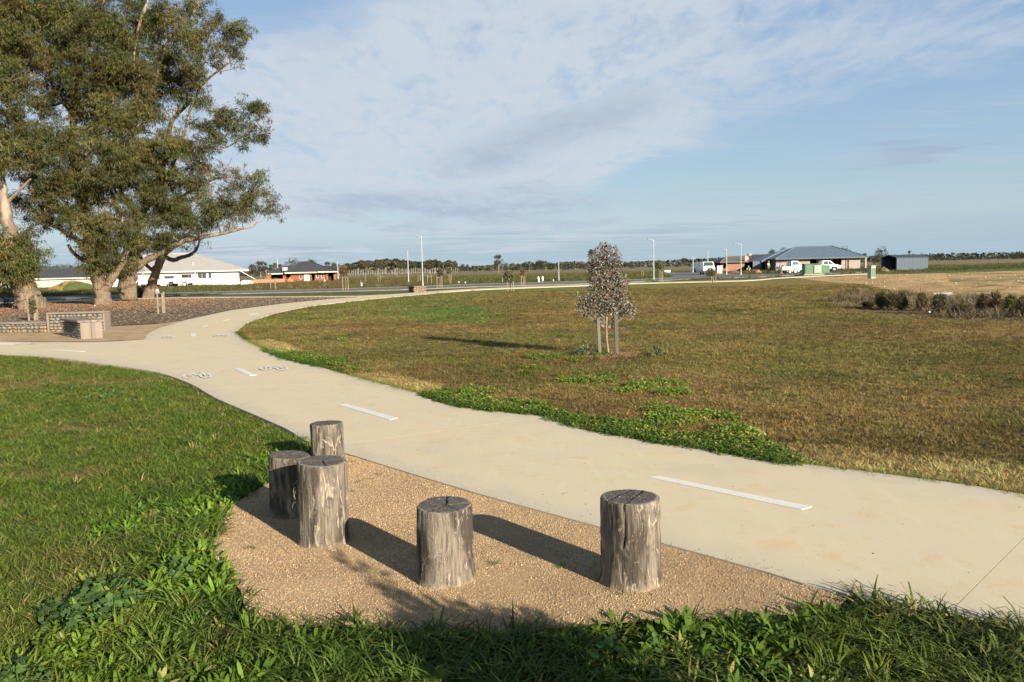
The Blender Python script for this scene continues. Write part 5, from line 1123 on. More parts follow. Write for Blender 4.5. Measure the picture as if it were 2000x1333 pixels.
#@@PART3
# ------------------------------------------------------------------ gabion seats and wall
m_stone = []
for nm, a, b_ in (('stone_grey_green', (.20, .21, .155), (.27, .265, .20)), ('stone_cream', (.32, .265, .18), (.26, .205, .135)), ('stone_rust', (.25, .16, .095), (.30, .22, .135)), ('stone_blue', (.17, .185, .16), (.22, .225, .19))):
    m_stone.append(pm(nm, a, b_, 9, .9, .6, 40))
m_plank = pm('silvered_timber', (.25, .215, .175), (.17, .148, .122), 5, .85, .5, 40, stretch=(.2, 1, 1))
m_plankp = pm('pinkish_timber', (.25, .205, .165), (.19, .155, .125), 5, .85, .5, 30, stretch=(1, 1, .15))
m_wire = pm('gabion_wire', (.22, .22, .21), rough=.5, metal=.6)
m_core = pm('stone_rubble', (.15, .125, .09), (.10, .085, .065), 12, .95, .8, 40)
stone_me = []
for k in range(10):
    v, f = ico(100 + k, .8); o = mesh_np('stone', v, f, m_stone[k % 4], link=False); stone_me.append(o.data)
def gabion(name, label, cat, P0, P1, depth, h, stone, cap_over=.05, cap_t=.055, ends=True, planks=3, group=None, seed=1, single=True, sides=('front',)):
    """stone filled cage between ground points P0 and P1 (front face line), depth away from the camera"""
    rng = np.random.default_rng(seed); d = (P1 - P0); Lh = math.hypot(d.x, d.y); ang = math.atan2(d.y, d.x)
    e = empty(name, (P0.x, P0.y, 0), ang); tag(e, label, cat, group)
    top = h - cap_t
    core = MB(); core.box(.04, Lh - .04, .05, depth - .05, -.03, top - .01); core.build('core', m_core, e)
    ln = []
    for side in sides:
        LL = Lh if side == 'front' else depth
        z = 0.0; row = 0
        while z < top - stone * .3:
            rh = min(stone * rng.uniform(.6, .95), top - z + .01); x = rng.uniform(-.3, 0) * stone
            while x < LL - .02:
                w = stone * rng.uniform(.7, 1.7); c = min(max(x + w / 2, .05), LL - .05)
                if side == 'front': loc = (c, .045 + rng.uniform(-.012, .012), z + rh / 2); sc = (w * 1.12, .13, rh * 1.28)
                else: loc = (.045 + rng.uniform(-.01, .01), c, z + rh / 2); sc = (.13, w * 1.12, rh * 1.28)
                ln.append((loc, sc, (rng.uniform(-.25, .25), rng.uniform(-.35, .35), rng.uniform(-.15, .15)), int(rng.integers(0, 10)))); x += w
            z += rh; row += 1
    if single:
        for loc, sc, ro, k in ln:
            o = bpy.data.objects.new('stone', stone_me[k]); COL.objects.link(o); o.parent = e; o.location = loc; o.scale = sc; o.rotation_euler = ro
    else:
        mb = MB()
        for loc, sc, ro, k in ln:
            Mx = Matrix.Translation(loc) @ Matrix.Rotation(ro[2], 4, 'Z') @ Matrix.Rotation(ro[1], 4, 'Y') @ Matrix.Diagonal((*sc, 1)); me = stone_me[k]
            mb.add([Mx @ v.co for v in me.vertices], [tuple(p.vertices) for p in me.polygons], k % 4)
        mb.build('stone_fill', m_stone, e, kind='stuff')
    wb = MB()
    for side in sides:
        LL = Lh if side == 'front' else depth; g_ = .075 if single else .2
        k = 0.0
        while k <= LL: 
            p = [(k, -.012, 0), (k, -.012, top)] if side == 'front' else [(-.012, k, 0), (-.012, k, top)]; wb.tube(p, .0022, 4, cap=False); k += g_
        k = 0.0
        while k <= top:
            p = [(0, -.012, k), (LL, -.012, k)] if side == 'front' else [(-.012, 0, k), (-.012, LL, k)]; wb.tube(p, .0022, 4, cap=False); k += g_
    wb.build('wire_mesh', m_wire, e, kind='stuff', recalc=False)
    if planks:
        pw = (depth + 2 * cap_over) / planks
        for k in range(planks):
            mb = MB(); mb.box(-cap_over, Lh + cap_over, -cap_over + k * pw + .004, -cap_over + (k + 1) * pw - .004, top, h - .002 * (k % 2)); mb.build('plank', m_plank, e, bevel=.006)
    if ends:
        for x0, x1 in ((-.055, 0.0), (Lh, Lh + .055)):
            mb = MB(); mb.box(x0, x1, -.02, depth + .01, -.05, top - .002); mb.build('end_board', m_plankp, e, bevel=.005)
    return e
A_, B_ = G(97, 650), G(203, 647)
gabion('stone_bench', 'tall stone filled gabion wall with timber capping, behind the low block seat', 'gabion wall', A_, B_, .42, .60, .125, seed=3, planks=3)
A_, B_ = G(-190, 655), G(90, 650)
gabion('stone_bench', 'low stone filled gabion wall with long timber capping at the left photo edge', 'gabion wall', A_, B_, .42, .33, .115, seed=4, ends=False, planks=3)
# block seat: cage side towards the left, timber end towards the camera
P0 = G(157, 663.5); P1 = G(187, 660.0)
def block_seat():
    a = G(124, 657); c = G(157, 663.5); d_ = G(187, 660); ax = (c - a); Lx = math.hypot(ax.x, ax.y); ang = math.atan2(ax.y, ax.x); dep = math.hypot(d_.x - c.x, d_.y - c.y)
    e = gabion('block_seat', 'small block seat with caged stone side and pinkish timber end, before the tall gabion wall', 'seat', a, c, dep, .50, .085, cap_over=.06, ends=False, planks=4, seed=9)
    for k in range(2):
        mb = MB(); mb.box(Lx + .002, Lx + .045, k * dep / 2 + .003, (k + 1) * dep / 2 - .003, -.03, .44); mb.build('end_board', m_plankp, e, bevel=.004)
block_seat()
# lamp planter of stone (small in the photo)
A_, B_ = G(809, 572), G(833, 571)
gabion('stone_plinth', 'squat stone plinth at the path edge below the tall lamp post', 'plinth', A_, B_, .9, .46, .16, seed=12, single=False, cap_over=.03, ends=False, planks=2)

# ------------------------------------------------------------------ street lamps
m_galv = pm('galvanised_steel', (.42, .44, .46), (.36, .38, .40), 3, .45, spec=.5, metal=.15)
m_lampd = pm('lamp_head_grey', (.28, .29, .30), rough=.5)
def lamp(px, py_base, py_top, label, arm=-1, Y=None, arm_px=10, lean=0.0):
    B = G(px, py_base) if Y is None else AT(px, py_base, Y); Yd = B.y; mpp = Yd / F; h = (py_base - py_top) * mpp + (0 if Y is None else B.z); B.z = 0
    e = empty('street_lamp', B); tag(e, label, 'street lamp', 'street lamps along the road')
    r = max(.05, .00055 * Yd)
    mb = MB(); mb.tube([(0, 0, 0), (0, 0, h * .25), (0, 0, h)], [r * 1.25, r * 1.1, r * .75], 10); mb.build('pole', m_galv, e)
    mb = MB(); mb.box(-.16, .16, -.16, .16, 0, .04); mb.tube([(0, 0, .04), (0, 0, .35)], r * 1.5, 8); mb.build('base_plate', m_galv, e)
    L_ = arm_px * mpp
    if arm:
        mb = MB(); mb.tube([(0, 0, h - .12), (arm * L_ * .25, 0, h - .03), (arm * L_ * .65, 0, h + .06)], [.045, .04, .035], 7); mb.build('arm', m_galv, e)
        mb = MB(); a, b_ = sorted((arm * L_ * .55, arm * L_ * 1.05)); mb.prism([(a, h + .0), (b_, h + .03), (b_, h + .10), (a + .05, h + .15), (a, h + .11)], -.14, .14, axis='y'); mb.build('lamp_head', m_lampd, e, bevel=.02)
    else:
        mb = MB(); mb.tube([(0, 0, h - .02), (0, 0, h + .12)], [.07, .05], 8); mb.build('lamp_head', m_lampd, e)
lamp(826, 560, 463, 'tallest street lamp, rising behind the squat stone plinth', -1, arm_px=11)
lamp(798, 552.5, 491, 'shorter street lamp just left of the tallest one', 1, arm_px=10)
lamp(543.5, 550, 505.5, 'street lamp in front of the left end of the brick house', 1, arm_px=9)
lamp(660.5, 546, 513.5, 'bare pole lamp at the right corner of the brick house', 0)
lamp(1091.5, 549.5, 515, 'bare pole lamp left of the nearest sapling', 0)
lamp(1277, 548, 469.5, 'street lamp at the road corner, tall white pole with arm to the left', -1, arm_px=11)
lamp(1353.5, 532.5, 500, 'small far lamp pole left of the parked van', 0)
lamp(1382.5, 529, 490, 'far lamp pole directly behind the parked van', 0)
lamp(1419, 536.5, 487.5, 'street lamp before the left end of the brown brick house', -1, arm_px=9)
lamp(1447, 537.5, 477, 'taller street lamp before the middle of the brown brick house', -1, arm_px=13)

# ------------------------------------------------------------------ houses
m_white = pm('white_render', (.70, .69, .66), (.65, .64, .61), 1.5, .85)
m_roofpale = pm('pale_metal_roof', (.36, .34, .32), (.33, .31, .29), 1.0, .6)
m_roofdark = pm('charcoal_tile', (.045, .047, .052), (.065, .066, .070), 3.0, .75, .4, 6)
m_roofblue = pm('slate_blue_metal', (.105, .150, .200), (.125, .17, .22), 1.0, .45, spec=.5)
m_roofgrey = pm('grey_brown_tile', (.16, .145, .125), (.12, .11, .10), 3.0, .8)
m_red = pm('red_brick', (.26, .090, .052), (.20, .070, .044), 6, .9, c3=(.42, .18, .10))
m_brown = pm('brown_brick', (.33, .17, .10), (.26, .13, .08), 6, .9, c3=(.40, .25, .16))
m_greybrick = pm('grey_cream_brick', (.36, .30, .255), (.30, .25, .215), 5, .9, c3=(.42, .37, .32))
m_cream = pm('cream_render', (.66, .58, .45), (.60, .52, .40), 1.5, .85)
m_peach = pm('peach_render', (.60, .38, .22), (.55, .34, .20), 1.5, .85)
m_fascia = pm('fascia_cream', (.66, .62, .52))
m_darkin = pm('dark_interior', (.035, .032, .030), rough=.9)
m_frame = pm('window_frame', (.50, .50, .48), rough=.5)
m_framew = pm('white_frame', (.78, .78, .76), rough=.5)
m_slate = pm('blue_grey_trim_and_shade', (.105, .135, .16), (.09, .115, .14), 3, .6)  # trim colour, also used dark for walls whose shade is painted in
mt, t, b = mat_nodes('window_glass'); b.inputs['Base Color'].default_value = (.05, .065, .07, 1); b.inputs['Roughness'].default_value = .12; b.inputs['Specular IOR Level'].default_value = .7; m_glass = mt
class Facade:
    """house frame: pixel columns/rows at distance Y become metres in local x / z"""
    def __init__(s, name, label, px0, py0, Y, cat='house', slope=0, rz=0.0):
        s.Y = Y; s.px0 = px0; s.m = Y / F; B = AT(px0, py0, Y); s.B = Vector((B.x, Y, 0)); s.a = math.radians(rz)
        s.e = empty(name, s.B, s.a); tag(s.e, label, cat)
    def x(s, px, y=0.0):
        k = (px - 1000) / F; c, n = math.cos(s.a), math.sin(s.a); bx = s.B.x - n * y; by = s.B.y + c * y
        return (k * by - bx) / (c - k * n)
    def z(s, py, px=None, y=0.0):
        px = s.px0 if px is None else px
        D = s.B.y + s.x(px, y) * math.sin(s.a) + y * math.cos(s.a)
        return H + (524 - (px - 1000) * 0.0227 - py) * D / F
    def wall(s, x0, x1, h, y, mat_, holes=(), t_=.2, z0=-.05, name='wall'):
        xs = sorted({x0, x1, *[v for a in holes for v in a[:2]]}); zs = sorted({z0, h, *[v for a in holes for v in a[2:4]]}); mb = MB()
        for i in range(len(xs) - 1):
            run = None
            for j in range(len(zs) - 1):
                cx_, cz = (xs[i] + xs[i + 1]) / 2, (zs[j] + zs[j + 1]) / 2
                if any(a[0] < cx_ < a[1] and a[2] < cz < a[3] for a in holes): continue
                mb.box(xs[i], xs[i + 1], y, y + t_, zs[j], zs[j + 1])
        return mb.build(name, mat_, s.e)
    def window(s, x0, x1, z0, z1, y, fm=None, mull=1):
        mb = MB(); f = .05; mb.box(x0, x0 + f, y + .03, y + .13, z0, z1); mb.box(x1 - f, x1, y + .03, y + .13, z0, z1)
        mb.box(x0 + f, x1 - f, y + .03, y + .13, z0, z0 + f); mb.box(x0 + f, x1 - f, y + .03, y + .13, z1 - f, z1)
        for k in range(mull): xm = x0 + (x1 - x0) * (k + 1) / (mull + 1); mb.box(xm - .03, xm + .03, y + .04, y + .12, z0 + f, z1 - f)
        w = mb.build('window', fm or m_frame, s.e); g_ = MB(); g_.box(x0 + f, x1 - f, y + .075, y + .085, z0 + f, z1 - f); g_.build('pane', m_glass, w)
    def hip(s, x0, x1, y0, y1, ze, rx0, rx1, ry, zr, mat_, t_=.18, fm=None, name='roof', seams=None):
        mb = MB(); e = [(x0, y0, ze), (x1, y0, ze), (x1, y1, ze), (x0, y1, ze)]; r = [(rx0, ry, zr), (rx1, ry, zr)]
        mb.add(e + r, [(0, 1, 5, 4), (2, 3, 4, 5), (1, 2, 5), (3, 0, 4), (3, 2, 1, 0)]); o = mb.build(name, mat_, s.e)
        fb_ = MB(); 
        for a, b_ in ((0, 1), (1, 2), (2, 3), (3, 0)):
            pa, pb = Vector(e[a]), Vector(e[b_]); d = (pb - pa).normalized(); n = Vector((d.y, -d.x, 0)) * .03
            fb_.add([pa - n - Vector((0, 0, t_)), pb - n - Vector((0, 0, t_)), pb - n + Vector((0, 0, .03)), pa - n + Vector((0, 0, .03)), pa + n - Vector((0, 0, t_)), pb + n - Vector((0, 0, t_)), pb + n + Vector((0, 0, .03)), pa + n + Vector((0, 0, .03))], [(0, 1, 2, 3), (4, 5, 6, 7), (0, 1, 5, 4), (3, 2, 6, 7), (1, 2, 6, 5), (0, 3, 7, 4)])
        fb_.build('fascia', fm or m_fascia, s.e)
        cp = MB()
        for a, b_ in ((e[0], r[0]), (e[1], r[1]), (r[0], r[1])): cp.tube([Vector(a) + Vector((0, 0, .02)), Vector(b_) + Vector((0, 0, .03))], .09, 5)
        cp.build('ridge_cap', mat_, s.e)
        return o
# --- white house with pale hip roof
f = Facade('white_house', 'long white rendered house under a pale grey hip roof, behind the gum trees', 262, 561, 128, rz=18)
zf = lambda py: f.z(py, 370)
x = f.x
holes = [(x(265), x(275.5), 0, zf(536)), (x(303), x(318), 0, zf(536.5)), (x(330), x(349), 0, zf(536.5)), (x(360), x(379), zf(543), zf(536)), (x(391), x(408.5), zf(545.5), zf(535)), (x(412), x(418.5), zf(545.5), zf(535))]
f.wall(x(205), x(472), zf(529.5), 0, m_white, holes); f.wall(x(205), x(472), zf(529.5), 11.5, m_white)
mb = MB(); mb.box(x(472) - .2, x(472), .2, 11.5, -.05, zf(529.5)); mb.build('wall', m_white, f.e); mb = MB(); mb.box(x(205), x(205) + .2, .2, 11.5, -.05, zf(529.5)); mb.build('wall', m_white, f.e)
f.hip(x(195, -.7), x(491, -.7), -.7, 12.4, f.z(527.8, 480), x(300, 5.8), x(386, 5.8), 5.8, f.z(495.5, 386, 5.8), m_roofpale)
f.window(*holes[4], 0); f.window(*holes[5], 0, mull=0)
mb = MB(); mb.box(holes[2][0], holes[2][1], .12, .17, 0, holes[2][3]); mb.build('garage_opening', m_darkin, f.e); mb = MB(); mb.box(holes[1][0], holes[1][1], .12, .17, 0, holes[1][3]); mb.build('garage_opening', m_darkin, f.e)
mb = MB(); mb.box(holes[0][0], holes[0][1], .12, .17, 0, holes[0][3]); mb.build('door', pm('brown_door', (.10, .06, .045)), f.e)
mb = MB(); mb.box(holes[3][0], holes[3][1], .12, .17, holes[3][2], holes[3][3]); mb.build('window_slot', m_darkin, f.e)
for a, b_ in (((470, 527.5), (518, 554)), ((286, 532), (267, 558)), ((386, 530), (404, 552))):   # loose white pipes leaning from the gutter
    mb = MB(); mb.tube([(x(a[0]), -.75, zf(a[1] + 1.5)), (x(b_[0]), -2.2 if b_[0] < 500 else -1.2, -.02)], .055 if b_[0] != 404 else .03, 7); mb.build('leaning_pipe', m_framew, f.e)
mb = MB(); mb.tube([(x(383), 1.6, zf(518)), (x(383), 1.6, zf(513))], .12, 8); mb.build('roof_vent', m_framew, f.e)
# --- cream house with dark roof, far left, and its boundary wall
f = Facade('cream_house', 'low cream house with dark tiled roof seen between the two left gum trees', 70, 565, 152, rz=25); zf = lambda py: f.z(py, 130); x = f.x
f.wall(x(-60), x(196), zf(544), 0, m_peach, [(x(100), x(112), zf(552), zf(546)), (x(150), x(157), zf(552), zf(546))]); f.window(x(100), x(112), zf(552), zf(546), 0); f.window(x(150), x(157), zf(552), zf(546), 0, mull=0)
f.hip(x(62), x(205), -.6, 9.5, zf(543.5), x(86, 4.5), x(186, 4.5), 4.5, f.z(525, 130, 4.5), m_roofdark)
mb = MB(); mb.box(x(66), x(70), -.6, -.2, 0, zf(543)); mb.build('column', m_cream, f.e)
mb = MB(); mb.box(x(-200), x(62), -.2, 7, -.05, zf(548)); mb.build('side_wall', m_cream, f.e)
wf = Facade('boundary_wall', 'long cream rendered boundary wall behind the grassy mound', 70, 565, 138, 'wall'); zf = lambda py: wf.z(py, 130); x = wf.x
for k in range(9):
    a = x(72 + k * 14.5); mb = MB(); mb.box(a + .015, x(72 + (k + 1) * 14.5) - .015, 0, .12, -.05, zf(547.5)); mb.build('panel', m_cream, wf.e)
mb = MB(); mb.box(x(-260), x(28), 0, .12, -.05, zf(551)); mb.build('panel', m_cream, wf.e)
# --- red brick house under construction
f = Facade('brick_house', 'red brick house with charcoal hip roof and orange dirt heap, left of centre', 590, 552, 150, rz=13); zf = lambda py: f.z(py, 605); x = f.x
holes = [(x(563), x(572), zf(544), zf(534)), (x(589), x(594), zf(545), zf(534)), (x(613), x(619), 0, zf(534)), (x(622), x(626.5), zf(544), zf(535)), (x(632), x(637), zf(544), zf(535)), (x(642), x(645.5), 0, zf(534))]
f.wall(x(557), x(645), zf(532.5), 0, m_red, holes); f.wall(x(533), x(645), zf(532.5), 10, m_red)
for k in (1, 3, 4): f.window(*holes[k], 0, m_framew, 0)
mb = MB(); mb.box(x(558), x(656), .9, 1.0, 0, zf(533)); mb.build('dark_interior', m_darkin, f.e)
mb = MB(); mb.box(x(598.5), x(608.5), -.06, .0, 0, zf(535.5)); mb.build('garage_door', m_framew, f.e)
for a in (530, 641, 656): mb = MB(); mb.box(x(a), x(a) + .35, -.2 if a > 600 else .4, .15 if a > 600 else .75, 0, zf(533)); mb.build('column', m_red, f.e)
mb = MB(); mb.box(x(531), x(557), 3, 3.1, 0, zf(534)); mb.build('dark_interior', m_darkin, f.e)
f.hip(x(561, -.9), x(664, -.9), -.9, 10.5, zf(532), x(592, 4.8), x(612, 4.8), 4.8, f.z(512, 602, 4.8), m_roofdark, fm=m_cream)
f.hip(x(528), x(600), 1.2, 10.0, zf(533), x(558, 5.2), x(592, 5.2), 5.2, f.z(520, 570, 5.2), m_roofdark)
f.hip(x(625), x(664.5), -1.2, 8.5, zf(531.5), x(640, 3.5), x(648, 3.5), 3.5, f.z(520, 644, 3.5), m_roofdark, fm=m_cream)
mb = MB(); Mx = Matrix.Translation((x(561), 2.3, zf(526))) @ Matrix.Rotation(math.radians(28), 4, 'X'); mb.box(-.5, .45, -.5, .8, .0, .09, M=Mx); mb.build('skylight', m_frame, f.e)
# --- blue roofed house on the right
f = Facade('blue_roof_house', 'grey brick house with wide slate blue metal hip roof, right of centre', 1550, 530, 150, slope=0); x = f.x; zf = lambda py: f.z(py, 1600)
f.wall(x(1517), x(1583), zf(505.5), 0, m_greybrick, [(x(1527), x(1532), zf(521), zf(517))]); f.window(x(1527), x(1532), zf(521), zf(517), 0, m_darkin, 0)
mb = MB(); mb.box(x(1549), x(1550.5), -.05, .0, 0, zf(506)); mb.build('downpipe', m_slate, f.e)
holes = [(x(1586), x(1602), 0, zf(507)), (x(1603), x(1606.5), zf(514), zf(508)), (x(1622), x(1633), zf(517), zf(508)), (x(1635), x(1643), 0, zf(508))]
f.wall(x(1583), x(1644), zf(505), 1.6, m_greybrick, holes); f.window(*holes[1], 1.6, m_framew, 0); f.window(*holes[2], 1.6, m_framew, 1)
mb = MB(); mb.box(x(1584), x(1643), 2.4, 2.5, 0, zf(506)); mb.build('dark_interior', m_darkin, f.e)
f.wall(x(1644), x(1680.5), zf(505), -.1, m_greybrick, [(x(1651.5), x(1658.5), zf(529), zf(506))]); 
mb = MB(); mb.box(x(1690), x(1693.5), 0, .35, 0, zf(506)); mb.build('column', m_greybrick, f.e)
mb = MB(); mb.box(x(1517), x(1517) + .2, .2, 10, 0, zf(505.5)); mb.build('wall', m_slate, f.e); mb = MB(); mb.box(x(1684), x(1684) + .2, 7, 11, 0, zf(505.5)); mb.build('wall', m_greybrick, f.e); f.wall(x(1517), x(1684), zf(505.5), 11, m_greybrick)  # left wall faces away from the sun; its shade is put into the colour
f.wall(x(1482), x(1517), zf(508), 3.2, m_slate, [(x(1499), x(1508), 0, zf(511))]); mb = MB(); mb.box(x(1498), x(1509), 4, 4.1, 0, zf(510)); mb.build('dark_interior', m_darkin, f.e)  # same painted shade on the set-back left wall
RX0, RX1, RZ = x(1556, 5.5), x(1624, 5.5), f.z(481.8, 1590, 5.5)
f.hip(x(1516, -1), x(1697, -1), -1.0, 12, zf(504), RX0, RX1, 5.5, RZ, m_roofblue, fm=m_slate)
f.hip(x(1488, 3), x(1550, 3), 3, 12, zf(508), x(1534, 7), x(1552, 7), 7, f.z(487, 1536, 7), m_roofblue, fm=m_slate)
sm_ = MB()
for k in range(22):    # standing ribs of the metal roof
    xr = x(1524) + k * (x(1686) - x(1524)) / 21; fr = min(1, (xr - x(1516, -1)) / (RX0 - x(1516, -1)), (x(1697, -1) - xr) / (x(1697, -1) - RX1))
    sm_.tube([(xr, -1.0, zf(504) + .04), (xr, -1.0 + 6.5 * fr, zf(504) + .04 + (RZ - zf(504)) * fr)], .012, 4, cap=False)
sm_.build('roof_ribs', m_roofblue, f.e, kind='stuff', recalc=False)
# --- brown brick house left of it
f = Facade('brown_brick_house', 'brown brick house with grey tiled roof, left of the blue roofed house', 1438, 530, 158, slope=0); x = f.x; zf = lambda py: f.z(py, 1438)
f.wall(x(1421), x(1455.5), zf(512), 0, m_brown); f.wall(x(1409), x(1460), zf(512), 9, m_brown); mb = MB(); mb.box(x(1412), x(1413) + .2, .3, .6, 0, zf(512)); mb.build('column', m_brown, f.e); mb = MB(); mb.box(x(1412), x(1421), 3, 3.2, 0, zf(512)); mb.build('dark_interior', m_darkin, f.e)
f.hip(x(1407), x(1462), -.6, 9.8, zf(511.5), x(1420, 4.8), x(1456, 4.8), 4.8, f.z(501.5, 1438, 4.8), m_roofgrey, fm=m_roofgrey)
mb = MB(); mb.prism([(x(1455.5), zf(512)), (x(1463), zf(508)), (x(1463), zf(503)), (x(1455.5), zf(501))], -.3, .1, axis='y'); mb.build('gable', m_peach, f.e)
f = Facade('dark_roof_house', 'unfinished house with dark roof and shaded frame, between brown and blue roofed houses', 1480, 530, 165, slope=0); x = f.x; zf = lambda py: f.z(py, 1480)
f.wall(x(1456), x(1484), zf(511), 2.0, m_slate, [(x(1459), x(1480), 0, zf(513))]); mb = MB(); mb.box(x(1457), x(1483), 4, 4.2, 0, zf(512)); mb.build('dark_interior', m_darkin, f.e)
f.hip(x(1457), x(1506), 0, 10, zf(510.5), x(1472, 5), x(1500, 5), 5, f.z(498.5, 1486, 5), m_roofdark, fm=m_roofdark)
mb = MB(); mb.box(x(1476), x(1482), 4.4, 5.2, zf(500), zf(494.5)); mb.build('chimney', m_greybrick, f.e)
# --- blue grey shed
def shed():
    Y = 126.0; B = AT(1751, 528, Y); e = empty('steel_shed', (B.x, Y, 0)); tag(e, 'blue grey corrugated steel shed with dark open end, on the right horizon', 'shed')
    mpp = Y / F; W_ = (1817.5 - 1751) * mpp; h = 23 * mpp; rh = 28.2 * mpp; D = 4.0; X0 = 0
    mm = pm('shed_blue_steel', (.075, .115, .160), (.085, .13, .175), 2, .5, spec=.4)
    n = int(W_ / .3)
    for k in range(12):
        a, b_ = W_ * k / 12, W_ * (k + 1) / 12; mb = MB(); mb.box(a + .008, b_ - .008, -.0, .03, -.03, h)
        for j in range(4): q = a + (j + .5) * (b_ - a) / 4; mb.box(q - .03, q + .03, -.03, .0, -.03, h)
        mb.build('panel', mm, e)
    mb = MB(); mb.prism([(-.12, h), (D / 2, rh), (D + .12, h), (D + .12, h + .07), (D / 2, rh + .08), (-.12, h + .07)], -.1, W_ + .1); mb.build('roof', pm('shed_roof_blue', (.045, .065, .085), rough=.6), e)
    mb = MB(); mb.box(0, W_, D - .03, D, -.03, h); mb.box(W_ - .03, W_, .03, D - .03, -.03, h); mb.build('rear_wall', mm, e)
    mb = MB(); mb.box(0, .12, .03, .2, 0, h); mb.box(0, .12, D - .2, D - .03, 0, h); mb.build('door_post', mm, e)
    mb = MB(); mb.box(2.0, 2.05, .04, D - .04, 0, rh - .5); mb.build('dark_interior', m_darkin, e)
    e.rotation_euler = (0, 0, math.radians(8))
shed()

# ------------------------------------------------------------------ vehicles
m_car = pm('white_car_paint', (.80, .80, .79), (.76, .76, .75), 1, .3, spec=.6)
m_tyre = pm('tyre_rubber', (.03, .03, .03), rough=.9); m_rim = pm('rim_silver', (.45, .45, .46), rough=.35, metal=.6); m_rimw = pm('rim_white', (.70, .70, .68), rough=.5)
m_head = pm('headlamp_lens', (.75, .75, .72), rough=.1, spec=.8); m_tail = pm('tail_lamp', (.35, .02, .015), rough=.3); m_bump = pm('grey_plastic', (.07, .07, .07), rough=.7)
def wheel(e, x, y, r=.34, w=.22, rim=None):
    mb = MB(); mb.tube([(x, y - w / 2, r), (x, y - w / 2 + .04, r), (x, y + w / 2 - .04, r), (x, y + w / 2, r)], [r * .9, r, r, r * .9], 20, smooth=False); o = mb.build('wheel', m_tyre, e)
    mb = MB(); mb.tube([(x, y - w / 2 - .012, r), (x, y + w / 2 + .012, r)], r * .58, 14); mb.build('rim', rim or m_rim, o)
def vehicle(name, label, cat, loc, rz, prof, glass, wid, wheels, lights=True, hull=None, extra=None):
    """side profile (x,z) extruded with tumblehome; glass: list of side polygons"""
    e = empty(name, loc, rz); tag(e, label, cat)
    mb = MB(); zt = max(p[1] for p in prof); n = len(prof); hw = wid / 2
    def half(z, s): return s * (hw - max(0, (z - 1.0)) * .13)
    vs = [(p[0], half(p[1], -1), p[1]) for p in prof] + [(p[0], half(p[1], 1), p[1]) for p in prof]
    mb.add(vs, [(i, (i + 1) % n, n + (i + 1) % n, n + i) for i in range(n)] + [tuple(range(n - 1, -1, -1)), tuple(range(n, 2 * n))])
    mb.build('body', m_car, e, bevel=.035)
    for g_ in glass:
        for s in (-1, 1):
            w = MB(); k = len(g_); w.add([(p[0], half(p[1], s) + s * .012, p[1]) for p in g_] + [(p[0], half(p[1], s) - s * .02, p[1]) for p in g_], [tuple(range(k)), tuple(range(2 * k - 1, k - 1, -1))] + [(i, (i + 1) % k, k + (i + 1) % k, k + i) for i in range(k)]); w.build('side_window', m_glass, e)
    for x_, r_ in wheels:
        for s in (-1, 1): wheel(e, x_, s * (hw - .10), r_)
    if extra: extra(e, hw)
    return e
def ute_extra(xf, xr, zl=.75, ws=None):
    def fn(e, hw):
        for s in (-1, 1):
            mb = MB(); mb.box(xf - .05, xf + .02, s * (hw - .32) - .14, s * (hw - .32) + .14, zl, zl + .17); mb.build('headlight', m_head, e)
            mb = MB(); mb.box(xr - .02, xr + .04, s * (hw - .12) - .07, s * (hw - .12) + .07, zl, zl + .3); mb.build('tail_light', m_tail, e)
        mb = MB(); mb.box(xf - .08, xf + .06, -hw + .05, hw - .05, .38, .58); mb.build('bumper', m_bump, e)
        if ws: mb = MB(); (a, za), (b_, zb) = ws; mb.add([(a + .015, -hw + .16, za), (a + .015, hw - .16, za), (b_ + .015, hw - .26, zb), (b_ + .015, -hw + .26, zb), (a - .01, -hw + .16, za - .01), (a - .01, hw - .16, za - .01), (b_ - .01, hw - .26, zb), (b_ - .01, -hw + .26, zb)], [(0, 1, 2, 3), (4, 5, 6, 7), (0, 1, 5, 4), (2, 3, 7, 6)]); mb.build('windscreen', m_glass, e)
    return fn
# ute with canopy beside the white house (nose hidden by the leaning trunk)
q = G(326, 560.5)
prof = [(-2.45, .42), (-2.0, .40), (-1.95, .72), (-1.15, .72), (-1.1, .40), (.95, .40), (1.0, .72), (1.8, .72), (1.85, .40), (2.4, .44), (2.45, .95), (1.4, 1.12), (.85, 1.72), (-.3, 1.78), (-.35, 1.88), (-2.4, 1.84)]
vehicle('utility_truck', 'white utility truck with boxy rear canopy parked before the white house', 'utility truck', (q.x, q.y - 1.4, 0), math.radians(182), prof, [[(.05, 1.12), (.95, 1.12), (.72, 1.62), (.05, 1.66)], [(-2.1, 1.2), (-.6, 1.2), (-.6, 1.62), (-2.1, 1.60)]], 1.85, [(-1.55, .37), (1.4, .37)], extra=ute_extra(2.45, -2.45, .8, ((1.36, 1.14), (.90, 1.66))))
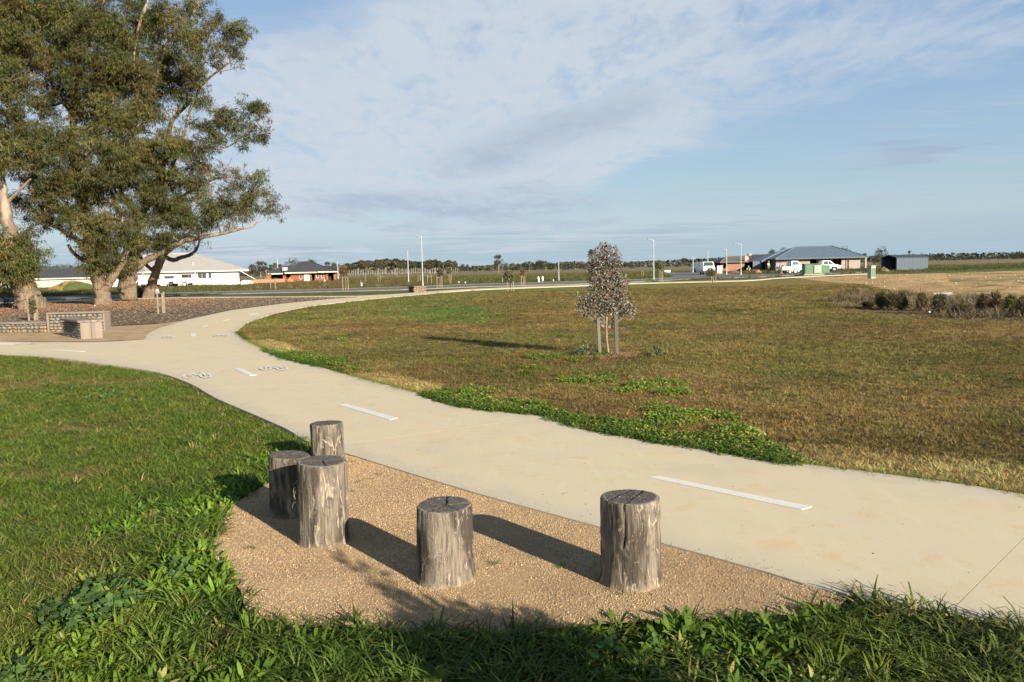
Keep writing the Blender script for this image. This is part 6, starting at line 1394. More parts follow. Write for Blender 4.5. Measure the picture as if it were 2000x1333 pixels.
# box trailer next to it
def trailer(loc, rz, label, L_=2.6, hgt=.55, wheels=(0,), wr=.32, name='box_trailer', rim=None, ladder=False):
    e = empty(name, loc, rz); tag(e, label, 'trailer'); z0 = .5; hw = .85
    mb = MB(); mb.box(-L_ / 2, L_ / 2, -hw, hw, z0, z0 + .05); mb.build('floor', m_car, e)
    for s in (-1, 1): mb = MB(); mb.box(-L_ / 2, L_ / 2, s * hw - .02, s * hw + .02, z0 + .05, z0 + hgt); mb.build('side_panel', m_car, e)
    for s in (-1, 1): mb = MB(); mb.box(s * L_ / 2 - .02, s * L_ / 2 + .02, -hw + .03, hw - .03, z0 + .05, z0 + hgt); mb.build('tailgate', m_car, e)
    mb = MB(); mb.tube([(L_ / 2, .6, .5), (L_ / 2 + 1.2, 0, .48)], .04, 6); mb.tube([(L_ / 2, -.6, .5), (L_ / 2 + 1.2, 0, .48)], .04, 6); mb.tube([(L_ / 2 + 1.1, 0, 0), (L_ / 2 + 1.1, 0, .6)], .03, 6); mb.build('drawbar', m_galv, e)
    for x_ in wheels:
        for s in (-1, 1):
            wheel(e, x_, s * (hw + .14), wr, .18, rim); mb = MB(); mb.tube([(x_ - wr - .08, s * (hw + .14), wr), (x_ - wr * .6, s * (hw + .14), wr * 1.95), (x_ + wr * .6, s * (hw + .14), wr * 1.95), (x_ + wr + .08, s * (hw + .14), wr)], .05, 5); mb.build('mudguard', m_car, e)
    if ladder:
        mb = MB()
        for s in (-1, 1):
            for q_ in (-1, 1): mb.tube([(q_ * (L_ / 2 - .05), s * hw, z0 + hgt), (q_ * (L_ / 2 - .05), s * hw, 1.75)], .025, 5)
            mb.tube([(-L_ / 2, s * hw, 1.75), (L_ / 2, s * hw, 1.75)], .03, 5)
        mb.build('rack', m_galv, e)
    return e
q = G(366, 560); trailer((q.x, q.y - 1.2, 0), math.radians(180), 'white box trailer with a rack, right of the utility truck by the white house', 2.3, .75, (.3 - .8,), .36, rim=m_rimw, ladder=True)
q = G(1543, 535); trailer((q.x, q.y, 0), math.radians(0), 'white tandem axle trailer with white wheels, before the blue roofed house', 2.7, .45, (-.36, .36), .30, rim=m_rimw)
# ute with tool boxes behind the green cabinet, white ute nose to the right
q = G(1561, 533)
def tray_extra(e, hw):
    ute_extra(1.3, -2.3, .8, ((.98, 1.1), (.55, 1.62)))(e, hw)
    mb = MB(); mb.box(-2.3, -.55, -hw, hw, .82, .90); mb.build('tray', m_galv, e)
    mb = MB()
    for s in (-1, 1): mb.tube([(-.6, s * hw * .9, .9), (-.6, s * hw * .9, 1.75)], .03, 5); mb.tube([(-2.2, s * hw * .9, .9), (-2.2, s * hw * .9, 1.5)], .03, 5); mb.tube([(-2.2, s * hw * .9, 1.5), (-.6, s * hw * .9, 1.72)], .03, 5)
    mb.build('ladder_rack', m_bump, e)
prof = [(-2.3, .55), (-1.9, .55), (-1.9, .72), (-1.1, .72), (-1.1, .45), (.2, .45), (.25, .72), (1.0, .72), (1.05, .45), (1.3, .50), (1.32, .95), (1.0, 1.08), (.55, 1.70), (-.45, 1.74), (-.5, .84), (-2.3, .82)]
vehicle('tray_truck', 'small white tray truck with dark ladder rack beside the green cabinet', 'utility truck', (q.x, q.y + 3, 0), math.radians(4), prof, [[(-.35, 1.12), (.72, 1.12), (.48, 1.58), (-.35, 1.60)]], 1.8, [(-1.5, .33), (.62, .33)], extra=tray_extra)
q = G(1620, 531)
prof = [(-2.5, .5), (-2.0, .45), (-1.95, .72), (-1.15, .72), (-1.1, .42), (.95, .42), (1.0, .72), (1.75, .72), (1.8, .42), (2.4, .48), (2.45, .90), (1.5, 1.08), (.8, 1.66), (-.3, 1.70), (-.55, 1.1), (-2.5, 1.08)]
vehicle('pickup', 'white pickup facing right, partly behind the green cabinet', 'pickup', (q.x - .2, q.y + 2, 0), math.radians(-4), prof, [[(-.2, 1.12), (.45, 1.12), (.45, 1.56), (-.1, 1.58)], [(.52, 1.12), (1.18, 1.12), (.72, 1.56), (.52, 1.56)]], 1.85, [(-1.55, .36), (1.38, .36)], extra=ute_extra(2.45, -2.5, .75, ((1.46, 1.10), (.84, 1.62))))
# van parked at the road corner, seen from the front
q = G(1381, 536.5)
prof = [(-2.3, .35), (-1.9, .32), (-1.85, .66), (-1.1, .66), (-1.05, .32), (1.0, .32), (1.05, .66), (1.75, .66), (1.8, .32), (2.2, .38), (2.25, .95), (1.75, 1.25), (1.1, 1.88), (-2.1, 1.92), (-2.3, 1.6)]
vehicle('van', 'silver white van facing the camera at the road corner', 'van', (q.x, q.y, 0), math.radians(-96), prof, [[(-.2, 1.2), (.6, 1.2), (.6, 1.7), (-.2, 1.72)], [(.68, 1.2), (1.5, 1.2), (1.05, 1.7), (.68, 1.7)], [(-1.9, 1.2), (-.3, 1.2), (-.3, 1.72), (-1.9, 1.72)]], 1.75, [(-1.48, .33), (1.4, .33)], extra=ute_extra(2.25, -2.3, .75, ((1.70, 1.29), (1.15, 1.82))))
q = G(1388, 533); 
vehicle('van', 'second pale van parked behind the first at the road corner', 'van', (q.x + 1.2, q.y + 12, 0), math.radians(-80), prof, [[(.68, 1.2), (1.5, 1.2), (1.05, 1.7), (.68, 1.7)]], 1.75, [(-1.48, .33), (1.4, .33)], extra=ute_extra(2.25, -2.3, .75, ((1.70, 1.29), (1.15, 1.82))))

# ------------------------------------------------------------------ utility cabinets, signs, pegs, heaps
m_green = pm('cabinet_green', (.125, .22, .13), (.11, .195, .115), 2, .6); m_pgreen = pm('pillar_green', (.34, .42, .32), (.30, .37, .28), 2, .6); m_conc = pm('cast_concrete', (.42, .40, .35), (.35, .33, .29), 6, .9)
q = G(1590, 537.5); e = empty('transformer_cabinet', (q.x, q.y, 0), math.radians(-6)); tag(e, 'large green steel transformer cabinet standing in front of the white pickup', 'cabinet')
mp = q.y / F; w = 35 * mp; h = 21 * mp
mb = MB(); mb.box(-w / 2 - .1, w / 2 + .1, -.1, 1.6, -.02, .12); mb.build('plinth', m_conc, e)
mb = MB(); mb.box(-w / 2, -w * .04, 0, 1.5, .12, h); mb.build('body', m_green, e, bevel=.03); mb = MB(); mb.box(-w * .04 + .01, w / 2, .06, 1.45, .12, h - .06); mb.build('body', pm('cabinet_green_b', (.17, .26, .14), rough=.6), e, bevel=.03)
mb = MB(); mb.box(-w / 2 - .05, w / 2 + .04, -.06, 1.56, h, h + .06); mb.build('lid', m_green, e, bevel=.015)
for k in range(3): mb = MB(); mb.box(-w / 2 + .12 + k * .95, -w / 2 + .95 + k * .95, -.025 + (.07 if k == 2 else 0), .01 + (.07 if k == 2 else 0), .22, h - .14); mb.build('door', m_green if k < 1 else m_pgreen if k == 1 else m_green, e)
q = G(1702, 546.5); e = empty('service_pillar', (q.x, q.y, 0), math.radians(25)); tag(e, 'slim pale green service pillar standing at the edge of the bare dirt', 'cabinet'); mp = q.y / F; h = 26 * mp
mb = MB(); mb.box(-.30, .30, -.25, .25, -.03, .08); mb.build('plinth', m_conc, e); mb = MB(); mb.box(-.26, .26, -.2, .2, .08, h); mb.build('body', m_pgreen, e, bevel=.03); mb = MB(); mb.box(-.21, .21, -.225, -.19, .2, h - .15); mb.build('door', pm('pillar_green_dark', (.14, .20, .14)), e); mb = MB(); mb.box(-.29, .29, -.24, .24, h, h + .05); mb.build('lid', m_pgreen, e, bevel=.01)
q = G(1407.5, 534.5); e = empty('meter_box', (q.x, q.y + 1, 0)); tag(e, 'white meter cabinet before the left corner of the brown brick house', 'cabinet'); mp = q.y / F; mb = MB(); mb.box(-.35, .45, -.2, .2, 0, 15 * mp); mb.build('body', m_framew, e, bevel=.02); mb = MB(); mb.box(-.25, .35, -.23, -.19, .25, 13 * mp); mb.build('door', m_frame, e)
# red and white pennant sign between leaning trunk and utility truck
q = G(301, 574); e = empty('estate_sign', (q.x, q.y, 0)); tag(e, 'red and white teardrop banner sign beside the dark leaning gum tree', 'sign'); mp = q.y / F
mb = MB(); mb.tube([(-.28, 0, 0), (-.3, 0, .9), (-.1, 0, 1.15), (.05, 0, 1.1)], .02, 6); mb.build('pole', m_galv, e)
mb = MB(); mb.prism([(-.28, .42), (.42, .42), (.28, .85), (.10, 1.12), (-.08, 1.14), (-.26, .95)], -.008, .008, axis='y'); mb.build('banner', pm('banner_red', (.62, .035, .05), rough=.7), e)
mb = MB(); mb.prism([(-.32, .02), (.50, .02), (.42, .41), (-.29, .41)], -.008, .008, axis='y'); mb.build('panel', pm('banner_white', (.75, .74, .72), (.45, .50, .58), 3), e)
def peg(px, py, h_px, label, cat='post', w=.05, mat_=None, name='marker_post', group='white marker posts on the far verge', tilt=0):
    q = G(px, py); e_ = MB(); h = h_px * q.y / F; e_.box(-w, w, -w * .6, w * .6, -.03, h); e_.prism([(-w, h), (w, h), (0, h + w)], -w * .6, w * .6, axis='y'); o = e_.build(name, mat_ or m_framew); o.location = (q.x, q.y, 0); o.rotation_euler = (0, math.radians(tilt), 0); tag(o, label, cat, group)
peg(1053, 551.5, 10, 'left one of two white posts beyond the road, right of the lone tall gum', tilt=-7, w=.09); peg(1060.5, 551, 10, 'right one of two white posts beyond the road, right of the lone tall gum', tilt=-3, w=.09)
peg(634.5, 552.5, 5.5, 'short white post before the brick house windows', w=.09); peg(706.5, 559.5, 6, 'short white post alone in the verge left of the plantation stakes', w=.07)
peg(1081, 550, 3, 'tiny white post left of the bare pole lamp', w=.06); peg(896.5, 554, 3, 'low white marker right of the stone plinth', w=.09); peg(909, 554.5, 3, 'low pinkish marker farther right of the stone plinth', w=.07)
for k in range(5): peg(1299 + k * 2.4, 532.6, 3.8, 'low white bollard at the road bend, %s of the five from the left' % ('first', 'second', 'third', 'fourth', 'fifth')[k], w=.10, group='short row of white bollards at the road bend')
# safety mesh fence: posts and orange mesh between white and brick houses
q0, q1 = G(479, 556), G(556, 553.2); e = empty('safety_fence', (q0.x, q0.y, 0), math.atan2(q1.y - q0.y, q1.x - q0.x)); tag(e, 'low orange plastic mesh fence left of the brick house', 'fence'); LL = (q1 - q0).length; hm = 9.0 * q0.y / F
mo = pm('orange_mesh', (.42, .17, .10), (.36, .19, .12), 12, .8)
for k in range(4): mb = MB(); mb.box(LL * k / 4 + .05, LL * (k + 1) / 4 - .05, -.01, .01, .12, hm * (.92 + .08 * (k % 2))); mb.build('mesh_panel', mo, e)
for k in range(5): mb = MB(); mb.box(LL * k / 4 - .03, LL * k / 4 + .03, -.03, .03, -.05, hm + .12); mb.build('post', m_stake2, e)
q = G(486, 556); mb = MB(); mb.box(-.9, .9, -.3, .3, 0, .5); mb.box(-.7, .5, -.25, .2, .5, .66); o = mb.build('pallet_stack', m_framew, bevel=.02); o.location = (q.x, q.y - .8, 0); tag(o, 'white wrapped pallet stack at the left end of the orange fence', 'pallet')
def heap(name, label, cat, px, py, wpx, hpx, mat_, dy=1.0, seed=0, kind=None, two=None):
    q = G(px, py); mp = q.y / F; rx = wpx * mp / 2; h = hpx * mp; n = 40; V = []
    X2, Y2 = np.meshgrid(np.linspace(-1.1, 1.1, n), np.linspace(-1.1, 1.1, n)); r = np.hypot(X2, Y2); z = h * np.clip(1 - r ** 1.6, 0, 1) * (.75 + .5 * fbm(X2 * 2 + 9, Y2 * 2 + 5, seed)) + .16 * h * (fbm(X2 * 7, Y2 * 7, seed + 3) - .5) * (r < 1) - .1 * (r >= 1)
    v = np.stack([X2 * rx, Y2 * rx * dy, z], -1).reshape(-1, 3); i = np.arange(n - 1)[:, None] * n + np.arange(n - 1)[None, :]; f_ = np.stack([i, i + 1, i + n + 1, i + n], -1).reshape(-1, 4)
    o = mesh_np(name, v, f_, mat_, smooth=True); o.location = (q.x, q.y + rx * dy * .6, -.03); tag(o, label, cat); return o
m_mound = pm('grassy_soil', (.34, .19, .085), (.07, .10, .025), .35, .95, .8, 6, lo=.47, hi=.55); m_dirt = pm('orange_soil', (.42, .20, .085), (.32, .16, .07), 2, .95, .9, 8); m_ddirt = pm('brown_soil', (.12, .075, .045), (.20, .12, .07), 2, .95, .9, 8)
heap('dirt_mound', 'soil mound half grown with grass before the cream boundary wall', 'mound', 132, 567, 104, 20, m_mound, .7, 1)
heap('dirt_mound', 'bare orange soil heap at the left corner of the brick house', 'mound', 565, 552, 17, 9, m_dirt, .8, 2)
heap('dirt_mound', 'tan soil heap behind the orange fence, left of the brick house', 'mound', 522, 549, 24, 11, pm('tan_soil', (.26, .18, .09), (.16, .13, .06), 2, .95), .8, 3)
heap('dirt_mound', 'small red soil heap beside the standing worker', 'mound', 1482, 534, 18, 7, m_dirt, .8, 4); heap('dirt_mound', 'flat brown heap right of the small red one', 'mound', 1527, 534.5, 14, 7, m_ddirt, .8, 5)
heap('dirt_mound', 'low brown spoil heap between lamp posts and brown brick house', 'mound', 1435, 534, 30, 5, m_ddirt, .7, 6); heap('dirt_mound', 'dark spoil heap with pale slab left of the steel shed', 'mound', 1728, 530, 24, 8, m_ddirt, .8, 7)
heap('dirt_mound', 'orange soil heap under the far lamp, beside the brown brick house', 'mound', 1404, 536, 14, 4, m_dirt, .7, 8)
q = G(1845, 579); mb = MB(); mb.tube([(-.45, 0, .10), (.3, .05, .12)], .05, 10); mb.box(.05, .4, -.2, -.08, .02, .09); o = mb.build('pipe_offcut', m_conc); o.location = q; o.rotation_euler = (0, 0, -.25); tag(o, 'pale concrete pipe offcut lying at the edge of the bare dirt', 'pipe')
q = G(1815, 613); rk = mesh_np('pebble', *ico(7), m_framew); rk.location = (q.x, q.y, .05); rk.scale = (.11, .1, .11); tag(rk, 'small white stone in front of the right hand scrub', 'stone')
q = G(185, 599); rk = mesh_np('pebble', *ico(8), m_framew); rk.location = (q.x, q.y, .05); rk.scale = (.13, .12, .10); tag(rk, 'small white stone at the foot of the middle gum tree', 'stone')

# ------------------------------------------------------------------ two site workers
m_skin = pm('skin', (.45, .27, .18), rough=.6); m_hiv = pm('hi_vis_yellow', (.45, .75, .05), rough=.7); m_navy = pm('work_trousers', (.06, .08, .06), rough=.9); m_hat = pm('straw_hat', (.45, .36, .22)); m_boot = pm('boots', (.05, .035, .025))
def skin_mesh(name, pts, edges, rads, mat_, parent):
    me = bpy.data.meshes.new(name); me.from_pydata(pts, edges, []); me.materials.append(mat_); o = bpy.data.objects.new(name, me); COL.objects.link(o); o.parent = parent
    o.modifiers.new('skin', 'SKIN'); me.skin_vertices or bpy.context
    sk = me.skin_vertices[0].data if len(me.skin_vertices) else None
    if sk is None: return o
    for i, r_ in enumerate(rads): sk[i].radius = (r_, r_)
    sk[0].use_root = True; o.modifiers.new('smooth', 'SUBSURF').levels = 1; o.modifiers['smooth'].render_levels = 2
    return o
def worker(loc, rz, label, J):
    e = empty('person', loc, rz); tag(e, label, 'person')
    names = list(J); idx = {n: i for i, n in enumerate(names)}
    E = [('pelvis', 'waist'), ('waist', 'chest'), ('chest', 'neck'), ('neck', 'head'), ('head', 'crown')]
    for s in 'lr': E += [('chest', 'sh' + s), ('sh' + s, 'el' + s), ('el' + s, 'wr' + s), ('wr' + s, 'ha' + s), ('pelvis', 'hip' + s), ('hip' + s, 'kn' + s), ('kn' + s, 'an' + s), ('an' + s, 'to' + s)]
    R_ = {'pelvis': .14, 'waist': .125, 'chest': .15, 'neck': .055, 'head': .095, 'crown': .07}
    for s in 'lr': R_.update({'sh' + s: .07, 'el' + s: .045, 'wr' + s: .032, 'ha' + s: .04, 'hip' + s: .10, 'kn' + s: .062, 'an' + s: .042, 'to' + s: .045})
    skin_mesh('body', [J[n] for n in names], [(idx[a], idx[b_]) for a, b_ in E], [R_[n] for n in names], m_skin, e)
    def part(nm, seq, rr, mt_): skin_mesh(nm, [J[n] if isinstance(n, str) else n for n in seq], [(i, i + 1) for i in range(len(seq) - 1)], rr, mt_, e)
    part('shirt', ['pelvis', 'waist', 'chest'], [.155, .15, .175], m_hiv)
    for s in 'lr': part('sleeve', ['chest', 'sh' + s, 'el' + s], [.10, .09, .06], m_hiv); part('trouser_leg', ['hip' + s, 'kn' + s, 'an' + s], [.118, .082, .062], m_navy); part('boot', ['an' + s, 'to' + s], [.055, .055], m_boot)
    c_ = Vector(J['crown']); mb = MB(); mb.tube([c_ + Vector((0, 0, -.03)), c_ + Vector((0, 0, -.01)), c_ + Vector((0, 0, 0)), c_ + Vector((0, 0, .07)), c_ + Vector((0, 0, .09))], [.17, .17, .105, .095, .05], 14); mb.build('hat', m_hat, e)
    return e
st_ = {'pelvis': (0, 0, .95), 'waist': (0, 0, 1.1), 'chest': (0, -.02, 1.32), 'neck': (0, -.03, 1.50), 'head': (0, -.06, 1.62), 'crown': (0, -.06, 1.72),
       'shl': (-.19, -.02, 1.42), 'ell': (-.26, -.10, 1.16), 'wrl': (-.16, -.30, 1.05), 'hal': (-.12, -.36, 1.02), 'shr': (.19, -.02, 1.42), 'elr': (.27, -.02, 1.15), 'wrr': (.25, -.16, .95), 'har': (.24, -.2, .88),
       'hipl': (-.10, 0, .90), 'knl': (-.13, -.03, .50), 'anl': (-.15, .02, .08), 'tol': (-.16, -.12, .04), 'hipr': (.10, 0, .90), 'knr': (.13, -.05, .50), 'anr': (.16, .02, .08), 'tor': (.17, -.12, .04)}
q = G(1500.5, 533.5); worker((q.x, q.y, 0), .6, 'worker in a bright yellow shirt standing before the blue roofed house', st_)
cr_ = {'pelvis': (0, .18, .42), 'waist': (0, .12, .56), 'chest': (0, -.08, .76), 'neck': (0, -.20, .88), 'head': (0, -.27, .97), 'crown': (0, -.29, 1.06),
       'shl': (-.19, -.10, .82), 'ell': (-.24, -.32, .62), 'wrl': (-.15, -.45, .42), 'hal': (-.12, -.5, .34), 'shr': (.19, -.10, .82), 'elr': (.24, -.32, .62), 'wrr': (.15, -.45, .42), 'har': (.12, -.5, .34),
       'hipl': (-.11, .15, .40), 'knl': (-.18, -.25, .48), 'anl': (-.17, -.02, .08), 'tol': (-.18, -.16, .04), 'hipr': (.11, .15, .40), 'knr': (.18, -.25, .48), 'anr': (.17, -.02, .08), 'tor': (.18, -.16, .04)}
q = G(1462.5, 534.5); worker((q.x, q.y, 0), -.5, 'worker in a bright yellow shirt crouching on the ground', cr_)

# ------------------------------------------------------------------ scrub on the right and weeds
m_sc = {'dark': leafmat('scrub_dark', (.070, .068, .030), (.12, .10, .045), None, .15), 'olive': leafmat('scrub_olive', (.15, .135, .045), (.10, .10, .035), None, .2), 'brown': leafmat('scrub_brown', (.17, .115, .06), (.11, .08, .045), None, .15)}
SH = [(1722, 602, 22, 32, 'olive', 'spiky yellow olive shrub, leftmost of the scrub on the right'), (1741, 603, 20, 30, 'dark', 'dark brown green shrub second from the left in the scrub'), (1760, 605, 26, 34, 'dark', 'widest dark shrub at the left end of the scrub'),
      (1800, 606, 18, 34, 'brown', 'small brownish shrub in the middle of the scrub'), (1835, 612, 28, 38, 'dark', 'tall bushy brown green shrub beside the pipe offcut'), (1878, 611, 30, 16, 'dark', 'low dark sprawling shrub right of the pipe offcut'),
      (1920, 608, 22, 34, 'brown', 'upright brownish shrub nearer the right photo edge'), (1944, 610, 24, 40, 'brown', 'tallest brown shrub near the right photo edge'), (1975, 612, 24, 36, 'olive', 'olive shrub with bare dirt behind at the right edge'), (1998, 618, 22, 40, 'dark', 'dark shrub cut by the right photo edge'), (2040, 618, 40, 36, 'olive', 'olive shrub just beyond the right photo edge'), (1697, 600, 22, 10, 'dark', 'low grey shrub left of the spiky yellow olive one')]
for k, (px, py, w, h, mt_, lb) in enumerate(SH):
    q = G(px, py); mp = q.y / F; rx = w * mp / 2; hh = h * mp
    leafy('shrub', lb, 'shrub', (q.x, q.y, -.03), [(-rx * .35, 0, hh * .55, rx * .55, rx * .6, hh * .42), (rx * .35, 0.05, hh * .5, rx * .6, rx * .6, hh * .40), (0, 0, hh * .35, rx, rx * .8, hh * .32), (rx * .1, 0, hh * .8, rx * .4, rx * .4, hh * .2)], 1500, m_sc[mt_], 200 + k, (.12, .016), 'scrub bushes before the bare dirt', 9, droop=-1.1)
def drygrass():
    rng = np.random.default_rng(70); x, y = rand_pts(24000, 12, 60, 22, 75, rng); px, py = proj(x, y)
    w = fbm(x * .5, y * .5, 71); k = inpoly(px + rng.normal(0, 14, len(x)), py + rng.normal(0, 3, len(x)), SCRUB) & (w > .40); x, y, w = x[k], y[k], w[k]; n = len(x)
    pal = np.array([(.26, .19, .12), (.19, .135, .085), (.14, .12, .085), (.30, .24, .16)]); col = pal[rng.integers(0, 4, n)] * rng.uniform(.7, 1.2, (n, 1))
    o = scatter('dry_grass', c_long2, np.stack([x, y, np.full(n, -.04)], -1), rots(n, rng), rng.uniform(.8, 2.0, n) * (w + .35), rng.integers(0, 4, n), col); tag(o, 'dead brown grass among the scrub on the right', 'grass')
    # rough paddock grass beyond path and road, thinning with distance
    x, y = rand_pts(70000, -110, 120, 48, 190, rng); px, py = proj(x, y)
    k = clear_of(x, y) & ~inpoly(px, py, DIRT) & (px > -150) & (px < 2150); pl = np.interp(px, [-400, 0, 330, 700, 830, 1030, 1240, 1470, 1700, 2600], [602, 591, 581, 578, 570, 560, 553, 547, 540, 515]); k &= py < pl
    x, y = x[k], y[k]; px, py = proj(x, y); w = fbm(x * .12, y * .12, 72); k = (w + rng.normal(0, .08, len(x)) > .42) & (py < np.interp(px, [0, 1240, 1700, 2100], [588, 551, 535, 520])); x, y, w = x[k], y[k], w[k]
    n = len(x); c, g = cover(x, y); o = scatter('paddock_grass', c_long2, np.stack([x, y, np.full(n, -.04)], -1), rots(n, rng), rng.uniform(.8, 2.2, n), rng.integers(0, 4, n), np.clip(c * rng.uniform(.7, 1.4, (n, 1)), .01, .5)); tag(o, 'rough tufted grass of the empty building plots', 'grass')
c_long2 = proto_coll('rough_tuft', [(*blades(26, .22, .30, .012, .7, 300 + k, .6, 2), m_gr) for k in range(4)])
drygrass()

# ------------------------------------------------------------------ far trees
m_ftrunk = pm('far_pale_trunk', (.36, .31, .26), (.20, .16, .13), 2, .9)
m_ftrunk2 = pm('far_dark_trunk', (.14, .11, .085), (.10, .08, .06), 2, .9)
FL = {k: leafmat('far_foliage_' + k, a, b_, None, .12, .7, .15) for k, a, b_ in (('olive', (.090, .090, .045), (.050, .056, .034)), ('dark', (.050, .058, .036), (.032, .038, .027)), ('brown', (.125, .095, .050), (.070, .062, .038)), ('green', (.075, .092, .032), (.045, .062, .026)))}
def far_proto(seed, h, cw, cb, trunk_mat, fol, n=900, lob=7, trunks=1):
    """unit tree of height h, crown width cw, crown base at cb*h"""
    rng = np.random.default_rng(seed); e = bpy.data.objects.new('gum_tree', None)
    V = []; Fc = []; mb = MB(); L_ = []
    for k in range(lob):
        z = h * (cb + (1 - cb) * rng.uniform(.12, .86)); fr = math.sin(math.pi * min(1, max(.15, (z / h - cb) / (1 - cb) * .8 + .18))); a = rng.uniform(0, 6.28); r = cw * .5 * rng.uniform(.1, .62) * fr
        L_.append((r * math.cos(a), r * math.sin(a), z, cw * rng.uniform(.16, .30)))
    L_.append((0, 0, h * .93, cw * .2))
    mb.tube([(0, 0, -.3), (.02 * h, 0, h * cb), (0, .02 * h, h * .75)], [h * .022, h * .016, h * .006], 7)
    for l in L_: mb.tube([(.015 * h, 0, h * cb * rng.uniform(.75, 1)), (l[0] * .6, l[1] * .6, (h * cb + l[2]) * .52), l[:3]], [h * .009, h * .006, .02], 5, cap=False)
    for i in range(n):
        l = L_[int(rng.integers(0, len(L_)))]; d = rng.normal(0, 1, 3); d /= np.linalg.norm(d); q = rng.uniform(.2, 1) ** .45; p = np.array(l[:3]) + d * np.array([1.15, 1.15, .72]) * l[3] * q
        dr = rng.normal(0, 1, 3); dr /= np.linalg.norm(dr); s = np.cross(dr, rng.normal(0, 1, 3)); s /= np.linalg.norm(s); sz = h * .030 * rng.uniform(.6, 1.4); b0 = len(V)
        V += [p - dr * sz, p + s * sz * .6, p + dr * sz, p - s * sz * .6]; Fc.append((b0, b0 + 1, b0 + 2, b0 + 3))
    cr = mesh_np('crown', V, Fc, FL[fol], link=False); return mb, cr, trunk_mat
PROTO = {}
for nm, args in {'plantA': (1, 1.0, .55, .38, m_ftrunk, 'olive'), 'plantB': (2, 1.0, .50, .45, m_ftrunk, 'olive'), 'plantC': (3, 1.0, .6, .32, m_ftrunk, 'brown'), 'roundA': (4, 1.0, 1.1, .12, m_ftrunk2, 'dark', 1100, 9), 'roundB': (5, 1.0, 1.5, .10, m_ftrunk2, 'olive', 1100, 10), 'roundC': (6, 1.0, .95, .18, m_ftrunk2, 'dark', 900, 8),
                  'bushy': (7, 1.0, 1.8, .04, m_ftrunk2, 'dark', 1000, 11), 'open': (8, 1.0, .9, .42, m_ftrunk, 'olive', 800, 6), 'green': (9, 1.0, 1.3, .08, m_ftrunk2, 'green', 1100, 10), 'brown': (10, 1.0, 1.0, .12, m_ftrunk2, 'brown', 900, 9)}.items():
    mb, cr, tm = far_proto(*args[:4], args[4], args[5], *(args[6:]))
    e = empty('gum_tree'); tr = mb.build('trunk', tm, e, recalc=False); COL.objects.link(cr); cr.parent = e; cr['kind'] = 'stuff'; PROTO[nm] = [e, False]
def ftree(px, py, top, kind, label, group, wide=1.0, Y=None):
    B = G(px, py) if Y is None else AT(px, py, Y); h = (py - top) * B.y / F
    if PROTO[kind][1]: o = copy_tree(PROTO[kind][0])
    else: o = PROTO[kind][0]; PROTO[kind][1] = True
    o.location = (B.x, B.y, -.05); o.scale = (h * wide, h * wide, h); o.rotation_euler = (0, 0, random.uniform(0, 6.28)); tag(o, label, 'tree', group)
PG = 'pale trunked gums of the plantation on the left horizon'
rg = random.Random(12)
tops = [(672, 517), (690, 513), (705, 509), (730, 508), (752, 506), (770, 506), (790, 508), (805, 509), (822, 511), (838, 508), (850, 507), (862, 511), (876, 509), (890, 510), (897, 516)]
px = 668.0
while px < 896:
    tp = np.interp(px, [a for a, _ in tops], [b_ for _, b_ in tops]) + rg.uniform(-1.5, 3); ft = rg.choice([537.8, 536.9, 536.2, 535.7]) - (px - 700) * .021
    ftree(px, ft + .6, tp, rg.choice(['plantA', 'plantB', 'plantC', 'plantA']), 'slender pale trunked gum in the dense row of the plantation', PG, rg.uniform(.8, 1.3)); px += rg.uniform(2.4, 4.2)
LG_ = 'trees along the left horizon'
for (a, tp, kd, wd, lb) in ((500, 516, 'roundB', 1, 'olive tree touching the right eave of the white house'), (510, 511, 'open', 1.3, 'tallest open crowned tree between the white and brick houses'), (520, 515, 'plantB', 1, 'thin gum between the white and brick houses'), (530, 517, 'plantA', 1, 'thin gum just left of the brick house roof'), (538, 514, 'plantC', 1, 'thin brownish gum above the left end of the brick house'), (548, 516, 'plantA', 1, 'low gum right of the street lamp by the brick house'), (574, 507, 'roundB', 1, 'round olive tree above the skylight of the brick house'), (608, 509, 'roundA', 1, 'dark crown peeping over the brick house ridge'), (641, 512, 'open', .9, 'gum directly over the right slope of the brick house'), (653, 514, 'roundC', .9, 'dark gum left of the bare lamp pole by the brick house'), (662, 516, 'plantC', 1, 'brownish gum behind the bare lamp pole'), (492, 517, 'plantC', 1, 'gum hard against the white house')):
    ftree(a, 539 - (a - 700) * .022, tp, kd, lb, LG_, wd)
ftree(904, 532.5, 517, 'roundA', 'dark round tree right of the plantation end', LG_); ftree(913, 532.5, 517.5, 'roundC', 'second dark round tree right of the plantation end', LG_)
ftree(929, 532, 519, 'bushy', 'low dark dome shaped tree left of the lone tall gum', LG_, .8); ftree(943, 532, 520, 'open', 'pale dead looking small gum left of the lone tall gum', LG_)
ftree(974, 532.5, 498.5, 'open', 'lone tall gum with flat open crown near the centre horizon', LG_, .95); ftree(957, 532, 518, 'roundB', 'olive tree at the foot of the lone tall gum', LG_, .8); ftree(967, 532, 519, 'roundA', 'dark tree at the foot of the lone tall gum', LG_, .8)
ftree(989, 532, 514, 'brown', 'reddish brown tree right of the lone tall gum', LG_); ftree(1001, 531.5, 514, 'brown', 'wide reddish tree behind the small reddish staked one', LG_); ftree(1012, 531, 516, 'roundC', 'dark tree right of the reddish pair', LG_)
CG = 'dark trees along the centre horizon'
px = 1022
while px < 1145:
    tp = np.interp(px, [1020, 1030, 1045, 1056, 1070, 1082, 1100, 1120, 1145], [515, 511, 512, 509, 512, 516, 517, 514, 518]) + rg.uniform(-1, 1.5); ftree(px, 531.2 - (px - 1020) * .022, tp, rg.choice(['roundC', 'roundA', 'roundC', 'open']), 'small dark tree of the centre horizon row', CG, rg.uniform(.7, 1)); px += rg.uniform(4, 8)
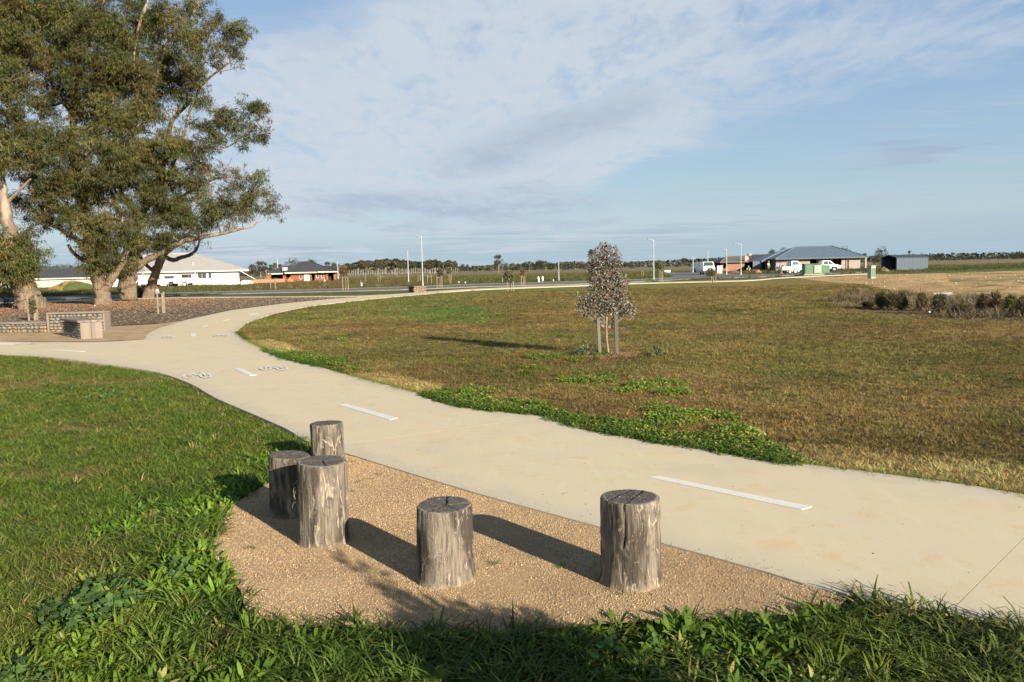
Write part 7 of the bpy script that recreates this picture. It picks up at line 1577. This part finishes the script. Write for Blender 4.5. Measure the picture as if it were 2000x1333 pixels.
for (a, ft, tp, kd, wd, lb) in ((1233, 525, 512, 'bushy', 1.0, 'broad dark dome tree just right of the nearest sapling'), (1222, 525, 515, 'roundA', 1, 'dark tree behind the right side of the nearest sapling'), (1243, 524.5, 514, 'roundB', .9, 'olive tree left of the road corner lamp'), (1272, 523.5, 518, 'bushy', .9, 'low shrubby tree left of the corner lamp post'), (1289, 524, 510, 'green', 1.1, 'bright olive tree behind the corner sapling'), (1322, 522.5, 512.5, 'bushy', .9, 'low dark tree left of the tall round one by the road'), (1336, 522.5, 505, 'roundA', 1.1, 'tallest dark round tree over the road bend'), (1347, 522, 514, 'bushy', .7, 'low dark tree right of the tallest one over the road'), (1358, 522, 511, 'roundC', 1, 'small tree just right of the small far lamp pole'),
                             (1378, 521.5, 510, 'bushy', .8, 'dark tree line piece behind the parked van'), (1396, 521, 506, 'bushy', 1, 'broad dark tree left of the brown brick house'), (1389, 521, 508, 'roundB', .9, 'olive tree between van and brown brick house'), (1404, 521, 508, 'roundA', .8, 'dark tree touching the brown brick house roof'),
                             (1508, 520, 489.5, 'roundA', .7, 'round tree above the dark roofed house'), (1530, 520, 486, 'roundC', .9, 'dark crown behind the left slope of the blue roof'), (1648, 517, 484, 'roundB', .8, 'dark crown over the right slope of the blue roof'), (1689, 516, 495, 'open', .8, 'small tree between the blue roof and the olive gum'), (1722, 521, 485, 'roundB', .8, 'olive gum standing left of the steel shed'), (1710, 520, 502, 'roundA', .9, 'dark bush left at the foot of the olive gum'), (1733, 520, 500, 'roundC', .9, 'dark bush hard against the steel shed'), (1776, 514, 490, 'open', .5, 'tree top peeping over the steel shed roof')):
    ftree(a, ft, tp, kd, lb, 'trees along the right horizon', wd)
px = 1818
while px < 2060:
    hz_ = 524 - (px - 1000) * .0227; tp = np.interp(px, [1818, 1826, 1838, 1846, 1870, 1900, 1930, 1960, 1990, 2050], [498, 497, 499, 503, 502, 501, 501, 499, 495, 494]) + rg.uniform(-.8, .8); ftree(px, hz_ + 5.0, tp, rg.choice(['bushy', 'roundA', 'roundB', 'roundC']), 'small dark tree of the long line on the right horizon', 'dark trees along the right horizon', rg.uniform(.8, 1.2)); px += rg.uniform(4.5, 8)
for k in range(9):
    a = 66 + k * 13.5; ftree(a, 546.5, 518.5 + rg.uniform(-2, 2), rg.choice(['green', 'roundB', 'green']), 'bushy green tree behind the cream house roof, %s of nine from the left' % ('first', 'second', 'third', 'fourth', 'middle', 'sixth', 'seventh', 'eighth', 'last')[k], 'green trees behind the cream house', 1.0)
# continuous far wood that closes the horizon
def far_wood():
    rng = np.random.default_rng(90); V = []; Fc = []
    for i in range(15000):
        a = rng.uniform(-.85, .85); Yd = rng.uniform(640, 760); x = Yd * math.tan(a); hh = 1.5 + 6.0 * float(fbm(np.array(x * .02), np.array(3.3), 91)); z = rng.uniform(0, 1) ** .8 * hh
        dr = rng.normal(0, 1, 3); dr /= np.linalg.norm(dr); s = np.cross(dr, rng.normal(0, 1, 3)); s /= np.linalg.norm(s); sz = rng.uniform(.8, 1.6); p = np.array([x, Yd, z]); b0 = len(V)
        V += [p - dr * sz, p + s * sz * .8, p + dr * sz, p - s * sz * .8]; Fc.append((b0, b0 + 1, b0 + 2, b0 + 3))
    o = mesh_np('far_woodland', V, Fc, leafmat('far_wood_foliage', (.075, .088, .060), (.052, .062, .048), None, .1, .8, .1)); tag(o, 'low dark woodland closing the horizon', 'woodland', kind='stuff')
far_wood()
